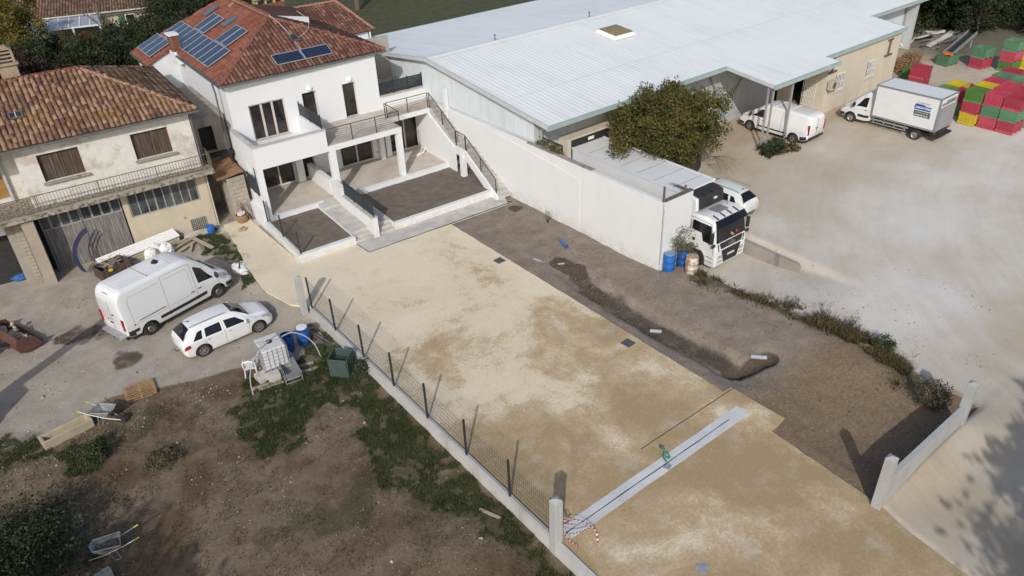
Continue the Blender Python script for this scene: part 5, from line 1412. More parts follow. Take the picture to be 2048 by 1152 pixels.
def body_object(B, wheels, R, hw, parent, mat, name='body', nx=70):
    """loft the shell and cut the wheel arches out of it"""
    o = B.mesh(nx).build(name, mat, parent)
    cut = MB()
    for x, zc in wheels:
        for sd in (-1, 1):
            cut.cyl((x, sd * (hw - 0.34), zc), (x, sd * (hw + 0.3), zc), R, n=28)
    co = cut.build('arch_cutter', None, parent)
    md = o.modifiers.new('arches', 'BOOLEAN'); md.object = co; md.operation = 'DIFFERENCE'; md.solver = 'EXACT'
    bpy.context.view_layer.update()
    dg = bpy.context.evaluated_depsgraph_get()
    me = bpy.data.meshes.new_from_object(o.evaluated_get(dg))
    o.modifiers.clear(); o.data = me
    bpy.data.objects.remove(co)
    me.materials.clear(); me.materials.append(mat); me.materials.append(BLACKP)
    # inner faces of the arches are black
    for p in me.polygons:
        c = p.center; p.material_index = 0
        for x, zc in wheels:
            if abs(c.y) < hw - 0.04 and math.hypot(c.x - x, c.z - zc) < R + 0.02 and (abs(p.normal.y) > 0.9 or (Vector((c.x - x, 0, c.z - zc)).normalized().dot(p.normal) < -0.7)) and abs(c.y) > hw - 0.40:
                p.material_index = 1
        p.use_smooth = True
    try: me.set_sharp_from_angle(angle=R_(35))
    except Exception: pass
    return o

def wheel(parent, x, y, R, w, rim, spokes=0, dual=False, hub_r=0.62):
    """upright wheel touching z=0 of its vehicle, y = outer face position (sign gives the side)"""
    sd = 1 if y > 0 else -1
    o = empty('wheel', (x, y, R), 0, parent)
    ww = w * (2.1 if dual else 1)
    m = MB(); m.lathe([(R * hub_r, 0.0), (R * 0.9, 0.012), (R * 0.985, -0.03), (R, -0.07), (R, -ww + 0.05), (R * 0.97, -ww), (R * 0.3, -ww)] if sd > 0 else [(R * hub_r, 0.0), (R * 0.9, -0.012), (R * 0.985, 0.03), (R, 0.07), (R, ww - 0.05), (R * 0.97, ww), (R * 0.3, ww)], 28, (0, 0, 0), 'y'); m.build('tyre', RUBBER, o, smooth=True)
    d = -sd
    if dual:
        m = MB(); m.lathe([(0.0, d * 0.01), (R * .18, d * 0.0), (R * .2, d * .06), (R * .42, d * .10), (R * .55, d * .03), (R * .64, d * .0)], 24, (0, 0, 0), 'y'); m.build('rim', rim, o, smooth=True)
        return o
    if spokes:
        m = MB(); m.lathe([(R * 0.56, d * 0.03), (R * 0.60, d * -0.004), (R * 0.655, d * -0.004), (R * 0.66, d * 0.02)], 24, (0, 0, 0), 'y')
        for k in range(spokes):
            a = 2 * math.pi * k / spokes
            for da in (-0.10, 0.10):
                m.beam((R * .1 * math.cos(a), d * 0.0, R * .1 * math.sin(a)), (R * .6 * math.cos(a + da), d * 0.012, R * .6 * math.sin(a + da)), 0.028, 0.03, (0, 1, 0))
        m.lathe([(0.0, d * -0.008), (R * .16, d * -0.006), (R * .18, d * .02)], 14, (0, 0, 0), 'y'); m.build('rim', rim, o)
        m = MB(); m.lathe([(0.0, d * 0.05), (R * .62, d * 0.05)], 18, (0, 0, 0), 'y'); m.build('brake_backing', BLACKP, o)
    else:
        m = MB(); m.lathe([(0.0, d * 0.0), (R * .2, d * 0.005), (R * .24, d * .03), (R * .45, d * .045), (R * .5, d * .02), (R * .63, d * .0), (R * .66, d * 0.03)], 24, (0, 0, 0), 'y'); m.build('rim', rim, o, smooth=True)
        m = MB(); m.lathe([(R * .20, d * -0.002), (R * .36, d * 0.012), (R * .38, d * .02)], 12, (0, 0, 0), 'y'); m.build('hub_cap', RIMS, o)
    return o

def place(name, label, cat, loc, ang, group=None):
    return thing(name, label, cat, loc, ang, group)

def mirror_arm(parent, x, y, z, sd, big=1.0, mat=None):
    o = MB(); o.lump((x, y + sd * 0.13 * big, z + 0.07), (0.06 * big, 0.10 * big, 0.12 * big), 3, 3, 0.03); q = o.build('door_mirror', mat or BLACKP, parent, smooth=True)
    return q

# ---- 1: big white high roof van -------------------------------------------------
def big_van():
    hd = math.atan2(33.89 - 32.8, 7.58 - 3.99)
    fx, fy = math.cos(hd), math.sin(hd); rx, ry = fy, -fx            # right side towards the camera
    zg = -0.40; hw = 0.99
    # origin: midpoint of wheelbase on the ground; near side tyre bottoms are given
    mx, my = (3.99 + 7.58) / 2 - rx * (hw - 0.06), (32.8 + 33.89) / 2 - ry * (hw - 0.06)
    V = place('panel_van', 'large white high roof panel van parked by the farmhouse', 'van', (mx, my, zg), hd)
    wb = 3.68; xr, xf = -wb / 2, wb / 2; Rw = 0.345
    st = [(-2.90, .60, 1.0, 2.10, .86, .93, .84, .16), (-2.86, .50, 1.05, 2.36, .93, .985, .86, .18), (-2.70, .43, 1.08, 2.62, .95, .99, .86, .19), (-2.5, .40, 1.1, 2.70, .96, .995, .86, .20), (0.2, .36, 1.12, 2.71, .96, .995, .86, .20),
          (0.62, .36, 1.13, 2.67, .96, .995, .85, .20), (1.05, .36, 1.15, 2.48, .96, .99, .82, .18), (1.62, .36, 1.14, 1.98, .96, .98, .76, .14), (2.08, .36, 1.12, 1.42, .95, .96, .80, .10), (2.35, .37, 1.02, 1.27, .94, .95, .78, .14),
          (2.66, .38, .86, 1.06, .90, .91, .70, .16), (2.78, .42, .76, .92, .82, .84, .60, .14)]
    B = Body(st)
    body_object(B, [(xr, Rw), (xf, Rw)], 0.44, hw, V, CARW, nx=80)
    B.top_patch(2.04, 1.08, .80, .84, name='windscreen', mat=GLASS_CAR, parent=V)
    for sd in (1, -1):
        B.patch([(0.90, .475), (1.92, .475), (1.36, .70), (0.90, .72)], sd, name='side_window', mat=GLASS_CAR, parent=V)
        B.line([(0.80, .10), (0.77, .45), (0.80, .74)], sd, parent=V); B.line([(-0.72, .08), (-0.75, .45), (-0.72, .74), (0.8, .74)], sd, parent=V)
        B.line([(-2.45, .40), (-2.45, .66), (-2.35, .70), (-0.85, .70)], sd, r=0.006, parent=V); B.line([(-0.6, .36), (0.7, .36)], sd, r=0.006, parent=V)
        B.line([(-0.6, .70), (0.55, .70), (0.62, .66), (0.62, .45)], sd, r=0.006, parent=V); B.line([(-2.6, .34), (-0.8, .34)], sd, r=0.006, parent=V)
        B.line([(2.02, .12), (1.98, .45)], sd, r=0.006, parent=V)
        B.patch([(-2.3, .405), (-0.8, .405), (-0.8, .425), (-2.3, .425)], sd, 0.012, name='sliding_rail', mat=BLACKP, parent=V)
        B.patch([(-1.36, .135), (1.38, .135), (1.38, .235), (-1.36, .235)], sd, 0.018, name='side_moulding', mat=BLACKP, parent=V)
        B.patch([(-2.82, .135), (-2.30, .135), (-2.30, .235), (-2.82, .235)], sd, 0.018, name='side_moulding', mat=BLACKP, parent=V)
        B.patch([(-2.88, .02), (-2.52, .02), (-2.55, .20), (-2.86, .24)], sd, 0.02, name='bumper_corner', mat=BLACKP, parent=V)
        B.patch([(2.32, .03), (2.76, .03), (2.76, .24), (2.32, .2)], sd, 0.02, name='front_bumper', mat=BLACKP, parent=V)
        B.patch([(2.32, .44), (2.70, .40), (2.64, .70), (2.38, .72)], sd, 0.014, name='headlight', mat=CLEARL, parent=V)
        B.patch([(0.84, .395), (1.06, .395), (1.06, .42), (0.84, .42)], sd, 0.03, n=4, name='door_handle', mat=BLACKP, parent=V)
        B.patch([(0.46, .395), (0.68, .395), (0.68, .42), (0.46, .42)], sd, 0.03, n=4, name='door_handle', mat=BLACKP, parent=V)
        m = MB(); m.box(-2.93, -2.78, sd * 0.865 - 0.07, sd * 0.865 + 0.12, 0.78, 1.38); m.build('tail_light', REDL, V, bevel=0.03)
        mirror_arm(V, 1.85, sd * 0.97, 1.30, sd, 1.4)
        m = MB(); m.cyl((-2.46, sd * 0.985, 0.95), (-2.46, sd * 1.0, 0.95), 0.04, n=10); m.build('fuel_cap', BLACKP, V)
        wheel(V, xr, sd * (hw - 0.05), Rw, 0.22, RIMD); wheel(V, xf, sd * (hw - 0.05), Rw, 0.22, RIMD)
    # rear doors
    m = MB(); m.box(-2.915, -2.89, -0.004, 0.004, 0.62, 2.08); m.build('panel_seam', SEAM, V)
    m = MB(); m.box(-2.93, -2.89, 0.04, 0.22, 0.92, 0.97); m.box(-2.92, -2.89, -0.24, -0.14, 1.4, 1.48); m.box(-2.92, -2.89, 0.30, 0.36, 1.05, 1.1); m.build('door_handle', BLACKP, V)
    m = MB(); m.box(-2.93, -2.89, 0.2, 0.66, 0.64, 0.76); m.build('number_plate', PLATE, V)
    m = MB(); m.box(-3.16, -2.84, -0.80, 0.80, 0.44, 0.51); m.build('rear_step', GALV, V, bevel=0.02)
    m = MB(); m.box(-2.82, -2.74, -0.22, 0.22, 2.44, 2.50); m.build('brake_light', BLACKP, V)
    for k in range(7):
        x0 = -2.45; m = MB(); y = -0.54 + k * 0.18
        m.add([(x0, y - 0.05, 2.722), (0.15, y - 0.05, 2.732), (0.15, y + 0.05, 2.732), (x0, y + 0.05, 2.722), (x0 + 0.05, y - 0.03, 2.742), (0.1, y - 0.03, 2.75), (0.1, y + 0.03, 2.75), (x0 + 0.05, y + 0.03, 2.742)], [(0, 1, 5, 4), (1, 2, 6, 5), (2, 3, 7, 6), (3, 0, 4, 7), (4, 5, 6, 7)]); m.build('roof_rib', CARW, V)
    m = MB(); m.box(-1.15, -1.13, -0.72, 0.72, 2.72, 2.748); m.build('panel_seam', SEAM, V)
    m = MB(); m.lathe([(0.16, 2.73), (0.15, 2.78), (0.09, 2.80), (0.09, 2.86), (0.06, 2.88), (0.0, 2.885)], 14, (-0.25, 0.05, 0)); m.build('roof_ventilator', BLACKP, V, smooth=True)
    m = MB(); m.box(2.10, 2.16, -0.66, 0.66, 1.43, 1.455); m.beam((2.06, -0.45, 1.50), (1.80, 0.05, 1.85), 0.02, 0.02); m.beam((2.06, 0.25, 1.50), (1.8, 0.6, 1.80), 0.02, 0.02); m.build('wiper', BLACKP, V)
    m = MB(); m.box(-2.9, 2.6, -0.8, 0.8, 0.28, 0.42); m.build('underbody', BLACKP, V)
    return V
big_van()

# ---- small estate car -------------------------------------------------------------
def estate(name, label, near_r, near_f, zg, mat, detail=True):
    hd = math.atan2(near_f[1] - near_r[1], near_f[0] - near_r[0]); fx, fy = math.cos(hd), math.sin(hd); rx, ry = fy, -fx
    hw = 0.86; wb = 2.575
    mx, my = (near_r[0] + near_f[0]) / 2 - rx * (hw - 0.04), (near_r[1] + near_f[1]) / 2 - ry * (hw - 0.04)
    V = place(name, label, 'car', (mx, my, zg), hd)
    xr, xf = -wb / 2, wb / 2; Rw = 0.315
    st = [(-2.08, .42, .72, .90, .62, .66, .56, .10), (-2.02, .34, .76, 1.0, .74, .77, .62, .12), (-1.92, .27, .84, 1.10, .80, .835, .60, .12), (-1.66, .22, .88, 1.31, .82, .85, .50, .15), (-1.38, .20, .89, 1.41, .82, .86, .52, .16), (-1.0, .20, .89, 1.455, .82, .86, .54, .17), (-0.2, .19, .88, 1.485, .82, .86, .55, .17),
          (0.30, .19, .87, 1.45, .82, .86, .55, .16), (0.75, .19, .87, 1.24, .82, .86, .58, .12), (1.12, .19, .86, 1.00, .82, .855, .64, .08), (1.30, .20, .82, .945, .82, .85, .64, .10), (1.75, .22, .72, .86, .78, .82, .60, .13), (1.98, .26, .60, .74, .70, .74, .50, .13), (2.08, .32, .52, .60, .56, .60, .36, .08)]
    B = Body(st)
    body_object(B, [(xr, Rw), (xf, Rw)], 0.375, hw, V, mat, nx=80)
    B.top_patch(1.10, 0.32, .80, .84, name='windscreen', mat=GLASS_CAR, parent=V)
    B.top_patch(-1.985, -1.52, .76, .84, name='rear_window', mat=GLASS_CAR, parent=V)
    for sd in (1, -1):
        B.patch([(-0.18, .465), (0.95, .465), (0.42, .70), (-0.15, .72)], sd, name='side_window', mat=GLASS_CAR, parent=V)
        B.patch([(-1.12, .465), (-0.26, .465), (-0.23, .72), (-1.00, .72)], sd, name='side_window', mat=GLASS_CAR, parent=V)
        B.patch([(-1.66, .48), (-1.18, .465), (-1.06, .72), (-1.30, .70)], sd, name='side_window', mat=GLASS_CAR, parent=V)
        B.patch([(-2.05, .30), (-1.72, .34), (-1.78, .46), (-2.02, .47)], sd, 0.02, name='tail_light', mat=REDL, parent=V)
        B.patch([(1.50, .44), (1.96, .36), (1.86, .62), (1.58, .66)], sd, 0.012, name='headlight', mat=CLEARL, parent=V)
        B.line([(-0.22, .06), (-0.22, .45), (-0.2, .73)], sd, r=0.006, parent=V); B.line([(0.82, .06), (0.92, .45)], sd, r=0.006, parent=V); B.line([(-1.05, .28), (-1.15, .45)], sd, r=0.006, parent=V)
        B.patch([(-0.08, .375), (0.10, .375), (0.10, .395), (-0.08, .395)], sd, 0.03, n=4, name='door_handle', mat=CHROME, parent=V)
        B.patch([(-1.02, .385), (-0.84, .385), (-0.84, .405), (-1.02, .405)], sd, 0.03, n=4, name='door_handle', mat=CHROME, parent=V)
        mirror_arm(V, 0.72, sd * 0.85, 0.92, sd, 0.9, mat)
        m = MB(); m.tube([(-1.55, sd * 0.52, 1.50), (-1.4, sd * 0.53, 1.535), (-0.1, sd * 0.53, 1.555), (0.1, sd * 0.52, 1.52)], 0.014, 6); m.build('roof_rail', CHROME if False else SEAM, V)
        wheel(V, xr, sd * (hw - 0.035), Rw, 0.19, RIMS, 7); wheel(V, xf, sd * (hw - 0.035), Rw, 0.19, RIMS, 7)
    m = MB(); m.box(-2.115, -2.08, -0.26, 0.26, 0.60, 0.71); m.build('number_plate', PLATE, V)
    m = MB(); m.tube([(-2.05, 0.0, 0.32), (-2.2, 0.0, 0.32), (-2.24, 0.0, 0.42)], 0.02, 6); m.build('tow_bar', BLACKP, V)
    m = MB(); m.tube([(-1.42, 0, 1.52), (-1.62, 0, 1.60)], 0.012, 6); m.lump((-1.40, 0, 1.52), (.05, .03, .025), 1); m.build('aerial', BLACKP, V)
    m = MB(); m.box(-1.9, 1.9, -0.66, 0.66, 0.15, 0.24); m.build('underbody', BLACKP, V)
    m = MB(); m.box(2.05, 2.095, -0.35, 0.35, 0.36, 0.46); m.build('front_grille', BLACKP, V)
    return V
estate('estate_car', 'small white estate car parked beside the large van', (5.33, 29.56), (7.9, 29.7), -0.42, CARW)
estate('parked_car', 'pale mint car parked on the far side of the refrigerated truck', (33.3, 22.2), (33.2, 24.75), 0.10, CARMINT)

# ---- 3: medium panel van under the canopy ------------------------------------------
def mid_van():
    nr, nf = (42.5, 25.65), (42.44, 28.92)
    hd = math.atan2(nf[1] - nr[1], nf[0] - nr[0]); lx, ly = -math.sin(hd), math.cos(hd)      # left side is the near one
    hw = 0.985
    mx, my = (nr[0] + nf[0]) / 2 - lx * (hw - 0.06), (nr[1] + nf[1]) / 2 - ly * (hw - 0.06)
    V = place('panel_van', 'white low roof panel van parked under the warehouse canopy', 'van', (mx, my, 0.41), hd)
    wb = 3.28; xr, xf = -wb / 2, wb / 2; Rw = 0.335
    st = [(-2.62, .55, .95, 1.72, .84, .90, .74, .18), (-2.55, .45, 1.0, 1.86, .92, .965, .78, .20), (-2.2, .34, 1.02, 1.95, .95, .985, .78, .20), (0.5, .31, 1.03, 1.97, .95, .985, .79, .20), (0.85, .31, 1.04, 1.92, .95, .985, .77, .18),
          (1.35, .31, 1.06, 1.62, .95, .98, .70, .14), (1.95, .31, 1.04, 1.20, .94, .96, .72, .08), (2.2, .32, .95, 1.08, .92, .94, .70, .12), (2.5, .34, .78, .93, .86, .88, .62, .14), (2.66, .40, .66, .76, .72, .76, .48, .10)]
    B = Body(st)
    body_object(B, [(xr, Rw), (xf, Rw)], 0.42, hw, V, CARW, nx=80)
    B.top_patch(1.93, 0.92, .80, .84, name='windscreen', mat=GLASS_CAR, parent=V)
    for sd in (1, -1):
        B.patch([(0.62, .475), (1.72, .475), (1.12, .70), (0.66, .72)], sd, name='side_window', mat=GLASS_CAR, parent=V)
        B.line([(0.52, .08), (0.5, .45), (0.52, .74)], sd, parent=V); B.line([(-0.62, .08), (-0.64, .45), (-0.64, .74)], sd, parent=V); B.line([(1.78, .12), (1.80, .45)], sd, r=.006, parent=V)
        B.patch([(-1.15, .14), (1.15, .14), (1.15, .20), (-1.15, .20)], sd, 0.018, name='side_moulding', mat=BLACKP, parent=V)
        B.patch([(-2.6, .02), (-2.1, .02), (-2.1, .20), (-2.58, .22)], sd, 0.02, name='bumper_corner', mat=BLACKP, parent=V)
        B.patch([(2.1, .03), (2.62, .03), (2.62, .24), (2.1, .16)], sd, 0.02, name='front_bumper', mat=BLACKP, parent=V)
        B.patch([(2.1, .46), (2.52, .40), (2.46, .68), (2.16, .70)], sd, 0.014, name='headlight', mat=CLEARL, parent=V)
        B.patch([(0.60, .40), (0.80, .40), (0.80, .42), (0.60, .42)], sd, 0.03, n=4, name='door_handle', mat=BLACKP, parent=V)
        m = MB(); m.box(-2.64, -2.54, sd * 0.86 - 0.06, sd * 0.86 + 0.07, 0.78, 1.42); m.build('tail_light', REDL, V, bevel=0.02)
        mirror_arm(V, 1.6, sd * 0.95, 1.18, sd, 1.3)
        wheel(V, xr, sd * (hw - 0.05), Rw, 0.21, RIMS, 5); wheel(V, xf, sd * (hw - 0.05), Rw, 0.21, RIMS, 5)
    m = MB(); m.box(-2.66, -2.6, -0.84, 0.84, 0.42, 0.58); m.build('rear_bumper', BLACKP, V, bevel=0.02)
    m = MB(); m.box(-2.645, -2.615, -0.005, 0.005, 0.6, 1.74); m.build('panel_seam', SEAM, V)
    m = MB(); m.box(-2.66, -2.62, 0.12, 0.56, 0.72, 0.83); m.build('number_plate', PLATE, V)
    m = MB(); m.box(-2.65, -2.62, -0.1, 0.1, 1.05, 1.1); m.box(-2.56, -2.50, -0.3, 0.3, 1.80, 1.84); m.build('door_handle', BLACKP, V)
    for k in (-0.9, 0.1):
        m = MB(); m.box(k - 0.03, k + 0.03, -0.6, 0.6, 1.965, 2.005); m.build('roof_bar', CARW, V)
    m = MB(); m.box(-2.4, 2.4, -0.8, 0.8, 0.24, 0.36); m.build('underbody', BLACKP, V)
mid_van()

# ---- 4: rental box truck --------------------------------------------------------------
def box_truck():
    V = place('box_truck', 'white box truck with blue rental logo parked beside the coloured bins', 'truck', (49.12, 22.6, 0.55), R_(90.5))
    wb = 4.45; xr, xf = -1.95, 2.5; Rw = 0.34; hw = 0.99
    st = [(1.15, .45, 1.15, 2.20, .94, .985, .80, .16), (1.35, .40, 1.15, 2.24, .96, .99, .80, .18), (1.6, .36, 1.15, 2.22, .96, .99, .80, .18), (2.0, .36, 1.16, 1.98, .96, .985, .76, .14), (2.55, .36, 1.14, 1.46, .95, .96, .78, .10), (2.85, .38, 1.04, 1.26, .94, .95, .76, .14), (3.2, .40, .86, 1.06, .90, .91, .68, .16), (3.35, .45, .75, .90, .80, .82, .56, .12)]
    B = Body(st)
    body_object(B, [(xf, Rw)], 0.43, hw, V, CARW2, name='cab', nx=50)
    B.top_patch(2.52, 1.72, .80, .84, name='windscreen', mat=GLASS_CAR, parent=V)
    for sd in (1, -1):
        B.patch([(1.45, .475), (2.34, .475), (1.86, .70), (1.48, .72)], sd, name='side_window', mat=GLASS_CAR, parent=V)
        B.patch([(1.2, .135), (2.05, .135), (2.05, .235), (1.2, .235)], sd, 0.018, name='side_moulding', mat=BLACKP, parent=V)
        B.patch([(2.95, .03), (3.32, .03), (3.32, .24), (2.95, .2)], sd, 0.02, name='front_bumper', mat=BLACKP, parent=V)
        B.patch([(2.95, .44), (3.28, .40), (3.22, .70), (3.0, .72)], sd, 0.014, name='headlight', mat=CLEARL, parent=V)
        B.patch([(1.42, .395), (1.62, .395), (1.62, .42), (1.42, .42)], sd, 0.03, n=4, name='door_handle', mat=BLACKP, parent=V)
        B.line([(1.36, .1), (1.34, .45), (1.36, .74)], sd, parent=V)
        mirror_arm(V, 2.3, sd * 0.97, 1.3, sd, 1.5)
        wheel(V, xf, sd * (hw - 0.05), Rw, 0.22, RIMS); wheel(V, xr, sd * (hw + 0.02), Rw, 0.2, RIMS, dual=True)
        m = MB(); m.beam((1.0, sd * 0.9, 0.62), (-1.4, sd * 0.9, 0.62), 0.04, 0.09); m.beam((1.0, sd * 0.9, 0.42), (-1.3, sd * 0.9, 0.42), 0.04, 0.05)
        for x in (0.9, 0.2, -0.5, -1.2): m.beam((x, sd * 0.9, 0.40), (x, sd * 0.9, 0.86), 0.04, 0.05)
        m.build('side_guard', GALV, V)
    m = MB(); m.box(-3.2, 1.1, -0.45, 0.45, 0.52, 0.86); m.build('chassis', BLACKP, V)
    # box body
    BX0, BX1, BYh, BZ0, BZ1 = -3.06, 1.05, 1.04, 0.88, 2.92
    m = MB(); m.box(BX0, BX1, -BYh, BYh, BZ0, BZ1); m.build('cargo_box', simple('box_white', (0.64, 0.645, 0.64), (0.60, 0.605, 0.60), 2, 0.3, 0.7, 0.45), V)
    fr = simple('box_edge_grey', (0.17, 0.175, 0.18), (0.22, 0.225, 0.23), 5, rough=0.5)
    e = 0.045
    for y in (-BYh, BYh):
        for z in (BZ0, BZ1):
            m = MB(); m.box(BX0 - e, BX1 + e, y - e if y < 0 else y - 0.02, y + 0.02 if y < 0 else y + e, z - 0.05, z + 0.03 if z == BZ1 else z + 0.05); m.build('edge_trim', fr, V)
        for x in (BX0, BX1):
            m = MB(); m.box(x - e, x + e, y - e * 0.9 if y < 0 else y - 0.02, y + 0.02 if y < 0 else y + e * 0.9, BZ0 + 0.051, BZ1 - 0.051); m.build('edge_trim', fr, V)
    for x in (BX0, BX1):
        m = MB(); m.box(x - e * 0.8, x + e * 0.8, -BYh + 0.021, BYh - 0.021, BZ1 - 0.05, BZ1 + 0.026); m.build('edge_trim', fr, V)
    m = MB(); m.box(BX0 - 0.10, BX0 - 0.046, -BYh + 0.03, BYh - 0.03, BZ0 + 0.0, BZ0 + 1.45); m.build('tail_lift', simple('tail_lift_alu', (0.34, 0.345, 0.35), (0.27, 0.275, 0.28), 2, 0.3, 0.7, 0.5, metal=0.3, stretch=(1, 1, .3)), V)
    m = MB(); m.box(BX0 - 0.07, BX0 - 0.02, -0.80, 0.85, BZ0 + 1.58, BZ0 + 1.70); m.build('rear_lettering_strip', fr, V)
    m = MB(); m.box(BX0 - 0.07, BX0 - 0.02, -0.80, 0.30, BZ0 + 1.73, BZ0 + 1.82); m.build('rear_lettering_strip', fr, V)
    m = MB(); m.box(BX0 - 0.28, BX0 + 0.1, -0.9, 0.9, 0.42, 0.54); m.beam((BX0 + 0.1, 0.5, 0.5), (BX0 + 0.5, 0.5, 0.8), 0.08, 0.08); m.beam((BX0 + 0.1, -0.5, 0.5), (BX0 + 0.5, -0.5, 0.8), 0.08, 0.08); m.build('under_run_bar', BLACKP, V)
    for sd in (1, -1):
        m = MB(); m.box(BX0 - 0.05, BX0 + 0.0, sd * 0.92 - 0.1, sd * 0.92 + 0.1, 0.66, 0.80); m.build('tail_light', REDL, V)
    # printed logo on the near (left) side
    BLUE = simple('logo_blue', (0.02, 0.075, 0.26), (0.025, 0.085, 0.28), 4, rough=0.5); DKG = simple('logo_grey', (0.075, 0.085, 0.09), (0.09, 0.10, 0.105), 4, rough=0.5); LTX = simple('logo_white', (0.72, 0.73, 0.74), (0.7, 0.71, 0.72), 4, rough=0.5)
    y = BYh + 0.003
    # side seen from the left: front of the truck is at the left, so text runs towards -x
    side = lambda x, z: Matrix(((-1, 0, 0, x), (0, 0, 1, y), (0, 1, 0, z), (0, 0, 0, 1)))
    def flat(pts, mat, name, t=0.004):
        m = MB(); m.slab([(px, y, pz) for px, pz in pts], (0, t, 0)); m.build(name, mat, V)
    X = lambda v: -1.55 - v                                 # logo starts here and runs rearwards
    flat([(X(0.02), 2.34), (X(0.62), 2.34), (X(0.66), 2.26), (X(1.02), 2.26), (X(1.06), 2.15), (X(1.0), 2.06), (X(1.0), 1.98), (X(0.04), 1.98), (X(-0.02), 2.10)], BLUE, 'logo_panel')
    flat([(X(0.0), 1.93), (X(1.04), 1.93), (X(1.06), 1.56), (X(0.05), 1.56)], DKG, 'logo_panel')
    text_mesh('Louez-moi!', 0.17, DKG, V, 'lettering', side(X(0.12), 2.385), 0.002, 0.3)
    text_mesh("LOCAT'UNION", 0.165, LTX, V, 'lettering', Matrix.Translation((0, 0.005, 0)) @ side(X(0.06), 2.075), 0.002, 0.15, 0.006)
    text_mesh('04 90 76 76 76', 0.135, LTX, V, 'lettering', Matrix.Translation((0, 0.005, 0)) @ side(X(0.10), 1.61), 0.002, 0.1, 0.003)
    text_mesh('LOCATION DE VEHICULES', 0.07, LTX, V, 'lettering', Matrix.Translation((0, 0.005, 0)) @ side(X(0.1), 1.80), 0.002, 0.1)
box_truck()

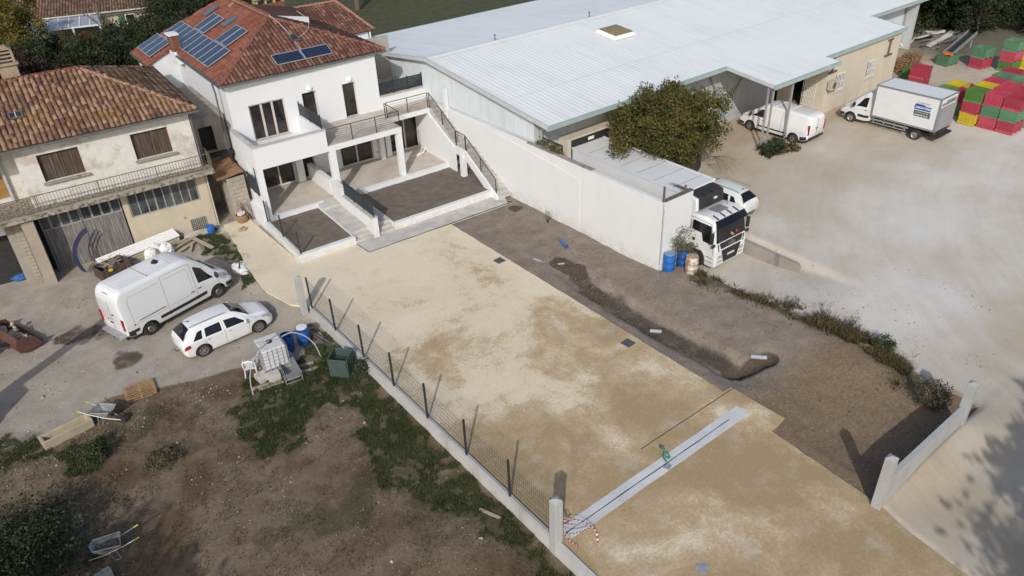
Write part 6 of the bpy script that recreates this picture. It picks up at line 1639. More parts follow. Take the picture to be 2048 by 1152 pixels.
# ---- 5: refrigerated truck at the dock --------------------------------------------------
def fridge_truck():
    V = place('refrigerated_truck', 'white refrigerated truck backed onto the loading dock behind the white wall', 'truck', (28.54, 24.0, -0.60), R_(-90))
    # local +x forward (towards -Y of the world); y=+ is world +X
    hw = 1.17; F0, F1 = 2.55, 4.42                            # cab back and front
    prof = [(F0, 0.95), (F0, 2.72), (F0 + 0.10, 2.80), (F1 - 0.75, 2.90), (F1 - 0.28, 2.78), (F1 - 0.10, 1.62), (F1 - 0.02, 1.30), (F1, 0.95), (F1 - 0.02, 0.38), (F1 - 0.12, 0.32), (F1 - 0.62, 0.32), (F1 - 0.66, 0.90), (F1 - 0.75, 0.97)]
    m = MB(); n = len(prof)
    ring = []
    for (yy, sc) in ((-hw, 0.0), (-hw + 0.05, 1.0), (hw - 0.05, 1.0), (hw, 0.0)):
        for (x, z) in prof:
            d = 0.0 if sc else 0.05
            m.v.append((x - (d if x > F0 + 0.5 else -d * 0.5), yy, z - (d if z > 1.5 else 0)))
    for k in range(3):
        for i in range(n): m.f.append((k * n + i, k * n + (i + 1) % n, (k + 1) * n + (i + 1) % n, (k + 1) * n + i))
    m.f.append(tuple(range(n - 1, -1, -1))); m.f.append(tuple(3 * n + i for i in range(n)))
    m.build('cab', CARW2, V, bevel=0.05, seg=3, smooth=True)
    wx = F1 - 1.20; Rw = 0.50
    def onf(x0, x1, y0, y1, z0, z1, nm, mat, bevel=0.0): 
        q = MB(); q.box(x0, x1, y0, y1, z0, z1); return q.build(nm, mat, V, bevel=bevel)
    # windscreen: a slab following the front slope
    q = MB(); q.slab([(F1 - 0.26, -1.06, 2.64), (F1 - 0.26, 1.06, 2.64), (F1 - 0.085, 1.09, 1.66), (F1 - 0.085, -1.09, 1.66)], (0.02, 0, 0.0)); q.build('windscreen', GLASS_CAR, V)
    q = MB(); q.slab([(F1 - 0.34, -1.10, 2.78), (F1 - 0.34, 1.10, 2.78), (F1 - 0.06, 1.10, 2.52), (F1 - 0.06, -1.10, 2.52)], (0.05, 0, 0.02)); q.build('sun_visor', GLASS_CAR, V)
    for k in range(4):
        y = -0.85 + k * 0.5; q = MB(); q.beam((F1 - 0.66, y, 2.93), (F1 - 0.30, y, 2.84), 0.05, 0.04); q.build('visor_bracket', BLACKP, V)
    onf(F0 + 0.55, F0 + 1.15, -0.42, 0.42, 2.86, 2.925, 'roof_hatch', simple('grey_hatch', (0.20, 0.21, 0.21), (0.17, 0.175, 0.175), 5, rough=0.3), 0.03)
    # side windows and doors
    for sd in (-1, 1):
        y = sd * (hw + 0.004)
        q = MB(); q.slab([(F0 + 0.28, y, 1.98), (F0 + 0.90, y, 1.98), (F0 + 1.02, y, 1.56), (F1 - 0.30, y, 1.56), (F1 - 0.42, y, 2.52), (F0 + 0.32, y, 2.52)], (0, sd * 0.012, 0)); q.build('side_window', GLASS_CAR, V)
        q = MB(); q.slab([(F0 + 0.14, y, 1.95), (F0 + 0.24, y, 1.95), (F0 + 0.28, y, 2.45), (F0 + 0.16, y, 2.45)], (0, sd * 0.01, 0)); q.build('side_window', CLEARL, V)
        q = MB(); q.tube([(F0 + 0.08, y, 1.0), (F0 + 0.08, y, 2.6), (F0 + 0.3, y, 2.66), (F1 - 0.42, y, 2.62), (F1 - 0.22, y, 1.5), (F1 - 0.2, y, 0.95)], 0.010, 5); q.build('door_seam', BLACKP, V)
        q = MB(); q.box(F0 + 0.36, F0 + 0.52, sd * 1.165 if sd > 0 else -1.185, 1.185 if sd > 0 else -1.165, 1.40, 1.56); q.build('door_handle', BLACKP, V)
        q = MB(); q.lump((F1 - 0.10, sd * (hw + 0.14), 1.60), (0.07, 0.16, 0.10), 4, 3, .04); q.build('door_mirror', BLACKP, V, smooth=True)
        q = MB(); q.box(F1 - 0.24, F1 - 0.10, sd * (hw + 0.22) - 0.08, sd * (hw + 0.22) + 0.08, 1.75, 2.30); q.beam((F1 - 0.2, sd * hw, 2.35), (F1 - 0.16, sd * (hw + 0.22), 2.28), 0.03, 0.03); q.build('door_mirror', BLACKP, V, bevel=0.03)
        for k, z in enumerate((0.42, 0.66, 0.90)):
            q = MB(); q.box(F1 - 0.60, F1 - 0.16, sd * 1.08 if sd > 0 else -1.20, 1.20 if sd > 0 else -1.08, z - 0.10, z - 0.055); q.build('entry_step', GALV, V)
        # wheel arch over the front wheel
        q = MB(); K = 14; o_ = []
        for k in range(K + 1):
            a = math.pi * (0.02 + 0.96 * k / K); o_.append((wx + 0.66 * math.cos(a), Rw + 0.06 + 0.66 * math.sin(a)))
        for k in range(K + 1):
            a = math.pi * (0.98 - 0.96 * k / K); o_.append((wx + 0.57 * math.cos(a), Rw + 0.04 + 0.57 * math.sin(a)))
        q.slab([(x, sd * 0.80, z) for x, z in o_], (0, sd * 0.39, 0)); q.build('wheel_arch', CARW2, V, smooth=True)
        q = MB(); q.cyl((wx, sd * 0.72, Rw + .05), (wx, sd * 0.82, Rw + .05), 0.6, n=24); q.build('arch_liner', BLACKP, V)
        wheel(V, wx, sd * (hw - 0.02), Rw, 0.30, RIMD, hub_r=0.6)
        wheel(V, -3.4, sd * (hw - 0.02), Rw, 0.28, RIMD, dual=True)
        # front lamps in the bumper corners
        q = MB(); q.box(F1 - 0.03, F1 + 0.012, sd * 0.80 - 0.20, sd * 0.80 + 0.20, 0.78, 0.96); q.build('headlight', CLEARL, V, bevel=0.02)
        q = MB(); q.box(F1 - 0.04, F1 + 0.006, sd * 0.80 - 0.17, sd * 0.80 + 0.17, 0.56, 0.68); q.build('fog_lamp', CLEARL, V, bevel=0.02)
        q = MB(); q.slab([(F1 - 0.03, sd * 0.90, 1.20), (F1 - 0.03, sd * 0.96, 1.20), (F1 - 0.06, sd * 1.00, 1.58), (F1 - 0.06, sd * 0.96, 1.58)], (0.03, 0, 0)); q.build('air_slot', BLACKP, V)
    # grille with lettering, lower intake, plate
    q = MB(); q.slab([(F1 - 0.035, -0.78, 1.30), (F1 - 0.035, 0.78, 1.30), (F1 - 0.065, 0.86, 1.60), (F1 - 0.065, -0.86, 1.60)], (0.045, 0, 0)); q.build('upper_grille', BLACKP, V)
    q = MB(); q.slab([(F1 - 0.01, -0.50, 0.48), (F1 - 0.01, 0.50, 0.48), (F1 - 0.01, 0.74, 1.20), (F1 - 0.01, -0.74, 1.20)], (0.03, 0, 0)); q.build('lower_grille', BLACKP, V)
    for k in range(4): onf(F1 + 0.015, F1 + 0.028, -0.5 - k * 0.05, 0.5 + k * 0.05, 0.60 + k * 0.15, 0.625 + k * 0.15, 'grille_bar', BLACKP)
    onf(F1 + 0.022, F1 + 0.034, -0.26, 0.26, 0.80, 0.91, 'number_plate', PLATE)
    text_mesh('MAN', 0.24, CHROME, V, 'lettering', Matrix(((0, 0, 1, F1 + 0.0), (1, 0, 0, 0.0), (0, 1, 0, 1.345), (0, 0, 0, 1))), 0.012, 0, 0.004, 'CENTER')
    onf(F1 - 0.045, F1 + 0.0, -0.1, 0.1, 1.545, 1.575, 'badge', CHROME)
    # things behind the glass
    # box body
    bx0, bx1 = -6.6, 2.12; bz0, bz1 = 1.05, 3.66; bw = 1.22
    boxm = simple('insulated_box_white', (0.655, 0.665, 0.665), (0.61, 0.62, 0.62), 1.0, 0.3, 0.7, 0.4)
    m = MB(); m.box(bx0, bx1, -bw, bw, bz0, bz1); m.build('cargo_box', boxm, V, bevel=0.03)
    for k in range(7):
        x = bx0 + 0.6 + k * 1.22; onf(x - 0.012, x + 0.012, -bw + 0.06, bw - 0.06, bz1, bz1 + 0.008, 'roof_seam', SEAM)
    for sd in (-1, 1): onf(bx0, bx1, sd * bw - 0.05, sd * bw + 0.05, bz1 - 0.05, bz1 + 0.02, 'roof_rail', boxm)
    # soot from the exhaust on the roof
    t = NT('roof_soot'); tcn = t.n('ShaderNodeTexCoord'); gx_ = t.n('ShaderNodeSeparateXYZ'); t.l(tcn.outputs['Object'], gx_.inputs[0])
    t.col((0.02, 0.02, 0.02)); 
    fade = t.math('MULTIPLY', t.ramp(gx_.outputs[0], [(0.0, 0.0), (0.75, 1.0)]), t.ramp(t.math('ABSOLUTE', gx_.outputs[1]), [(0.02, 1.0), (0.22, 0.0)]))
    t.l(t.math('MULTIPLY', fade, t.noise(6, 4, 0.6, vec=tcn.outputs['Object']), clamp=True), t.b.inputs['Alpha']); t.set(0.9)
    SOOT = t.m
    q = MB(); q.box(0, 1.3, -0.22, 0.22, 0, 0.002); q.build('soot_stain', SOOT, V, loc=(0.78, -0.80, bz1 + 0.012))
    onf(bx0 + 0.3, F0 + 0.4, -0.45, 0.45, 0.55, 1.0, 'chassis', BLACKP)
    # refrigeration unit over the cab
    q = MB(); q.slab([(bx1, -1.04, 2.72), (bx1 + 0.45, -1.04, 2.66), (bx1 + 0.78, -1.04, 2.88), (bx1 + 0.70, -1.04, 3.50), (bx1 + 0.1, -1.04, 3.60), (bx1, -1.04, 3.60)], (0, 0.20, 0)); q.build('cooler_side', CARW2, V, bevel=0.05, smooth=True)
    q = MB(); q.slab([(bx1, 0.84, 2.72), (bx1 + 0.45, 0.84, 2.66), (bx1 + 0.78, 0.84, 2.88), (bx1 + 0.70, 0.84, 3.50), (bx1 + 0.1, 0.84, 3.60), (bx1, 0.84, 3.60)], (0, 0.20, 0)); q.build('cooler_side', BLACKP, V, bevel=0.05, smooth=True)
    q = MB(); q.slab([(bx1, -0.839, 2.74), (bx1 + 0.46, -0.839, 2.68), (bx1 + 0.80, -0.839, 2.9), (bx1 + 0.72, -0.839, 3.52), (bx1 + 0.1, -0.839, 3.62), (bx1, -0.839, 3.62)], (0, 1.678, 0)); q.build('cooler_casing', BLACKP, V, bevel=0.04, smooth=True)
    for k in range(5): onf(bx1 + 0.2, bx1 + 0.66, -0.7 + k * 0.3, -0.55 + k * 0.3, 3.52, 3.58, 'cooler_louvre', BLACKP)
    q = MB(); q.lathe([(0, 0.0), (0.10, 0.002), (0.11, -0.01)], 16, (0, 0, 0), 'x'); b_ = q.build('cooler_badge', PLATE, V, loc=(bx1 + 0.78, 0.35, 3.22), rot=(0, R_(-8), 0)); b_.scale = (1, 1.4, 0.6)
    q = MB(); q.lathe([(0, 0.0), (0.10, -0.002), (0.11, 0.01)], 16, (0, 0, 0), 'y'); b_ = q.build('cooler_badge', PLATE, V, loc=(bx1 + 0.32, -1.06, 2.86)); b_.scale = (1.5, 1, 0.5)
    q = MB(); q.tube([(F0 + 0.8, 0.75, 2.9), (F0 + 0.78, 0.75, 3.35)], 0.012, 5); q.build('aerial', BLACKP, V)
    # dashboard ornaments seen through the screen
    return V
fridge_truck()
# two toys on the dashboard would sit behind dark glass: a red and white ball and a pink figure
for nm, lb, y, c, r in (('dashboard_ball', 'small red ball behind the truck windscreen', 0.42, (0.5, 0.03, 0.03), (0.03, 0.07, 0.07)), ('dashboard_plush', 'pale pink plush toy behind the truck windscreen', 0.02, (0.5, 0.25, 0.2), (0.03, 0.15, 0.07))):
    m = MB(); m.lump((0, 0, 0), r, 5, 3, 0.12 if 'plush' in nm else 0.02)
    o = m.build(nm, simple(nm + '_mat', c, tuple(min(1, x * 1.4) for x in c), 12), smooth=True, loc=(28.54 + y, 24.0 - 4.42 + 0.105, -0.6 + 1.88))
    tag(o, lb, 'toy')

# ---- 6: loader bucket full of rubble reaching in at the left edge --------------------------
def loader():
    RUST = simple('rusty_bucket', (0.075, 0.038, 0.03), (0.13, 0.062, 0.045), 3, 0.3, 0.7, 0.8, bump=0.2)
    YEL = simple('faded_red_machine', (0.34, 0.04, 0.03), (0.28, 0.035, 0.03), 3, rough=0.5)
    V = place('loader', 'rusty loader bucket full of rubble reaching in from the left edge', 'loader', (-0.98, 36.3, -0.44), R_(-72))
    # bucket: side plates, curved back, floor; local x across, y forward
    w = 1.25; pr = [(0.55, 0.30), (0.42, 0.18), (-0.1, 0.12), (-0.42, 0.25), (-0.50, 0.62), (-0.36, 0.95)]
    for sd in (-1, 1):
        m = MB(); m.slab([(sd * w, y, z) for y, z in pr] + [(sd * w, 0.35, 0.72)], (sd * 0.03, 0, 0)); m.build('bucket_side', RUST, V)
    m = MB()
    for (y0, z0), (y1, z1) in zip(pr[:-1], pr[1:]):
        m.slab([(-w, y0, z0), (w, y0, z0), (w, y1, z1), (-w, y1, z1)], (0, 0.0 if False else -0.02, -0.02))
    m.build('bucket_shell', RUST, V)
    m = MB(); m.beam((-w, 0.58, 0.28), (w, 0.58, 0.28), 0.10, 0.05); m.build('cutting_edge', RUST, V)
    m = MB(); m.beam((-w, -0.36, 0.97), (w, -0.36, 0.97), 0.08, 0.06); m.build('top_edge', RUST, V)
    # boom and front carriage going back towards the machine outside the picture
    for sd in (-0.5, 0.5):
        m = MB(); m.tube([(sd, -0.45, 0.5), (sd, -1.3, 0.75), (sd, -2.4, 1.5)], 0.09, 8); m.build('lift_arm', BLACKP, V)
    m = MB(); m.box(-0.9, 0.9, -5.6, -2.2, 0.55, 1.5); m.build('machine_body', YEL, V, bevel=0.1)
    m = MB(); m.box(-0.6, 0.6, -4.9, -3.3, 1.501, 2.7); m.build('cab', BLACKP, V, bevel=0.08)
    for sd in (-1, 1):
        for y in (-2.8, -5.0): wheel(V, sd * 1.0, 0.0, 0.0001 + 0.62, 0.4, RIMS).location = (sd * 0.75, y, 0.62)
    for o in list(V.children):
        if o.name.startswith('wheel'): o.rotation_euler = (0, 0, R_(90) if o.location.x < 0 else R_(-90))
    ST_ = simple('rubble_stone', (0.52, 0.45, 0.36), (0.36, 0.30, 0.235), 4, 0.3, 0.7, 0.95)
    for k in range(46):
        x = random.uniform(-1.1, 1.1); y = random.uniform(-0.35, 0.35); r = random.uniform(0.06, 0.15)
        m = MB(); m.lump((0, 0, 0), (r * random.uniform(.8, 1.3), r, r * .8), k, 0, 0.3)
        p = V.matrix_basis @ Vector((x, y, 0.42 + random.uniform(0, 0.22)))
        o = m.build('rubble_stone', ST_, loc=p); tag(o, 'pale rubble stone heaped in the loader bucket', 'stone', 'rubble in the loader bucket')
loader()
X_ = place('excavator', 'red excavator beyond the left edge, its raised boom shading the yard', 'excavator', (-5.0, 29.9, -0.42), R_(12))
for (d, nm, mt) in (((-1.2, 1.0, -.85, .85, .55, 1.5), 'machine_body', REDL), ((-.2, .9, -.8, .1, 1.501, 2.6), 'cab', BLACKP), ((-1.3, 1.3, -1.0, -.6, 0, .54), 'track', RUBBER), ((-1.3, 1.3, .6, 1.0, 0, .54), 'track', RUBBER)):
    m = MB(); m.box(*d); m.build(nm, mt, X_, bevel=.06)
m = MB(); m.beam((.2, .3, 1.5), (2.8, .1, 4.7), .34, .42); m.beam((2.8, .1, 4.7), (2.75, .1, 3.4), .26, .3); m.build('boom', REDL, X_)
# ------------------------------------------------------------------ left boundary fence
FX = 10.33
BLW = render_wall('raw_block_render', (0.50, 0.49, 0.47), (0.42, 0.41, 0.385), ((0.30, 0.285, 0.255), 0.7))
bw = thing('fence_wall', 'long low pale concrete wall carrying the mesh fence beside the courtyard', 'low wall', (FX, 12.0, 0))
def low_wall(name, y0, y1, zt, parent):
    m = MB(); n = int((y1 - y0) / 0.25); prof = []
    for k in range(n + 1):
        y = y0 + (y1 - y0) * k / n; prof.append((y, -0.75, zt + random.uniform(-0.004, 0.004)))
    vs = []; fs = []
    for (y, zb, zz) in prof:
        o = random.uniform(-0.008, 0.008)
        vs += [(-0.12 + o, y, zb), (-0.11 + o, y, zz), (0.09, y, zz), (0.09, y, zb)]
    for k in range(n):
        for q in range(3): fs.append((4 * k + q, 4 * k + q + 1, 4 * k + q + 5, 4 * k + q + 4))
    fs += [(3, 2, 1, 0), (4 * n, 4 * n + 1, 4 * n + 2, 4 * n + 3)]
    m.add(vs, [f[::-1] for f in fs]); return m.build(name, BLW, parent)
low_wall('wall_course', 0.16, 17.15, 0.10, bw); low_wall('wall_course', -9.0, -0.16, 0.06, bw)
PILLM = render_wall('concrete_pillar', (0.40, 0.405, 0.40), (0.345, 0.345, 0.335), ((0.27, 0.26, 0.245), 0.5))
def pillar(x, y, zb, zt, w, label, rot=0.0, half_cap=True):
    p = thing('gate_pillar', label, 'pillar', (x, y, 0), rot)
    m = MB(); m.box(-w / 2, w / 2, -w / 2, w / 2, zb, zt); m.build('shaft', PILLM, p, bevel=0.012)
    m = MB(); m.add([(-w / 2, -w / 2, zt + .001), (w / 2, -w / 2, zt + .001), (w / 2, w / 2, zt + .001), (-w / 2, w / 2, zt + .001), (0, 0, zt + 0.08)], [(0, 1, 4), (1, 2, 4), (2, 3, 4), (3, 0, 4), (3, 2, 1, 0)]); m.build('cap', PILLM, p)
    return p
pillar(FX + 0.02, 11.98, -0.8, 1.85, 0.30, 'tall pale concrete pillar at the near end of the mesh fence')
pillar(FX - 0.30, 29.45, -0.5, 1.78, 0.26, 'concrete pillar at the far end of the mesh fence near the house')
fe = thing('mesh_fence', 'dark welded mesh fence panels between steel posts on the low wall', 'fence', (FX, 0, 0))
FP = [12.2, 14.3, 16.79, 19.33, 21.8, 24.27, 26.85, 29.2]
for y in FP:
    m = MB(); m.box(-0.032, 0.032, -0.032, 0.032, -0.1, 1.74); m.build('post', ANTH, fe, loc=(0.0, y, 0.0))
    m = MB(); m.box(-0.034, 0.034, -0.034, 0.034, 1.741, 1.76); m.build('post_cap', BLACKP, fe, loc=(0.0, y, 0.0))
for y0, y1 in zip(FP[:-1], FP[1:]): mesh_panel(fe, (0.0, y0 + 0.03), (0.0, y1 - 0.03), 0.14, 1.55, 0.1, 0.2, 0.0028)

# right boundary: two pillars and a stepped wall over the soil pit
pillar(19.22, 6.40, -0.6, 2.12, 0.30, 'light concrete pillar at the front corner of the brown soil', R_(1))
pillar(24.62, 6.45, -0.6, 2.12, 0.30, 'far concrete pillar at the end of the right boundary wall', R_(1))
rw = thing('pit_wall', 'low grey concrete wall between the two right hand pillars', 'low wall', (19.22, 6.40, 0), R_(0.5))
m = MB(); m.box(0.16, 5.24, -0.10, 0.10, -0.9, 1.12); m.build('wall_course', PILLM, rw, bevel=0.01)

# concrete kerb right of the truck ramp
kb = thing('ramp_kerb', 'rough concrete kerb along the truck ramp', 'kerb', (30.35, 0, 0))
m = MB(); m.prism([(-0.15, 16.6), (0.12, 16.9), (0.2, 20.0), (0.22, 30.0), (-0.18, 30.0)], -0.9, 0.06); m.build('kerb_stone', OLDCONC, kb, bevel=0.03)

# ------------------------------------------------------------------ plastic bins (bulk crates)
def crate_mat(name, c):
    t = NT(name); oi = t.n('ShaderNodeObjectInfo')
    n = t.noise(2.0, 5, 0.6)
    f = t.math('MULTIPLY_ADD', oi.outputs['Random'], 0.55, t.math('MULTIPLY', n, 0.45))
    t.col(t.ramp(f, [(0.25, tuple(x * 0.8 for x in c)), (0.55, c), (0.8, tuple(min(1, x * 1.12 + 0.02) for x in c))]))
    return t.set(0.5, spec=0.35)
CM_ = dict(red=crate_mat('bin_red', (0.37, 0.045, 0.075)), green=crate_mat('bin_green', (0.10, 0.215, 0.125)), leaf=crate_mat('bin_leaf_green', (0.085, 0.185, 0.045)), yellow=crate_mat('bin_yellow', (0.50, 0.39, 0.03)))
def crate_mesh(col):
    L, W, Hh = 1.18, 1.12, 0.76                # x, y, z
    m = MB(); t_ = 0.03; zb = 0.16
    def ring(e, z): return [(-L / 2 + e, -W / 2 + e, z), (L / 2 - e, -W / 2 + e, z), (L / 2 - e, W / 2 - e, z), (-L / 2 + e, W / 2 - e, z)]
    def band(r0, r1, flip=False):
        o = len(m.v); m.v += r0 + r1
        for k in range(4):
            f = (o + k, o + (k + 1) % 4, o + 4 + (k + 1) % 4, o + 4 + k); m.f.append(f[::-1] if flip else f)
    band(ring(0.035, zb), ring(0.012, Hh - 0.06)); band(ring(0.012, Hh - 0.06), ring(-0.01, Hh - 0.055)); band(ring(-0.01, Hh - 0.055), ring(-0.01, Hh)); band(ring(-0.01, Hh), ring(0.045, Hh))
    band(ring(0.045, Hh), ring(0.07, zb + 0.03)); o = len(m.v); m.v += ring(0.07, zb + 0.03); m.f.append((o, o + 1, o + 2, o + 3)); o = len(m.v); m.v += ring(0.035, zb); m.f.append((o + 3, o + 2, o + 1, o))
    # ribs on the four sides
    for k in range(5):
        f = -0.42 + k * 0.21
        for sd in (-1, 1):
            m.box(f * L - 0.02, f * L + 0.02, sd * (W / 2 - 0.02) - 0.018, sd * (W / 2 - 0.02) + 0.018, zb + 0.02, Hh - 0.06)
            m.box(sd * (L / 2 - 0.02) - 0.018, sd * (L / 2 - 0.02) + 0.018, f * W - 0.02, f * W + 0.02, zb + 0.02, Hh - 0.06)
    for z in (0.34, 0.52):
        for sd in (-1, 1):
            m.box(-L / 2 + 0.03, L / 2 - 0.03, sd * (W / 2 - 0.018) - 0.012, sd * (W / 2 - 0.018) + 0.012, z - 0.012, z + 0.012)
            m.box(sd * (L / 2 - 0.018) - 0.012, sd * (L / 2 - 0.018) + 0.012, -W / 2 + 0.03, W / 2 - 0.03, z - 0.012, z + 0.012)
    me = m.mesh('bin_tub'); me.materials.append(CM_[col])
    b = MB()
    for x in (-0.5, 0.0, 0.5): b.box(x * (L - 0.1) - 0.06, x * (L - 0.1) + 0.06, -W / 2 + 0.02, W / 2 - 0.02, 0.0, 0.155)
    for y in (-0.5, 0.0, 0.5): b.box(-L / 2 + 0.03, L / 2 - 0.03, y * (W - 0.14) - 0.05, y * (W - 0.14) + 0.05, 0.1, 0.158)
    sk_ = b.mesh('bin_skid'); sk_.materials.append(CM_[col])
    return me, sk_
CR = {c: crate_mesh(c) for c in CM_}
COLW = dict(red='red', green='grey green', leaf='leaf green', yellow='yellow')
def crate(x, y, z, col, label, rz_=0.0):
    o = link('bulk_bin', CR[col][0], None); o.location = (x, y, z); o.rotation_euler = (0, 0, rz_)
    tag(o, label, 'plastic bin', 'plastic bulk bins in the yard')
    link('skid_base', CR[col][1], None, o)
    return o
lev = {1: ['single'], 2: ['bottom', 'top'], 3: ['bottom', 'middle', 'top']}
def stack(x, y, cols, where, rz_=0.0):
    z = gz(x, y) + 0.02; x += random.uniform(-.05, .05); y += random.uniform(-.02, .02)
    for k, c in enumerate(cols):
        w = '' if len(cols) == 1 else lev[len(cols)][k] + ' '
        crate(x, y, z + k * 0.735, c, '%s%s bin %s' % (w, COLW[c], where), rz_ + random.uniform(-0.02, 0.02))
A = R_(-2)
# three front stacks facing the truck (rows run back along +x)
rowY = [19.5, 18.36, 17.2]
rowX = [53.1, 53.3, 53.3]
fronts = [['yellow', 'red', 'leaf'], ['red', 'green', 'red'], ['red', 'green', 'red']]
nm_ = ['in the stack nearest the box truck', 'in the second front stack from the box truck', 'in the front stack at the right edge']
for k in range(3): stack(rowX[k], rowY[k], fronts[k], nm_[k], A)
second = [['green', 'yellow', 'yellow'], ['red', 'green', 'red'], ['green', 'red', 'red']]
for k in range(3): stack(rowX[k] + 1.22, rowY[k] + 0.02, second[k], 'in the second row behind ' + ['the yellow footed stack', 'the middle front stack', 'the right front stack'][k], A)
third = [['red', 'leaf', 'red'], ['green', 'red', 'red'], ['red', 'green', 'red']]
for k in range(3): stack(rowX[k] + 2.44, rowY[k] + 0.04, third[k], 'in the third row behind ' + ['the yellow footed stack', 'the middle front stack', 'the right front stack'][k], A)
stack(56.9, 19.6, ['green', 'red', 'green'], 'in the fourth row on the truck side', A); stack(56.9, 18.4, ['red', 'leaf', 'green'], 'in the fourth row in the middle', A); stack(56.9, 17.2, ['green', 'red', 'leaf'], 'in the fourth row at the right', A)
stack(58.2, 19.6, ['red', 'green', 'red'], 'in the rearmost row on the truck side', A); stack(58.2, 18.4, ['green', 'red', 'red'], 'in the rearmost row at the right', A)
# group just behind the truck
stack(54.3, 21.9, ['green', 'leaf'], 'in the leaf green stack behind the truck tail', A); stack(55.6, 21.8, ['red', 'yellow'], 'in the yellow topped stack behind the truck tail', A); stack(54.3, 20.72, ['green', 'red'], 'in the red topped stack behind the truck tail', A); stack(55.55, 20.75, ['red', 'red'], 'in the all red pair behind the truck tail', A)
# scattered stacks at the back
stack(57.4, 25.3, ['red', 'red'], 'in the pair by the far corner of the beige wall', R_(3))
stack(58.9, 26.6, ['leaf'], 'standing alone beside the pallet pile', R_(4))
stack(63.6, 26.3, ['green'], 'holding orange scraps under the conveyor', R_(-12))
stack(64.6, 24.2, ['red', 'green'], 'in the pair right of the bin with orange scraps', R_(-10))
stack(65.2, 22.4, ['leaf', 'red', 'green'], 'in the tall stack at the back', R_(-6))
stack(66.3, 21.5, ['yellow'], 'beside the tall stack at the back', R_(-4))
m = MB()
for k in range(14): m.lump((random.uniform(-.35, .35), random.uniform(-.35, .35), 0.72 + random.uniform(0, .12)), (.15, .15, .08), k, 0, 0.3)
tag(m.build('orange_scraps', simple('orange_scrap', (0.62, 0.13, 0.02), (0.5, 0.09, 0.02), 5), loc=(63.6, 26.3, gz(63.6, 26.3))), 'heap of bright orange scraps in a green bin', 'scrap heap')
# pallets piled by the wall
WOODP = NT('pallet_wood'); gq = WOODP.noise(2.0, 6, 0.65, stretch=(3, 3, 3)); WOODP.col(WOODP.ramp(gq, [(0.3, (0.15, 0.09, 0.05)), (0.55, (0.26, 0.165, 0.095)), (0.75, (0.36, 0.25, 0.155))])); WOODP = WOODP.set(0.9, spec=0.15)
PALE = NT('fresh_pallet_wood'); gq = PALE.noise(2.2, 6, 0.65); PALE.col(PALE.ramp(gq, [(0.3, (0.20, 0.12, 0.055)), (0.55, (0.34, 0.225, 0.115)), (0.75, (0.45, 0.32, 0.18))])); PALE = PALE.set(0.9, spec=0.15)
_pm = {}
def pallet(loc, rot, label, mat, group=None, slats=8):
    if mat.name not in _pm:
        s_ = MB().box(-0.6, 0.6, -0.036, 0.036, 0, 0.022).mesh('slat'); s_.materials.append(mat)
        k_ = MB().box(-0.05, 0.05, -0.5, 0.5, 0, 0.08).mesh('bearer'); k_.materials.append(mat)
        _pm[mat.name] = (s_, k_)
    s_, k_ = _pm[mat.name]
    p = thing('pallet', label, 'pallet', loc, 0, group); p.rotation_euler = rot
    for x in (-0.52, 0, 0.52): link('bearer', k_, None, p, loc=(x, 0, 0.024))
    for k in range(slats): link('slat', s_, None, p, loc=(0, -0.45 + 0.9 * k / (slats - 1), 0.106), rot=(0, 0, random.uniform(-0.008, 0.008)))
    for y in (-0.45, 0.45): link('slat', s_, None, p, loc=(0, y, 0.0))
    return p
pallet((2.38, 28.95, gz(2.4, 28.9) + 0.02), (0, 0, R_(-6)), 'new yellowish wooden pallet lying on the bare soil', PALE, slats=7)
ords = ['lowest', 'second lowest', 'third lowest', 'fourth', 'fifth', 'sixth', 'seventh', 'eighth', 'topmost']
for k in range(9): pallet((61.2 + random.uniform(-.08, .08), 27.9 + random.uniform(-.08, .08), 0.82 + k * 0.145), (random.uniform(-.02, .02), random.uniform(-.02, .02), R_(-10)), '%s pallet of the pile beside the warehouse downpipe' % ords[k], WOODP, 'pallet piles by the warehouse', 6)
for k in range(7): pallet((59.9 + random.uniform(-.08, .08), 28.3 + random.uniform(-.08, .08), 0.82 + k * 0.145), (random.uniform(-.03, .03), random.uniform(-.03, .03), R_(-14)), '%s pallet of the ragged pile by the sliding door' % ords[k], WOODP, 'pallet piles by the warehouse', 6)
# conveyor trough and scrap steel behind the bins
cv = thing('conveyor', 'long grey steel conveyor trough sloping down behind the bins', 'conveyor', (66.5, 26.9, 0.9), R_(8))
m = MB(); m.slab([(-2.6, -0.35, 0.65), (3.2, -0.35, 1.2), (3.2, -0.35, 1.5), (-2.6, -0.35, 0.95)], (0, 0.05, 0)); m.slab([(-2.6, 0.35, 0.65), (3.2, 0.35, 1.2), (3.2, 0.35, 1.5), (-2.6, 0.35, 0.95)], (0, 0.05, 0)); m.build('side_plate', GALV, cv)
m = MB(); m.slab([(-2.6, -0.3, 0.7), (3.2, -0.3, 1.25), (3.2, 0.35, 1.25), (-2.6, 0.35, 0.7)], (0, 0, 0.03)); m.build('belt', BLACKP, cv)
for x in (-1.8, 2.4):
    m = MB(); m.beam((x, -0.3, 0), (x, -0.3, 0.9), 0.07, 0.07); m.beam((x, 0.35, 0), (x, 0.35, 0.9), 0.07, 0.07); m.build('leg', GALV, cv)
SCRAP = simple('scrap_grey', (0.23, 0.23, 0.225), (0.14, 0.135, 0.13), 3, rough=0.7, metal=0.3)
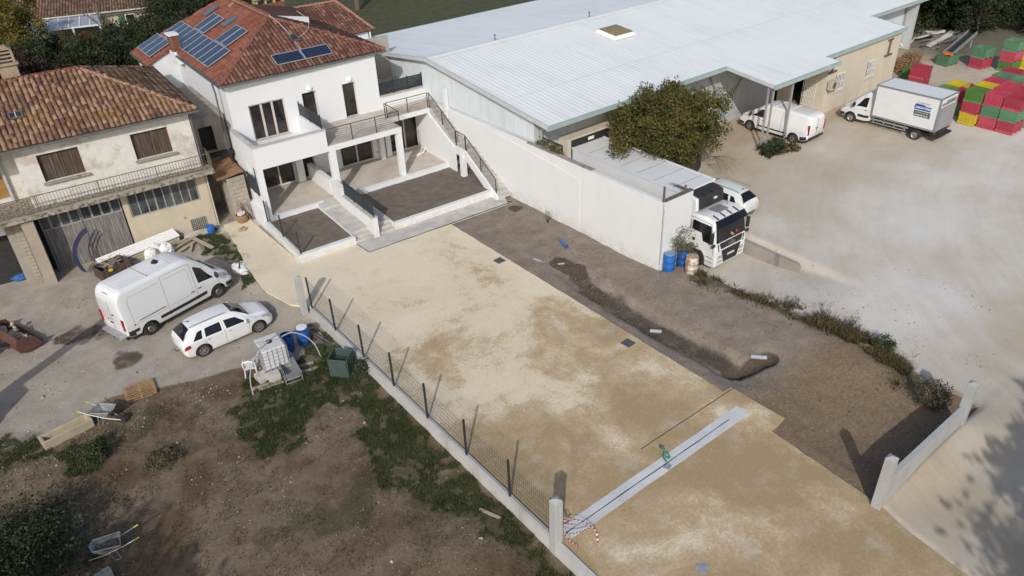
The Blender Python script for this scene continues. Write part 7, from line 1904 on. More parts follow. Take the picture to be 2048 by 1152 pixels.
for k in range(26):
    x, y = 69.3 + random.uniform(-2.2, 3.4), 30.0 + random.uniform(-1.8, 1.6); a = random.uniform(-0.5, 0.5)
    m = MB(); L_ = random.uniform(1.2, 3.2); m.obox((0, 0, 0), (L_, random.uniform(.1, .5), random.uniform(.04, .14)))
    tag(m.build('scrap_plank', SCRAP if k % 3 else CONC, loc=(x, y, 1.0 + random.uniform(0, .6)), rot=(random.uniform(-.2, .2), random.uniform(-.15, .15), a)), 'grey plank of scrap in the heap below the dark hedge', 'scrap', 'scrap heap by the hedge')
for k in range(3):
    m = MB(); m.lump((0, 0, 0), (.9, .8, .5), 20 + k, 2, 0.35)
    tag(m.build('white_bag', SHEETW, loc=((67.6, 66.8, 68.4)[k], (20.2, 20.9, 19.6)[k], 1.1 + .3 * (k == 0))), ('top white foam sheet heap behind the red bins', 'left white foam sheet heap behind the red bins', 'right white foam sheet heap behind the red bins')[k], 'foam waste', 'foam waste behind the bins')
m = MB(); m.lump((0, 0, 0), (.5, .4, .4), 31, 2, 0.3); tag(m.build('plastic_bag', simple('bluish_plastic', (0.42, 0.45, 0.55), (0.3, 0.32, 0.4), 6), loc=(55.2, 23.2, 1.0)), 'crumpled bluish plastic bag between the truck box and the bins', 'plastic bag')

# ------------------------------------------------------------------ yard clutter at the left
BLUEB = simple('blue_drum', (0.012, 0.065, 0.26), (0.02, 0.085, 0.30), 3, 0.3, 0.7, 0.4)
def barrel(x, y, z, label, r=0.29, h=0.9, mat=BLUEB, top=None, tilt=(0, 0, 0), open_=False, name='drum'):
    b = thing(name, label, 'barrel', (x, y, z)); b.rotation_euler = tilt
    pr = [(0.0, 0.0), (r * .93, 0.0), (r, 0.05), (r, h * .30), (r * 1.035, h * .32), (r * 1.035, h * .35), (r, h * .37), (r, h * .63), (r * 1.035, h * .65), (r * 1.035, h * .68), (r, h * .70), (r, h * .95), (r * .95, h)]
    if open_: pr += [(r * .9, h), (r * .9, h * .75), (0.0, h * .75)]
    else: pr += [(r * .88, h), (r * .87, h - .03), (0.0, h - .03)]
    m = MB(); m.lathe(pr, 22); m.build('shell', mat, b, smooth=True)
    if top is not None:
        m = MB(); m.lathe([(r * .86, h - .025), (r * .84, h + .02), (0, h + .03)], 16); m.build('lid', top, b, smooth=True)
    return b
barrel(8.28, 27.55, -0.46, 'open blue drum beside the white water tank', open_=True, tilt=(R_(4), R_(3), 0)); 
barrel(9.10, 27.60, -0.46, 'blue drum with a white lid by the fence wall', top=SHEETW)
barrel(25.28, 20.72, gz(25.28, 20.72) - .02, 'tall blue drum against the end of the white wall', 0.30, 0.95, simple('bright_blue_drum', (0.015, 0.10, 0.36), (0.02, 0.12, 0.40), 3, rough=0.4), top=simple('pale_blue_lid', (0.20, 0.29, 0.38), (0.16, 0.25, 0.35), 4))
barrel(26.1, 20.55, gz(26.1, 20.55) - .05, 'blue drum used as a planter behind the rusty white drum', 0.29, 0.9, BLUEB)
t = NT('rusty_white_drum'); n_ = t.noise(3.0, 6, 0.65); t.col(t.ramp(n_, [(0.42, (0.55, 0.53, 0.48)), (0.5, (0.42, 0.33, 0.24)), (0.6, (0.24, 0.10, 0.055)), (0.72, (0.40, 0.06, 0.08))])); RUSTW = t.set(0.6)
barrel(25.85, 19.80, gz(25.85, 19.8) - .02, 'rusty white metal drum standing in front of the blue drums', 0.31, 0.88, RUSTW, top=simple('rust_lid', (0.42, 0.30, 0.21), (0.33, 0.22, 0.15), 6))
P_ = OW(-0.55, -0.75); barrel(P_[0], P_[1], -0.30, 'small blue drum at the foot of the farmhouse wall', 0.21, 0.62, simple('blue_drum_small', (0.012, 0.11, 0.40), (0.02, 0.13, 0.42), 3, rough=0.4))

# water tank in a cage
ib = thing('water_tank', 'white caged water tank standing on blocks beside the car', 'water tank', (7.35, 26.75, -0.05), R_(-5))
m = MB(); m.box(-0.5, 0.5, -0.58, 0.58, 0.04, 1.0); m.build('tank', simple('tank_translucent', (0.56, 0.57, 0.56), (0.48, 0.49, 0.47), 3, 0.3, 0.7, 0.5), ib, bevel=0.07, seg=3)
m = MB(); m.lathe([(0.12, 1.0), (0.12, 1.05), (0.10, 1.06), (0.0, 1.06)], 14); m.build('filler_cap', BLACKP, ib)
for k in range(6):
    z = 0.1 + k * 0.17; m = MB(); m.tube([(-.53, -.61, z), (.53, -.61, z), (.53, .61, z), (-.53, .61, z), (-.53, -.61, z)], 0.014, 5); m.build('cage_hoop', GALV, ib)
for x in (-.53, -.3, -.1, .1, .3, .53):
    for y in (-.61, .61):
        m = MB(); m.cyl((x, y, 0), (x, y, 1.0), 0.013, n=5); m.build('cage_bar', GALV, ib)
for y in (-.4, -.2, 0, .2, .4):
    for x in (-.53, .53):
        m = MB(); m.cyl((x, y, 0), (x, y, 1.0), 0.013, n=5); m.build('cage_bar', GALV, ib)
m = MB(); m.beam((-.53, -.25, 1.02), (.53, .35, 1.02), 0.03, 0.02); m.beam((-.53, .25, 1.02), (.53, -.1, 1.02), 0.03, 0.02); m.build('cage_strap', GALV, ib)
m = MB(); m.box(-.55, .55, -.62, .62, -0.12, 0.0); m.build('tank_pallet', GALV, ib)
for (x, y, d, a, lb) in ((6.6, 26.35, (.45, .5, .30), 5, 'pale concrete block under the left corner of the water tank'), (7.0, 26.0, (.5, .42, .34), -8, 'pale concrete block in front of the water tank'), (8.0, 26.9, (.4, .4, .3), 0, 'concrete block under the right corner of the water tank'), (6.7, 27.5, (.4, .4, .3), 3, 'concrete block under the rear corner of the water tank')):
    m = MB(); m.obox((0, 0, d[2] / 2), d); tag(m.build('concrete_block', CONC, bevel=0.02, loc=(x, y, gz(x, y) - .02), rot=(0, 0, R_(a))), lb, 'block')
# plastic wash trough in a metal stand
wt = thing('wash_trough', 'grey plastic trough in a metal frame beside the water tank', 'trough', (7.62, 25.72, gz(7.6, 25.7)), R_(-8))
GREYPL = simple('grey_plastic', (0.17, 0.18, 0.19), (0.22, 0.225, 0.23), 4, rough=0.5)
m = MB(); m.add([(-.3, -.5, .55), (.3, -.5, .55), (.3, .5, .55), (-.3, .5, .55), (-.22, -.4, .2), (.22, -.4, .2), (.22, .4, .2), (-.22, .4, .2), (-.34, -.54, .55), (.34, -.54, .55), (.34, .54, .55), (-.34, .54, .55), (-.26, -.44, .16), (.26, -.44, .16), (.26, .44, .16), (-.26, .44, .16)],
    [(0, 4, 5, 1), (1, 5, 6, 2), (2, 6, 7, 3), (3, 7, 4, 0), (4, 7, 6, 5), (8, 9, 13, 12), (9, 10, 14, 13), (10, 11, 15, 14), (11, 8, 12, 15), (8, 0, 1, 9), (9, 1, 2, 10), (10, 2, 3, 11), (11, 3, 0, 8), (12, 13, 14, 15)]); m.build('basin', GREYPL, wt)
m = MB(); m.cyl((0, -.1, .205), (0, -.1, .215), .045, n=10); m.cyl((0.05, .12, .205), (0.05, .12, .215), .03, n=10); m.build('drain_hole', DARK, wt)
for x in (-.34, .34):
    for y in (-.54, .54):
        m = MB(); m.cyl((x, y, 0), (x, y, .57), .015, n=6); m.build('leg', GALV, wt)
for z in (.1, .3): 
    m = MB(); m.tube([(-.34, -.54, z), (.34, -.54, z), (.34, .54, z), (-.34, .54, z), (-.34, -.54, z)], 0.012, 5); m.build('frame_rail', GALV, wt)
# hose from the tank
HOSE = simple('grey_hose', (0.40, 0.41, 0.41), (0.33, 0.34, 0.34), 4, rough=0.5)
pts = [(7.9, 26.7, 1.0), (8.35, 26.6, 1.05), (8.8, 26.35, .75), (9.05, 26.1, .25), (9.1, 25.9, gz(9.1, 25.9) + .03)]
def smooth_pts(P, n=6):
    P = [Vector(p) for p in P]; out = []
    for i in range(len(P) - 1):
        a, b, c, d = P[max(i - 1, 0)], P[i], P[i + 1], P[min(i + 2, len(P) - 1)]
        for k in range(n):
            t_ = k / n
            out.append(0.5 * ((2 * b) + (c - a) * t_ + (2 * a - 5 * b + 4 * c - d) * t_ ** 2 + (3 * b - a - 3 * c + d) * t_ ** 3))
    return out + [P[-1]]
m = MB(); m.tube(smooth_pts(pts), 0.022, 6); tag(m.build('water_hose', HOSE, smooth=True), 'grey hose arching from the water tank to the grass on its right', 'hose')
m = MB(); m.tube(smooth_pts([(7.35, 26.7, 1.05), (6.9, 26.5, 1.0), (6.3, 26.2, .6), (6.0, 25.9, .1), (5.9, 25.6, gz(5.9, 25.6) + .03)]), 0.022, 6); tag(m.build('water_hose', HOSE, smooth=True), 'grey hose hanging down left of the water tank', 'hose')
# white garden chair
ch_ = thing('garden_chair', 'white plastic garden chair beside the water tank', 'chair', (6.45, 27.0, gz(6.45, 27.0)), R_(150))
WPL = simple('white_plastic', (0.70, 0.70, 0.69), (0.64, 0.64, 0.63), 4, rough=0.4)
m = MB(); m.box(-.23, .23, -.22, .22, .40, .43); m.build('seat', WPL, ch_, bevel=0.02)
m = MB(); m.tube(smooth_pts([(-.24, .2, .42), (-.25, .27, .65), (-.2, .31, .82), (0, .33, .88), (.2, .31, .82), (.25, .27, .65), (.24, .2, .42)]), 0.035, 7); m.build('back_frame', WPL, ch_, smooth=True)
for x in (-.12, -.04, .04, .12): 
    m = MB(); m.beam((x, .22, .43), (x, .31, .84), .045, .015); m.build('back_slat', WPL, ch_)
for sd in (-1, 1):
    m = MB(); m.tube(smooth_pts([(sd * .25, .26, .66), (sd * .29, 0, .66), (sd * .27, -.24, .63), (sd * .25, -.25, .42)]), 0.026, 6); m.build('armrest', WPL, ch_, smooth=True)
    for y in (-.22, .22):
        m = MB(); m.beam((sd * .22, y, .42), (sd * .27, y * 1.2, 0), .05, .035); m.build('leg', WPL, ch_)
# planks
def plank(p0, p1, w, t_, mat, label, name='plank', lift=0.03):
    m = MB(); m.beam((p0[0], p0[1], (p0[2] if len(p0) > 2 else gz(*p0[:2]) + lift)), (p1[0], p1[1], (p1[2] if len(p1) > 2 else gz(*p1[:2]) + lift)), w, t_)
    tag(m.build(name, mat), label, 'plank', 'loose planks')
PLK = simple('weathered_plank', (0.36, 0.315, 0.25), (0.27, 0.235, 0.185), 5, 0.3, 0.7, 0.9, stretch=(4, 4, 1))
plank((6.0, 26.0), (7.2, 25.75), .16, .05, PLK, 'wide pale plank lying in front of the water tank'); plank((6.2, 25.75), (7.2, 25.55), .10, .06, PLK, 'narrow pale plank in front of the grey trough')
plank((7.95, 25.75), (8.75, 25.55), .12, .05, PLK, 'short plank right of the grey trough'); plank((8.0, 26.15), (8.75, 26.0), .1, .05, PLK, 'darker short plank behind the grey trough')
plank((9.45, 14.85), (9.75, 14.1), .10, .04, PLK, 'single plank lying in the grass near the front pillar')
# compost box of green plastic panels
cb = thing('compost_bin', 'dark green square plastic compost bin against the fence wall', 'compost bin', (9.45, 24.6, gz(9.4, 24.6)), R_(42))
GPL = simple('green_plastic', (0.038, 0.066, 0.058), (0.055, 0.088, 0.075), 3, 0.3, 0.7, 0.6)
for k in range(4):
    a = k * math.pi / 2
    for r in range(2):
        q = MB(); q.box(-0.40 + .02 * r, 0.40 - .02 * r, -0.02, 0.02, 0.02 + r * 0.46, 0.46 + r * 0.46)
        o = q.build('panel', GPL, cb, bevel=0.01); o.location = (0.40 * math.sin(a), -0.40 * math.cos(a), 0); o.rotation_euler = (0, 0, a)
        for z in (0.12, .22, .32):
            q = MB(); q.box(-0.36, 0.36, -0.032, -0.021, z + r * .46, z + .03 + r * .46); o = q.build('panel_rib', GPL, cb); o.location = (0.40 * math.sin(a), -0.40 * math.cos(a), 0); o.rotation_euler = (0, 0, a)
m = MB(); m.box(-.38, .38, -.38, .38, 0.1, .55); m.build('compost', simple('compost_fill', (0.03, 0.03, 0.02), (0.05, 0.06, 0.025), 10), cb)
# bundle of wire and posts by the wall
for k in range(7):
    p0 = (9.5 + random.uniform(-.1, .2), 28.3 + random.uniform(-.2, .3), gz(9.5, 28) + .06 + k * .02); p1 = (9.9 + random.uniform(-.25, .2), 25.9 + random.uniform(-.3, .6), gz(9.9, 26) + .05)
    m = MB(); m.tube([p0, p1], .016, 5); tag(m.build('steel_rod', SCRAP), 'thin grey rod in the bundle lying along the fence wall', 'rod', 'bundle of rods by the fence wall')
m = MB(); m.lathe([(.22, 0), (.25, .03), (.25, .12), (.22, .15), (.18, .15), (.16, .1), (.18, 0.0)], 16, (9.75, 28.45, gz(9.75, 28.45) + .02)); tag(m.build('wire_coil', SCRAP, smooth=True), 'coil of grey wire at the foot of the fence wall', 'wire coil')
# stone trough
tr = thing('stone_trough', 'long weathered stone trough lying beside the wheelbarrow', 'trough', (-0.55, 28.15, gz(-.5, 28.1) - .05), R_(8))
m = MB(); Lh, Wh = 0.92, 0.28
m.add([(-Lh, -Wh, 0), (Lh, -Wh, 0), (Lh, Wh, 0), (-Lh, Wh, 0), (-Lh, -Wh, .42), (Lh, -Wh, .42), (Lh, Wh, .42), (-Lh, Wh, .42), (-Lh + .12, -Wh + .09, .42), (Lh - .12, -Wh + .09, .42), (Lh - .12, Wh - .09, .42), (-Lh + .12, Wh - .09, .42), (-Lh + .16, -Wh + .13, .16), (Lh - .16, -Wh + .13, .16), (Lh - .16, Wh - .13, .16), (-Lh + .16, Wh - .13, .16)],
      [(3, 2, 1, 0), (0, 1, 5, 4), (1, 2, 6, 5), (2, 3, 7, 6), (3, 0, 4, 7), (4, 5, 9, 8), (5, 6, 10, 9), (6, 7, 11, 10), (7, 4, 8, 11), (8, 9, 13, 12), (9, 10, 14, 13), (10, 11, 15, 14), (11, 8, 12, 15), (12, 13, 14, 15)])
m.build('basin', simple('trough_stone', (0.40, 0.34, 0.245), (0.30, 0.25, 0.175), 4, 0.3, 0.7, 0.95, bump=.4, bscale=18), tr, bevel=0.03)
# wheelbarrows
def barrow(x, y, z, rz_, label, tip, load=False):
    b = thing('wheelbarrow', label, 'wheelbarrow', (x, y, z)); b.rotation_euler = (tip[0], tip[1], rz_)
    tray = simple('barrow_grey', (0.36, 0.37, 0.375), (0.22, 0.22, 0.215), 4, 0.35, 0.65, 0.5, metal=.3) if 'barrow_grey' not in bpy.data.materials else bpy.data.materials['barrow_grey']
    top = [(-.42, -.30, .62), (.38, -.26, .70), (.46, 0, .71), (.38, .26, .70), (-.42, .30, .62)]; bot = [(-.25, -.18, .38), (.16, -.16, .36), (.20, 0, .36), (.16, .16, .36), (-.25, .18, .38)]
    m = MB(); m.add(top + bot, [(i, (i + 1) % 5, 5 + (i + 1) % 5, 5 + i) for i in range(5)] + [(9, 8, 7, 6, 5)]); o = m.build('tray', tray, b)
    sm = o.modifiers.new('thick', 'SOLIDIFY'); sm.thickness = 0.012
    m = MB(); m.tube(top + [top[0]], .014, 6); m.build('rim', GALV, b)
    for sd in (-1, 1):
        m = MB(); m.tube([(.62, sd * .05, .2), (.1, sd * .20, .34), (-.5, sd * .26, .5), (-.85, sd * .28, .62)], .018, 6); m.build('handle_tube', GALV, b)
        m = MB(); m.cyl((-.85, sd * .28, .62), (-.98, sd * .285, .66), .024, n=8); m.build('grip', simple('yellow_grip', (0.45, 0.5, 0.02), (0.4, 0.45, 0.02), 4) if 'yellow_grip' not in bpy.data.materials else bpy.data.materials['yellow_grip'], b)
        m = MB(); m.tube([(-.2, sd * .2, .42), (-.28, sd * .24, .0), (-.1, sd * .22, .0), (.0, sd * .2, .36)], .015, 5); m.build('leg', GALV, b)
    m = MB(); m.lathe([(.05, -.02), (.12, -.03), (.2, -.035), (.205, 0), (.2, .035), (.12, .03), (.05, .02)], 20, (.62, 0, .2), 'y'); m.build('wheel', RUBBER, b, smooth=True)
    if load:
        m = MB(); m.lump((-.05, .05, .55), (.3, .2, .12), 3, 2, .3); m.build('soil_load', simple('dark_soil_load', (0.05, 0.045, 0.04), (0.09, 0.08, 0.07), 9), b)
    return b
barrow(0.88, 27.95, gz(.9, 28) - .02, R_(-48), 'empty grey wheelbarrow with yellow grips beside the stone trough', (0, 0, 0))
barrow(-0.75, 20.95, gz(-.75, 21) + .02, R_(168), 'old wheelbarrow holding dark soil beside the big bush', (0, 0, 0), True)
# hollow blocks at the bottom edge
HB_ = simple('grey_hollow_block', (0.33, 0.35, 0.36), (0.26, 0.275, 0.28), 4, rough=.9)
for k, (x, y, z, lb) in enumerate(((-1.15, 20.0, 0.0, 'nearest grey hollow block at the bottom left edge'), (-1.65, 20.15, 0.0, 'grey hollow block left of the nearest one at the bottom edge'), (-1.15, 20.05, .2, 'upper grey hollow block at the bottom left edge'))):
    b = thing('hollow_block', lb, 'block', (x, y, gz(x, y) + z + .05), R_(12))
    m = MB()
    for (x0, x1, y0, y1) in ((-.25, .25, -.1, -.07), (-.25, .25, .07, .1), (-.25, -.22, -.07, .07), (.22, .25, -.07, .07), (-.1, -.07, -.07, .07), (.07, .1, -.07, .07), (-.22, -.1, -.015, .015), (.1, .22, -.015, .015), (-.07, .07, -.015, .015)): m.box(x0, x1, y0, y1, 0, .195)
    m.build('block_body', HB_, b)
# behind the big van: white sandwich panel, sacks, boards, rubble bin, blue pipes
sp = thing('insulation_panel', 'long white corrugated panel lying by the garage doors behind the van', 'panel', (5.9, 40.55, 0.02), R_(4))
for k in range(4):
    m = MB(); m.add([(-2.1, -.42 + k * .21, .18 - k * .03), (2.1, -.42 + k * .21, .18 - k * .03), (2.1, -.25 + k * .21, .16 - k * .03), (-2.1, -.25 + k * .21, .16 - k * .03), (2.1, -.21 + k * .21, .20 - k * .03), (-2.1, -.21 + k * .21, .20 - k * .03)], [(0, 1, 2, 3), (3, 2, 4, 5)])
    o = m.build('panel_sheet', FRAME_WHITE, sp); sm = o.modifiers.new('thick', 'SOLIDIFY'); sm.thickness = .02
m = MB(); m.box(-2.05, 2.05, -.40, .38, -.25, .02); m.build('panel_core', simple('foam_core', (0.5, 0.46, 0.36), (0.42, 0.38, 0.3), 5), sp)
sp.rotation_euler = (R_(16), R_(-3), R_(4)); sp.location = (5.75, 40.7, .12)
for k, (x, y, r, lb) in enumerate(((6.05, 39.6, (.34, .26, .42), 'left white sack standing behind the van'), (6.9, 39.75, (.38, .28, .40), 'right white sack standing behind the van'), (6.45, 40.0, (.3, .25, .38), 'white sack between two others behind the van'))):
    m = MB(); m.lump((0, 0, .32), r, 50 + k, 3, .12); tag(m.build('sack', SHEETW, loc=(x, y, gz(x, y)), smooth=False), lb, 'sack', 'sacks behind the van')
bb = thing('rubbish_crate', 'dark wooden crate of sticks and rubbish behind the van', 'crate', (4.1, 39.6, gz(4.1, 39.6)), R_(14))
for (x0, x1, y0, y1) in ((-.75, .75, -.5, -.46), (-.75, .75, .46, .5), (-.75, -.71, -.46, .46), (.71, .75, -.46, .46)):
    m = MB(); m.box(x0, x1, y0, y1, 0, .62); m.build('side_board', PLANK_BROWN, bb)
m = MB(); m.box(-.7, .7, -.45, .45, 0, .3); m.build('fill', DARK, bb)
for k in range(14):
    m = MB(); m.tube([(random.uniform(-.6, .6), random.uniform(-.4, .4), .3), (random.uniform(-.5, .5), random.uniform(-.4, .4), .6), (random.uniform(-.8, .8), random.uniform(-.5, .5), .85)], .014, 4); m.build('stick', PLK, bb)
m = MB(); m.lump((0, 0, 0), (.14, .12, .1), 9, 1, .2); tag(m.build('yellow_bag', simple('yellow_bag', (0.5, 0.4, 0.03), (0.4, 0.32, 0.03), 6), loc=(3.95, 39.05, .28)), 'small yellow bag on the rubbish crate', 'bag')
for k, (p0, p1, w, lb) in enumerate((((6.9, 40.0, -.1), (8.7, 40.75, -.05), .14, 'long board in front of the white panel'), ((7.1, 39.75, -.08), (8.9, 40.5, 0.0), .14, 'second long board in front of the white panel'), ((7.4, 39.4, -.12), (8.4, 39.9, -.08), .16, 'short board near the front of the van'), ((8.35, 40.9, -.05), (8.95, 38.6, -.12), .22, 'wide pale board lying across the others'), ((7.9, 39.1, -.15), (8.2, 39.7, -.1), .12, 'small offcut near the front of the van'))):
    plank(p0, p1, w, .05, simple('light_board', (0.42, 0.36, 0.27), (0.34, 0.28, 0.2), 4) if 'light_board' not in bpy.data.materials else bpy.data.materials['light_board'], lb, 'board')
m = MB(); m.prism([(8.2, 41.05), (9.7, 40.85), (9.6, 40.45), (8.1, 40.6)], -.5, 0.02); tag(m.build('wall_footing', CONC), kind='structure')
PIPEB = simple('blue_pipe', (0.012, 0.014, 0.045), (0.015, 0.02, 0.07), 4, rough=.5)
for k in range(3):
    y0 = 40.35 + k * .12
    m = MB(); m.tube(smooth_pts([(2.95 - k * .05, y0 - .1, .0), (2.85 - k * .06, y0 + .1, .55), (2.95 - k * .05, y0 + .35, 1.15), (3.35, y0 + .45, 1.65 + k * .05), (3.75, y0 + .55, 1.85 + k * .04)]), .035, 7); tag(m.build('bent_pipe', PIPEB, smooth=True), ('front', 'middle', 'rear')[k] + ' bent blue pipe leaning on the garage door', 'pipe', 'blue pipes by the garage door')
m = MB(); m.lump((0, 0, .1), (.42, .3, .16), 3, 3, .2); P_ = OW(-10.0, 0.5); tag(m.build('blue_tarp', simple('blue_tarp', (0.03, 0.11, 0.32), (0.04, 0.14, 0.38), 5), loc=(P_[0], P_[1], -.15), smooth=True), 'crumpled blue tarp lying in the open garage', 'tarp')
P_ = OW(-9.85, 0.9); m = MB(); m.box(-.05, .05, -.05, .05, 0, .75); tag(m.build('orange_post', simple('orange_plastic', (0.6, 0.2, 0.02), (0.5, 0.16, 0.02), 4), loc=(P_[0], P_[1], -.2), rot=(R_(8), 0, 0)), 'orange plastic marker inside the open garage', 'marker')
m = MB(); m.lump((0, 0, .12), (.36, .6, .2), 13, 4, .28); m.lump((.2, .35, .1), (.3, .3, .16), 14, 3, .3); tag(m.build('big_bag', SHEETW, loc=(9.25, 35.35, gz(9.25, 35.3)), rot=(0, 0, R_(10))), 'crumpled white bulk bag lying in the grass in front of the van', 'bag')
m = MB(); m.tube(smooth_pts([(9.1, 35.1, .1), (9.3, 35.5, .2), (9.15, 35.8, .12)]), .03, 5); tag(m.build('bag_strap', BLACKP), 'dark strap of the white bulk bag in front of the van', 'strap')
# rubbish heap in the lane between the houses
P_ = OW(1.25, -0.75)
rb = thing('rubbish_bin', 'brown tub of rubbish and timber offcuts by the block shed', 'rubbish', (P_[0], P_[1], -.1))
m = MB(); m.lathe([(.28, 0), (.34, .55), (.30, .56), (.26, .1), (0, .1)], 14); m.build('tub', simple('brown_tub', (0.28, 0.18, 0.09), (0.2, 0.13, 0.07), 4), rb)
m = MB(); m.lump((0, 0, .6), (.26, .22, .14), 4, 2, .3); m.build('paper', simple('pinkish_paper', (0.62, 0.5, 0.52), (0.5, 0.42, 0.45), 8), rb)
for k in range(7):
    m = MB(); m.beam((random.uniform(.1, .7), random.uniform(-.3, .3), 0), (random.uniform(-.1, .5), random.uniform(-.1, .4), random.uniform(.9, 1.4)), .06, .03); m.build('offcut', PLK if k % 2 else WOODP, rb)
m = MB(); m.lump((0, 0, .1), (.3, .25, .18), 6, 1, .35); P_ = OW(0.95, -1.75); tag(m.build('boulder', STONE, loc=(P_[0], P_[1], -.15)), 'pale rough boulder at the corner of the lane', 'stone')

# ------------------------------------------------------------------ small things in the courtyard and soil
m = MB()
TAPEW = simple('tape_white', (0.72, 0.70, 0.69), (0.66, 0.64, 0.63), 4, rough=.5); TAPER = simple('tape_red', (0.5, 0.02, 0.05), (0.42, 0.02, 0.04), 4, rough=.5)
tp = thing('barrier_tape', 'tangled red and white barrier tape tied to the front pillar', 'barrier tape', (0, 0, 0))
def tape(pts):
    P = smooth_pts(pts, 10); L = 0; seg = []; k = 0
    for a, b in zip(P[:-1], P[1:]):
        q = MB(); q.beam(a, b, .06, .004, (0.3, 0.2, 1)); seg.append(q)
    for i in range(0, len(seg), 2):
        q = MB()
        for s_ in seg[i:i + 2]: q.add(s_.v, s_.f)
        q.build('tape_band', TAPER if (i // 2) % 2 else TAPEW, tp)
tape([(10.5, 11.9, .75), (10.75, 11.95, .55), (11.0, 12.1, .35), (11.25, 12.0, .3), (11.45, 11.7, .22), (11.5, 11.4, .12), (11.3, 11.1, .03)])
tape([(10.5, 11.9, .4), (10.7, 11.75, .3), (10.95, 11.65, .25), (11.2, 11.6, .22), (11.45, 11.6, .2)])
tape([(10.7, 11.95, .5), (10.9, 12.2, .5), (11.05, 12.15, .35), (10.85, 12.0, .42), (11.1, 11.9, .3)])
tape([(10.55, 11.85, .35), (10.62, 11.6, .15), (10.75, 11.4, .02)])
GH = simple('green_hose', (0.03, 0.16, 0.11), (0.04, 0.2, 0.14), 6, rough=.5)
m = MB(); m.tube(smooth_pts([(15.95, 12.75, .03), (15.75, 12.55, .15), (15.7, 12.35, .3), (15.6, 12.2, .1), (15.72, 12.1, .06), (15.75, 12.25, .12), (15.6, 12.3, .05), (15.5, 12.05, .04)]), .03, 6); tag(m.build('green_hose', GH, smooth=True), 'short green hose stub rising from the concrete strip', 'hose')
m = MB(); m.box(-.13, .13, -.10, .10, 0, .05); tag(m.build('strip_box', GALV, loc=(15.35, 11.86, .006), rot=(0, 0, R_(20)), bevel=.01), 'small grey plate on the concrete strip beside the green hose', 'plate')
m = MB(); m.lump((0, 0, 0), (.22, .18, .018), 8, 3, .3); tag(m.build('paint_stain', simple('blue_grey_stain', (0.22, 0.23, 0.28), (0.3, 0.3, 0.33), 8), loc=(13.05, 8.42, .0)), 'blue grey spill on the gravel at the bottom edge', 'spill')
PVC = simple('grey_pvc', (0.30, 0.32, 0.33), (0.25, 0.26, 0.27), 5, rough=.5); BPV = simple('blue_sleeve', (0.06, 0.15, 0.36), (0.05, 0.12, 0.3), 5, rough=.5)
def stub(p0, p1, r, mat, lb):
    m = MB(); m.cyl(p0, p1, r, n=12, caps=False); v = Vector(p1) - Vector(p0); 
    m.cyl(p0, p1, r * .86, n=12, caps=False); o = m.build('pipe_stub', mat, smooth=True); tag(o, lb, 'pipe', 'pipe stubs in the soil')
stub((23.3, 26.5, gz(23.3, 26.5) + .12), (23.1, 25.75, gz(23.1, 25.7) + .12), .09, BPV, 'blue pipe sleeve lying on the soil below the white wall')
stub((21.1, 26.05, -.06), (21.2, 25.5, -.04), .06, PVC, 'small grey pipe stub at the top of the trench'); stub((20.95, 17.9, -.10), (21.3, 17.55, -.12), .085, PVC, 'grey pipe end in the middle of the trench side'); stub((22.75, 13.95, -.12), (23.15, 13.45, -.10), .10, PVC, 'grey pipe end at the lower end of the trench'); stub((21.75, 24.9, -.14), (22.0, 24.7, -.1), .05, PVC, 'little grey pipe tip in the wet soil')
# dark tank under the tree
m = MB(); m.box(-1.0, 1.0, -.6, .6, 0, 1.0); tag(m.build('dark_skip', BLACKP, loc=(34.6, 27.6, .15), rot=(0, 0, R_(25)), bevel=.06), 'black container half hidden under the tree', 'container')
m = MB(); m.box(-.07, .07, -.06, .06, 0, .9); 
rl2 = thing('dock_rail', 'black steel guard rail on top of the white wall by the dock', 'guard rail', (25.3, 28.6, 3.4))
m = MB(); m.box(-.03, .03, -.03, .03, -1, .75); m.build('post', ANTH, rl2); m = MB(); m.beam((0, 0, .72), (.2, 2.2, .62), .06, .06); m.build('rail', ANTH, rl2)
# ------------------------------------------------------------------ vegetation
def leaf_mat(name, stops, rough=0.65):
    t = NT(name); tv = t.attr('tv').outputs['Fac']
    f = t.math('MULTIPLY_ADD', t.noise(0.9, 4, 0.6), 0.45, t.math('MULTIPLY', tv, 0.55))
    c = t.ramp(f, stops); t.col(c)
    m = t.set(rough, spec=0.25)
    tr_ = t.n('ShaderNodeBsdfTranslucent'); t.l(c, tr_.inputs[0])
    mx = t.n('ShaderNodeMixShader'); mx.inputs[0].default_value = 0.22
    out = [n for n in t.t.nodes if n.type == 'OUTPUT_MATERIAL'][0]
    t.l(t.b.outputs[0], mx.inputs[1]); t.l(tr_.outputs[0], mx.inputs[2]); t.l(mx.outputs[0], out.inputs[0])
    return m
LEAF_WALNUT = leaf_mat('walnut_leaves', [(0.2, (0.040, 0.043, 0.013)), (0.45, (0.078, 0.080, 0.021)), (0.62, (0.118, 0.104, 0.027)), (0.82, (0.135, 0.085, 0.030))])
LEAF_DARK = leaf_mat('dark_evergreen_leaves', [(0.2, (0.012, 0.022, 0.009)), (0.5, (0.028, 0.042, 0.016)), (0.8, (0.055, 0.070, 0.028))])
LEAF_YEL = leaf_mat('yellowing_leaves', [(0.2, (0.07, 0.072, 0.014)), (0.5, (0.14, 0.12, 0.022)), (0.8, (0.22, 0.155, 0.032))])
LEAF_ORANGE = leaf_mat('autumn_leaves', [(0.2, (0.06, 0.04, 0.012)), (0.5, (0.14, 0.075, 0.018)), (0.8, (0.20, 0.10, 0.03))])
LEAF_OLIVE = leaf_mat('olive_leaves', [(0.2, (0.030, 0.042, 0.026)), (0.5, (0.058, 0.074, 0.046)), (0.8, (0.105, 0.12, 0.08))])
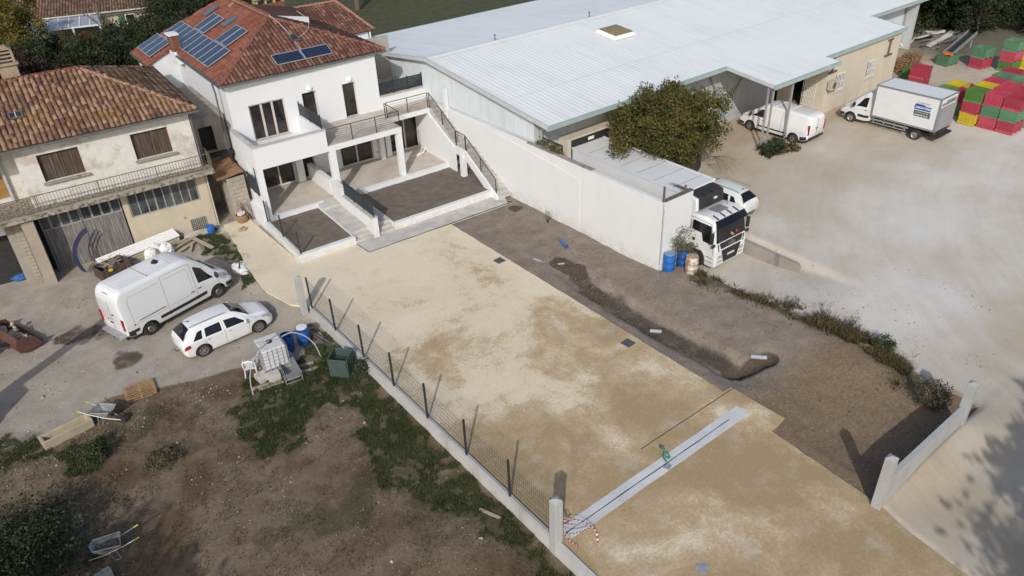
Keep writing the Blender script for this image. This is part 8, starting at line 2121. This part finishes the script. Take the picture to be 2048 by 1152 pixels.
LEAF_DRUM = leaf_mat('grey_green_leaves', [(0.2, (0.07, 0.075, 0.04)), (0.5, (0.13, 0.13, 0.075)), (0.8, (0.21, 0.19, 0.12))])
LEAF_PLUM = leaf_mat('plum_leaves', [(0.2, (0.022, 0.014, 0.012)), (0.5, (0.045, 0.028, 0.022)), (0.8, (0.07, 0.045, 0.032))])
LEAF_GRASS = leaf_mat('grass_blades', [(0.2, (0.030, 0.045, 0.014)), (0.5, (0.055, 0.078, 0.024)), (0.75, (0.10, 0.105, 0.038)), (0.92, (0.20, 0.165, 0.085))])
LEAF_DRY = leaf_mat('dry_weeds', [(0.2, (0.075, 0.05, 0.026)), (0.5, (0.15, 0.10, 0.056)), (0.8, (0.27, 0.195, 0.12))])
BARK = simple('bark', (0.085, 0.065, 0.048), (0.13, 0.105, 0.08), 6, rough=0.95, bump=0.4, bscale=20)
BARKP = simple('pale_bark', (0.22, 0.19, 0.16), (0.16, 0.135, 0.11), 6, rough=0.95)

def leafquads(C, size, droop=0.0, asp=2.0, tilt=1.0):
    """two-triangle leaves with a fold: N,4 verts"""
    N = len(C)
    d = RNG.normal(size=(N, 3)); d[:, 2] = d[:, 2] * tilt - droop; d /= np.linalg.norm(d, axis=1)[:, None]
    r = RNG.normal(size=(N, 3)); s = np.cross(d, r); s /= np.linalg.norm(s, axis=1)[:, None] + 1e-9
    L = size * RNG.uniform(0.6, 1.35, N)[:, None]; W = L / asp
    V = np.stack([C, C + d * L * 0.5 + s * W * 0.5, C + d * L, C + d * L * 0.5 - s * W * 0.5], 1)
    return V
def foliage(name, C, size, mat, parent=None, asp=2.0, droop=0.2, tvs=None, tilt=1.0):
    C = np.asarray(C); V = leafquads(C, size, droop, asp, tilt); N = len(C)
    F = np.arange(4 * N).reshape(N, 4)
    tv = np.repeat(RNG.random(N) if tvs is None else np.clip(tvs + RNG.normal(0, 0.12, N), 0, 1), 4)
    return npmesh(name, V.reshape(-1, 3), F, mat, parent, attr=dict(tv=tv))
def limbs(name, base, ends, r0, mat, parent, mid=0.45, wig=0.25):
    m = MB()
    for e in ends:
        b = Vector(base); e = Vector(e); q = []
        for k in range(6):
            f = k / 5; p = b.lerp(e, f) + Vector((random.uniform(-1, 1), random.uniform(-1, 1), random.uniform(-.5, .5))) * wig * math.sin(f * math.pi) * 0.4
            p.z += (e.z - b.z) * 0.15 * math.sin(f * math.pi); q.append(p)
        m.tube(q, r0, 6, r0 * 0.18)
    return m.build(name, mat, parent, smooth=True)
def crown_points(center, rad, n, clumps, clump_r, seed, shell=0.35, flat=1.0):
    """leaf centres in clumps spread through an uneven ellipsoid"""
    g = np.random.default_rng(seed)
    d = g.normal(size=(clumps, 3)); d /= np.linalg.norm(d, axis=1)[:, None]
    rr = g.uniform(shell, 1.0, clumps) ** 0.6 * (1 + g.normal(0, 0.13, clumps))
    cc = np.array(center) + d * rr[:, None] * np.array(rad)
    k = g.integers(0, clumps, n)
    w = g.uniform(0.6, 1.4, clumps)
    p = g.normal(size=(n, 3)); p /= np.linalg.norm(p, axis=1)[:, None]
    p *= (g.random(n) ** 0.45)[:, None] * clump_r * w[k][:, None] * np.array([1, 1, 0.75 * flat])
    tv = (g.uniform(0.15, 0.85, clumps))[k]
    return cc[k] + p, tv, cc
def tree(name, label, base, center, rad, n, clumps, clump_r, leaf, mat, seed, r0=0.16, cat='tree', group=None, bark=BARK, asp=2.0, trunk_h=None, droop=0.25):
    T = thing(name, label, cat, base, 0, group)
    c = Vector(center) - Vector(base)
    P, tv, cc = crown_points(tuple(c), rad, n, clumps, clump_r, seed)
    foliage('crown', P, leaf, mat, T, asp, droop, tv)
    fork = Vector((c.x * 0.5, c.y * 0.5, max(0.4, (trunk_h if trunk_h else c.z * 0.45))))
    m = MB(); m.tube([(0, 0, -0.2), tuple(fork * 0.5 + Vector((0.05, 0.03, 0))), tuple(fork)], r0 * 1.25, 9, r0 * 0.85); m.build('trunk', bark, T, smooth=True)
    sel = list(range(0, len(cc), max(1, len(cc) // 26)))
    limbs('limb', tuple(fork), [tuple(cc[i]) for i in sel], r0 * 0.5, bark, T)
    return T
# the walnut over the truck
tree('walnut_tree', 'bushy olive brown tree overhanging the refrigerated truck', (33.4, 27.7, 0.1), (32.2, 27.45, 4.0), (3.95, 2.4, 2.05), 46000, 230, 0.58, 0.16, LEAF_WALNUT, 5, 0.17, trunk_h=1.1)
m = MB()
for k in range(12):
    b = Vector((36.2, 26.6, 1.6)); e = b + Vector((random.uniform(-.2, 1.3), random.uniform(-1.6, -.3), random.uniform(-1.3, -.1))); m.tube(smooth_pts([b, b.lerp(e, .5) + Vector((0, 0, .25)), e], 4), .014, 4, .005)
o = m.build('bare_twigs', BARK, bpy.data.objects['walnut_tree']); o.location = (-33.4 - 1.4, -27.7 - 0.6, -0.1)
# trees and hedge at the top left, behind the farmhouse
bgs = [('evergreen_tree', 'dark evergreen tree behind the farmhouse chimney', (8.6, 76), (3.6, 2.6, 2.4), 2.2, LEAF_DARK, 21),
       ('plum_tree', 'dark plum coloured shrub at the left edge behind the farmhouse', (4.6, 73.5), (3.2, 2.5, 2.4), 2.2, LEAF_PLUM, 22),
       ('yellow_tree', 'tall yellowing tree at the top left corner', (5.6, 82), (3.6, 3.4, 4.2), 4.6, LEAF_YEL, 23),
       ('yellow_tree', 'yellow green tree hanging over the left end of the glass porch', (8.3, 88), (2.6, 2.6, 3.4), 3.4, LEAF_YEL, 24),
       ('orange_shrub', 'small orange autumn shrub in front of the glass porch', (12.3, 80), (1.8, 1.5, 1.5), 1.7, LEAF_ORANGE, 25),
       ('laurel_hedge', 'broad leaved dark laurel left of the house roof', (16.6, 80), (3.2, 2.6, 2.0), 1.9, LEAF_DARK, 26),
       ('laurel_hedge', 'dark laurel shrub beside the solar roof', (14.6, 75), (3.0, 2.4, 1.8), 1.7, LEAF_DARK, 27),
       ('evergreen_tree', 'tall dark evergreen tree behind the solar roof', (22.6, 84), (3.6, 3.2, 3.0), 2.9, LEAF_DARK, 28),
       ('evergreen_tree', 'dark evergreen tree right of the green shuttered window', (25.2, 89), (3.8, 3.4, 3.2), 3.2, LEAF_DARK, 29),
       ('evergreen_tree', 'low dark evergreen in front of the porch posts', (10.4, 82.5), (2.4, 2.0, 1.5), 1.4, LEAF_DARK, 30),
       ('yellow_tree', 'small yellow tree at the end of the background roof', (25.2, 98), (2.4, 2.2, 2.8), 3.6, LEAF_YEL, 31),
       ('evergreen_tree', 'dark evergreen shrub at the back corner of the farmhouse', (11.6, 74), (3.0, 2.2, 1.8), 1.7, LEAF_DARK, 32),
       ('laurel_hedge', 'dark shrub below the green shuttered window', (19.8, 83.5), (2.8, 2.2, 1.6), 1.5, LEAF_DARK, 33),
       ('laurel_hedge', 'dark shrub under the bare tree before the porch', (15.4, 84), (2.6, 1.8, 1.3), 1.2, LEAF_DARK, 34),
       ('laurel_hedge', 'dark shrub close behind the solar roof edge', (19.4, 77), (3.0, 2.4, 2.0), 1.9, LEAF_DARK, 35),
       ('evergreen_tree', 'dark evergreen in the far garden right of the solar roof edge', (28.5, 84), (3.6, 3.0, 2.6), 2.5, LEAF_DARK, 36)]
bgs = [(nm, lb, (x, y, 0), (x, y, cz), r, 9000, 75, max(.5, .26 * r[0]), .26, mt, sd) for (nm, lb, (x, y), r, cz, mt, sd) in bgs]
for (nm, lb, b, c, r, n, cl, cr, lf, mt, sd) in bgs:
    tree(nm, lb, b, c, r, n, cl, cr, lf, mt, sd, 0.14, group='trees behind the houses')
# bare little tree before the porch
bt = thing('bare_tree', 'leafless pale tree in front of the glass porch', 'tree', (15.6, 86, 0))
m = MB(); m.tube([(0, 0, 0), (.05, 0, 1.6), (0, .05, 2.4)], .12, 7, .09); m.build('trunk', BARKP, bt)
limbs('limb', (0, 0.05, 2.3), [(random.uniform(-2, 2), random.uniform(-1, 1), random.uniform(3.4, 4.8)) for _ in range(16)], .05, BARKP, bt)
# lone trunk on the back lawn
bt = thing('lawn_tree', 'brown tree trunk on the lawn above the tiled wing', 'tree', (42.5, 84, 0))
m = MB(); m.tube([(0, 0, 0), (.1, 0, 2.4), (.2, 0, 5.0)], .35, 9, .25); m.build('trunk', BARK, bt)
P, tv, cc = crown_points((0, 0, 7.5), (4, 4, 3), 8000, 60, .8, 44); foliage('crown', P, .3, LEAF_DARK, bt, 2.0, .2, tv)
# hedge at the top right
hed = [((71.5, 33.5), (3.2, 3, 3.2), LEAF_DARK, 'dark evergreen tree beside the warehouse end wall'), ((74.5, 29.0), (3.0, 2.8, 3.0), LEAF_DARK, 'dark evergreen tree above the scrap heap'), ((77.5, 24.5), (3.2, 3, 2.8), LEAF_DARK, 'dense dark evergreen at the top right edge'), ((79.5, 32.0), (3.4, 3, 3.6), LEAF_YEL, 'olive green tree behind the dark hedge'), ((83.5, 29.0), (3.2, 3, 3.2), LEAF_ORANGE, 'brownish autumn tree at the top right corner'),
       ((77.0, 37.0), (3.6, 3.2, 3.4), LEAF_DARK, 'dark evergreen tree behind the warehouse end'), ((79.5, 20.0), (3.0, 2.8, 2.6), LEAF_DARK, 'low dark evergreen right of the bins'), ((75.0, 33.0), (3.0, 3, 2.6), LEAF_DARK, 'dark shrub filling the hedge behind the conveyor'), ((82.0, 24.5), (3.2, 3, 2.8), LEAF_DARK, 'dark tree in the second row of the right hedge')]
for k, ((x, y), r, mt, lb) in enumerate(hed):
    tree('hedge_tree', lb, (x, y, 0.8), (x, y, 0.8 + r[2] * 0.95), r, 15000, 110, .7, .21, mt, 60 + k, 0.14, group='trees of the right hedge')
# shrub round the canopy post
def shrub(name, label, x, y, z, rad, n, leaf, mats, seed, group=None, clumps=30, stems=10):
    S_ = thing(name, label, 'shrub', (x, y, z), 0, group)
    for k, mt in enumerate(mats):
        P, tv, cc = crown_points((0, 0, rad[2] * 0.55), (rad[0], rad[1], rad[2] * 0.75), n // len(mats), clumps, max(.12, rad[2] * 0.4), seed + k)
        P[:, 2] = np.maximum(P[:, 2], 0.02); foliage('foliage', P, leaf, mt, S_, 2.6, -0.3, tv)
    m = MB()
    for k in range(stems):
        a = random.uniform(0, 6.28); m.tube([(0, 0, 0), (rad[0] * .4 * math.cos(a), rad[1] * .4 * math.sin(a), rad[2] * .5), (rad[0] * .8 * math.cos(a), rad[1] * .8 * math.sin(a), rad[2] * random.uniform(.7, 1.1))], .012, 4, .004)
    m.build('stem', BARK, S_)
    return S_
shrub('post_shrub', 'low green shrub growing round the canopy post', 40.5, 25.75, 0.34, (1.25, .75, .6), 4200, .13, [LEAF_OLIVE, LEAF_DARK], 80)
shrub('post_weeds', 'browner low weeds right of the shrub at the canopy post', 41.4, 25.1, 0.36, (.8, .5, .4), 1800, .11, [LEAF_DRY, LEAF_DARK], 83)
shrub('drum_plant', 'bushy grey green plant growing from the blue drum by the truck', 25.95, 20.6, 0.80, (.30, .30, 1.0), 700, .11, [LEAF_DRUM], 85, clumps=12)
shrub('drum_plant', 'smaller side shoot of the plant leaning towards the truck wheel', 26.5, 20.5, 0.55, (.32, .30, .5), 450, .11, [LEAF_DRUM], 86, clumps=10)
shrub('wall_creeper', 'green creeper on top of the white wall by the dock', 25.2, 29.4, 3.70, (.22, 1.1, .28), 900, .12, [LEAF_YEL, LEAF_OLIVE], 87, clumps=18)
shrub('big_bush', 'large dark green bush in the bottom left corner', -2.9, 22.1, -0.5, (1.75, 1.9, 1.5), 12000, .13, [LEAF_OLIVE, LEAF_DARK], 90, clumps=90, stems=24)
shrub('garden_bush', 'dark leafy bush on the bare soil below the stone trough', 0.05, 26.2, -0.45, (.42, .75, .55), 1800, .10, [LEAF_GRASS, LEAF_DARK], 92)
shrub('garden_bush', 'straggly dark weed clump in the middle of the left soil', 1.9, 24.2, -0.5, (.7, .6, .4), 1500, .10, [LEAF_OLIVE, LEAF_DRY], 94)
shrub('garden_bush', 'leafy weeds beside the compost bin', 9.95, 24.0, -0.4, (.32, .45, .5), 900, .13, [LEAF_OLIVE], 96)
shrub('garden_bush', 'leafy weeds behind the compost bin', 9.3, 25.4, -0.4, (.5, .45, .45), 1000, .12, [LEAF_GRASS], 97)
shrub('pit_shrub', 'ragged green shrub at the far corner of the soil pit', 25.3, 7.7, 0.0, (.55, .6, .65), 1500, .11, [LEAF_OLIVE, LEAF_DRY], 98)
shrub('pit_shrub', 'small green weed tuft on the edge of the lot', 27.0, 10.6, 0.02, (.45, .5, .4), 900, .10, [LEAF_GRASS], 99)

def blades(name, X, Y, h, mat, label, lean=0.5, wid=0.012, seed=0, sink=0.02):
    g = np.random.default_rng(seed); N = len(X); Z = GZ(X, Y) - sink
    H_ = h * g.uniform(0.5, 1.5, N); a = g.uniform(0, 6.283, N); l = lean * g.uniform(0.2, 1.2, N) * H_
    b = g.uniform(0, 6.283, N); w = wid * g.uniform(0.7, 1.5, N)
    base = np.stack([X, Y, Z], 1); s = np.stack([np.cos(b) * w, np.sin(b) * w, np.zeros(N)], 1)
    mid = base + np.stack([np.cos(a) * l * .35, np.sin(a) * l * .35, H_ * .6], 1); tip = base + np.stack([np.cos(a) * l, np.sin(a) * l, H_], 1)
    V = np.stack([base - s, base + s, mid + s * .8, tip, mid - s * .8], 1)
    F = np.concatenate([np.stack([np.arange(N) * 5 + 0, np.arange(N) * 5 + 1, np.arange(N) * 5 + 2, np.arange(N) * 5 + 4], 1)])
    T3 = np.stack([np.arange(N) * 5 + 4, np.arange(N) * 5 + 2, np.arange(N) * 5 + 3, np.arange(N) * 5 + 3], 1)
    me_f = F
    tv = np.repeat(np.clip(fbm(X, Y, 1.1, 3, 7) * 0.9 - 0.05 + g.normal(0, 0.16, N), 0, 1), 5)
    # tips as separate quads with a doubled corner are degenerate: use a narrow quad instead
    V2 = V.copy(); V6 = np.stack([V[:, 0], V[:, 1], V[:, 2], V[:, 4], V[:, 3] + s * .25, V[:, 3] - s * .25], 1)
    F1 = np.stack([np.arange(N) * 6 + 0, np.arange(N) * 6 + 1, np.arange(N) * 6 + 2, np.arange(N) * 6 + 3], 1)
    F2 = np.stack([np.arange(N) * 6 + 3, np.arange(N) * 6 + 2, np.arange(N) * 6 + 4, np.arange(N) * 6 + 5], 1)
    tv = np.repeat(tv[::5], 6)
    o = npmesh(name, V6.reshape(-1, 3), np.concatenate([F1, F2]), mat, attr=dict(tv=tv))
    tag(o, label, kind='stuff'); return o
def sample(poly, n, seed, thr=0.42, amp=2.0, ns=0.45):
    g = np.random.default_rng(seed); xs_ = [p[0] for p in poly]; ys_ = [p[1] for p in poly]
    X = g.uniform(min(xs_) - .8, max(xs_) + .8, n * 3); Y = g.uniform(min(ys_) - .8, max(ys_) + .8, n * 3)
    d = polysd(X, Y, poly) + (fbm(X, Y, ns, 4, 3) - 0.5) * amp * 1.6 + (fbm(X, Y, 1.3, 4, 9) - 0.5) * amp
    cl = fbm(X, Y, 2.6, 3, 31)
    keep = (d > 0) & (cl > thr - 0.10 * np.clip(d, 0, 1)) & (X < 10.18)
    return X[keep][:n], Y[keep][:n]
big = GRASSP[0]
X, Y = sample(big, 60000, 1, 0.44); blades('grass', X, Y, 0.085, LEAF_GRASS, 'patchy green grass along the fence wall', 0.7, 0.011, 1)
X, Y = sample(GRASSP[1], 9000, 2, 0.48); blades('grass', X, Y, 0.07, LEAF_GRASS, 'thicker grass behind the compost bin', 0.7, 0.011, 2)
X, Y = sample(GRASSP[2], 9000, 3, 0.42); blades('grass', X, Y, 0.09, LEAF_GRASS, 'grass beside the stone trough', 0.7, 0.011, 3)
allsoil = [(-4, 28.6), (3.5, 28.6), (9, 25.5), (10.2, 22), (10.2, 8), (-2, 8), (-6, 20)]
X, Y = sample(allsoil, 26000, 4, 0.56, 0.5); blades('grass', X, Y, 0.06, LEAF_DRY, 'sparse dry stalks over the left soil', 1.2, 0.010, 4)
X, Y = sample(allsoil, 16000, 14, 0.60, 0.5); blades('grass', X, Y, 0.06, LEAF_GRASS, 'sparse green tufts over the left soil', 0.9, 0.011, 14)
X, Y = sample([(8.6, 41.2), (9.6, 41.2), (10.1, 37.5), (9.8, 33.2), (8.4, 33.6), (8.9, 36.5), (8.2, 38.5)], 11000, 5, 0.42, 1.2); blades('grass', X, Y, 0.10, LEAF_GRASS, 'grass in front of the large van', 0.8, 0.012, 5)
g = np.random.default_rng(9)
def strip(n, w, seed, along=WEEDS):
    g = np.random.default_rng(seed); P = np.array(along); L = np.r_[0, np.cumsum(np.hypot(*np.diff(P, axis=0).T))]
    t_ = g.uniform(0, L[-1], n); X = np.interp(t_, L, P[:, 0]); Y = np.interp(t_, L, P[:, 1])
    X = X + g.normal(0, w, n); Y = Y + g.normal(0, w, n)
    k = fbm(X, Y, 1.3, 3, 17) > 0.50
    return X[k], Y[k]
X, Y = strip(7000, .28, 6); blades('weeds', X, Y, 0.19, LEAF_GRASS, 'green weeds on the bank between the soil and the lot', 0.8, 0.016, 6)
X, Y = strip(8500, .36, 7); blades('weeds', X, Y, 0.22, LEAF_DRY, 'dry brown weeds on the bank between the soil and the lot', 1.1, 0.014, 7)
X, Y = strip(2600, .10, 8, [(30.45, 16.2), (30.5, 20.0), (30.5, 24)]); blades('weeds', X, Y + 0, 0.10, LEAF_GRASS, 'thin weeds along the ramp kerb', 0.8, 0.012, 8, sink=-0.06)
# taller wispy weeds on the bank
for k, (x, y, lb) in enumerate(((27.3, 13.6, 'tall wispy weed at the lot side of the bank'), (27.5, 12.3, 'tall feathery weed farther along the bank'), (26.9, 14.8, 'wispy weed near the middle of the bank'), (24.2, 28.6, 'single dry stalk at the foot of the white wall'))):
    W_ = thing('tall_weed', lb, 'weed', (x, y, gz(x, y)))
    m = MB()
    for q in range(14):
        a = random.uniform(0, 6.28); l = random.uniform(.1, .35); m.tube([(0, 0, 0), (l * .5 * math.cos(a), l * .5 * math.sin(a), .35), (l * math.cos(a), l * math.sin(a), random.uniform(.5, .8))], .006, 3, .002)
    m.build('stem', bpy.data.materials['dry_weeds'], W_)
    P, tv, cc = crown_points((0, 0, .5), (.25, .25, .3), 160, 10, .12, 200 + k); tag(foliage('leaf_sprays', P, .06, LEAF_OLIVE, W_, 3, -.2, tv), kind='stuff')
# stones over the left yard and clods over the soil strip
def stones(name, X, Y, r, mat, label, seed):
    g = np.random.default_rng(seed); N = len(X); Z = GZ(X, Y)
    base = np.array([(1, 0, 0), (0, 1, 0), (-1, 0, 0), (0, -1, 0), (0, 0, .8), (0, 0, -.6)], float)
    R = (r * g.lognormal(0, .45, N))[:, None, None]
    V = base[None] * R * g.uniform(.6, 1.3, (N, 6, 1)); a = g.uniform(0, 6.28, N); c, s = np.cos(a)[:, None], np.sin(a)[:, None]
    V = np.stack([V[..., 0] * c - V[..., 1] * s, V[..., 0] * s + V[..., 1] * c, V[..., 2]], 2) + np.stack([X, Y, Z], 1)[:, None]
    F = np.array([(0, 1, 4), (1, 2, 4), (2, 3, 4), (3, 0, 4), (1, 0, 5), (2, 1, 5), (3, 2, 5), (0, 3, 5)])
    FF = (np.arange(N)[:, None, None] * 6 + F[None]).reshape(-1, 3)
    tag(npmesh(name, V.reshape(-1, 3), FF, mat, attr=dict(tv=np.repeat(g.random(N), 6))), label, kind='stuff')
STN = tile_mat('pale_stones', [(0.2, (0.17, 0.14, 0.11)), (0.5, (0.26, 0.225, 0.18)), (0.8, (0.38, 0.345, 0.30))])
CLOD = tile_mat('soil_clods', [(0.2, (0.10, 0.078, 0.06)), (0.5, (0.17, 0.138, 0.108)), (0.8, (0.25, 0.21, 0.17))])
X = g.uniform(-5, 9.6, 5000); Y = g.uniform(26.5, 40, 5000); k = fbm(X, Y, .5, 3, 19) > .47; stones('gravel', X[k], Y[k], .022, STN, 'small pale stones over the left yard', 1)
X = g.uniform(-4, 10, 2600); Y = g.uniform(9, 28, 2600); k = fbm(X, Y, .6, 3, 23) > .55; stones('gravel', X[k], Y[k], .025, STN, 'scattered pale stones over the left soil', 2)
X = g.uniform(20.2, 26.6, 9000); Y = g.uniform(6.8, 31.5, 9000); k = (fbm(X, Y, .9, 3, 25) > .46) & ~((X > 24.7) & (Y > 20.8)); stones('clods', X[k], Y[k], .022, CLOD, 'crumbs of earth over the brown soil strip', 3)
X = g.uniform(27.5, 34, 1600); Y = g.uniform(3, 21, 1600); k = fbm(X, Y, .7, 3, 27) > .52; stones('gravel', X[k], Y[k], .02, STN, 'loose pale stones on the truck ramp and lot edge', 4)
# neighbouring house far behind: tiled roof, glazed porch, green shuttered window
N_ = thing('background_house', 'background house with brown tiled roof, glass porch and green shutters', 'house', (0, 0, 0))
def NW(x, y, z): return (x, y, z)
m = MB(); m.slab([(9.5, 95.2, 0), (22.5, 91.2, 0), (22.5, 91.2, 2.7), (9.5, 95.2, 2.7)], (.1, .35, 0)); m.build('front_wall', CREAM, N_)
tile_face('roof_tiles', [(9.0, 94.7, 2.75), (22.8, 90.5, 2.75), (25.0, 97.5, 4.9), (11.2, 101.7, 4.9)], N_, TILE_BROWN, pitch=.28, expo=.42, rad=.12)
m = MB(); m.beam((9.0, 94.55, 2.66), (22.8, 90.35, 2.66), .14, .14); m.build('gutter', CONC, N_)
for k in range(7):
    f0 = k / 7; f1 = (k + 1) / 7; p0 = Vector((10.2, 94.2, 2.5)).lerp(Vector((16.9, 92.3, 2.5)), f0); p1 = Vector((10.2, 94.2, 2.5)).lerp(Vector((16.9, 92.3, 2.5)), f1); dn = Vector((-.75, -2.6, -.45))
    m = MB(); m.slab([p0, p1, p1 + dn, p0 + dn], (0, 0, .03)); m.build('porch_pane', simple('porch_glass', (0.30, 0.33, 0.37), (0.24, 0.27, 0.31), 1.5, rough=.2) if 'porch_glass' not in bpy.data.materials else bpy.data.materials['porch_glass'], N_)
    m = MB(); m.beam(p0 + Vector((0, 0, .05)), p0 + dn + Vector((0, 0, .05)), .09, .06); m.build('porch_rafter', FRAME_WHITE, N_)
a_, b_ = Vector((10.2, 94.2, 2.5)) + Vector((-.75, -2.6, -.5)), Vector((16.9, 92.3, 2.5)) + Vector((-.75, -2.6, -.5))
m = MB(); m.beam(a_, b_, .12, .16); m.build('porch_beam', FRAME_WHITE, N_)
for f in (.02, .2, .62, .98):
    p = a_.lerp(b_, f); m = MB(); m.box(p.x - .08, p.x + .08, p.y - .08, p.y + .08, 0, 2.0); m.build('porch_post', FRAME_WHITE, N_)
m = MB(); m.obox((19.6, 91.95, 1.6), (1.0, .08, 1.1), (0, 0, R_(-17))); m.build('window', FRAME_WHITE, N_)
m = MB(); m.obox((19.6, 91.9, 1.6), (.8, .08, .95), (0, 0, R_(-17))); m.build('pane', GLASS, N_)
m = MB(); m.obox((18.75, 92.15, 1.6), (.55, .06, 1.1), (0, 0, R_(-17))); m.build('shutter', simple('green_shutter', (0.05, 0.14, 0.09), (0.04, 0.11, 0.07), 4), N_)
# pale house behind the right hedge
N2 = thing('background_house', 'pale cream house wall behind the trees at the top right corner', 'house', (92, 33, 0))
m = MB(); m.box(-5, 5, -4, 4, 0, 5.5); m.build('wall', CREAM, N2)
m = MB(); m.slab([(-5.4, -4.4, 5.5), (5.4, -4.4, 5.5), (5.4, 0, 7), (-5.4, 0, 7)], (0, 0, .15)); m.slab([(-5.4, 4.4, 5.5), (5.4, 4.4, 5.5), (5.4, 0, 7), (-5.4, 0, 7)], (0, 0, .15)); m.build('roof', TILE_BROWN, N2)
# trees outside the picture, to the right of the viewpoint: their shade falls across the near right corner
tree('roadside_tree', 'large roadside tree whose shade falls on the bottom right corner', (13.6, -6.0, 0), (13.6, -6.0, 5.2), (3.6, 3.8, 2.6), 9000, 120, .95, .36, LEAF_DARK, 301, .25)
tree('roadside_tree', 'second roadside tree beyond the right edge of the view', (20.6, -5.9, 0), (20.6, -5.9, 5.2), (4.6, 3.9, 3.0), 24000, 150, 1.1, .8, LEAF_DARK, 302, .25)
tree('orchard_tree', 'tree outside the left edge shading the garden soil', (-9.0, 13.0, -.4), (-9.0, 13.0, 4.4), (4.0, 4.0, 3.0), 9000, 90, .9, .34, LEAF_DARK, 303, .25)
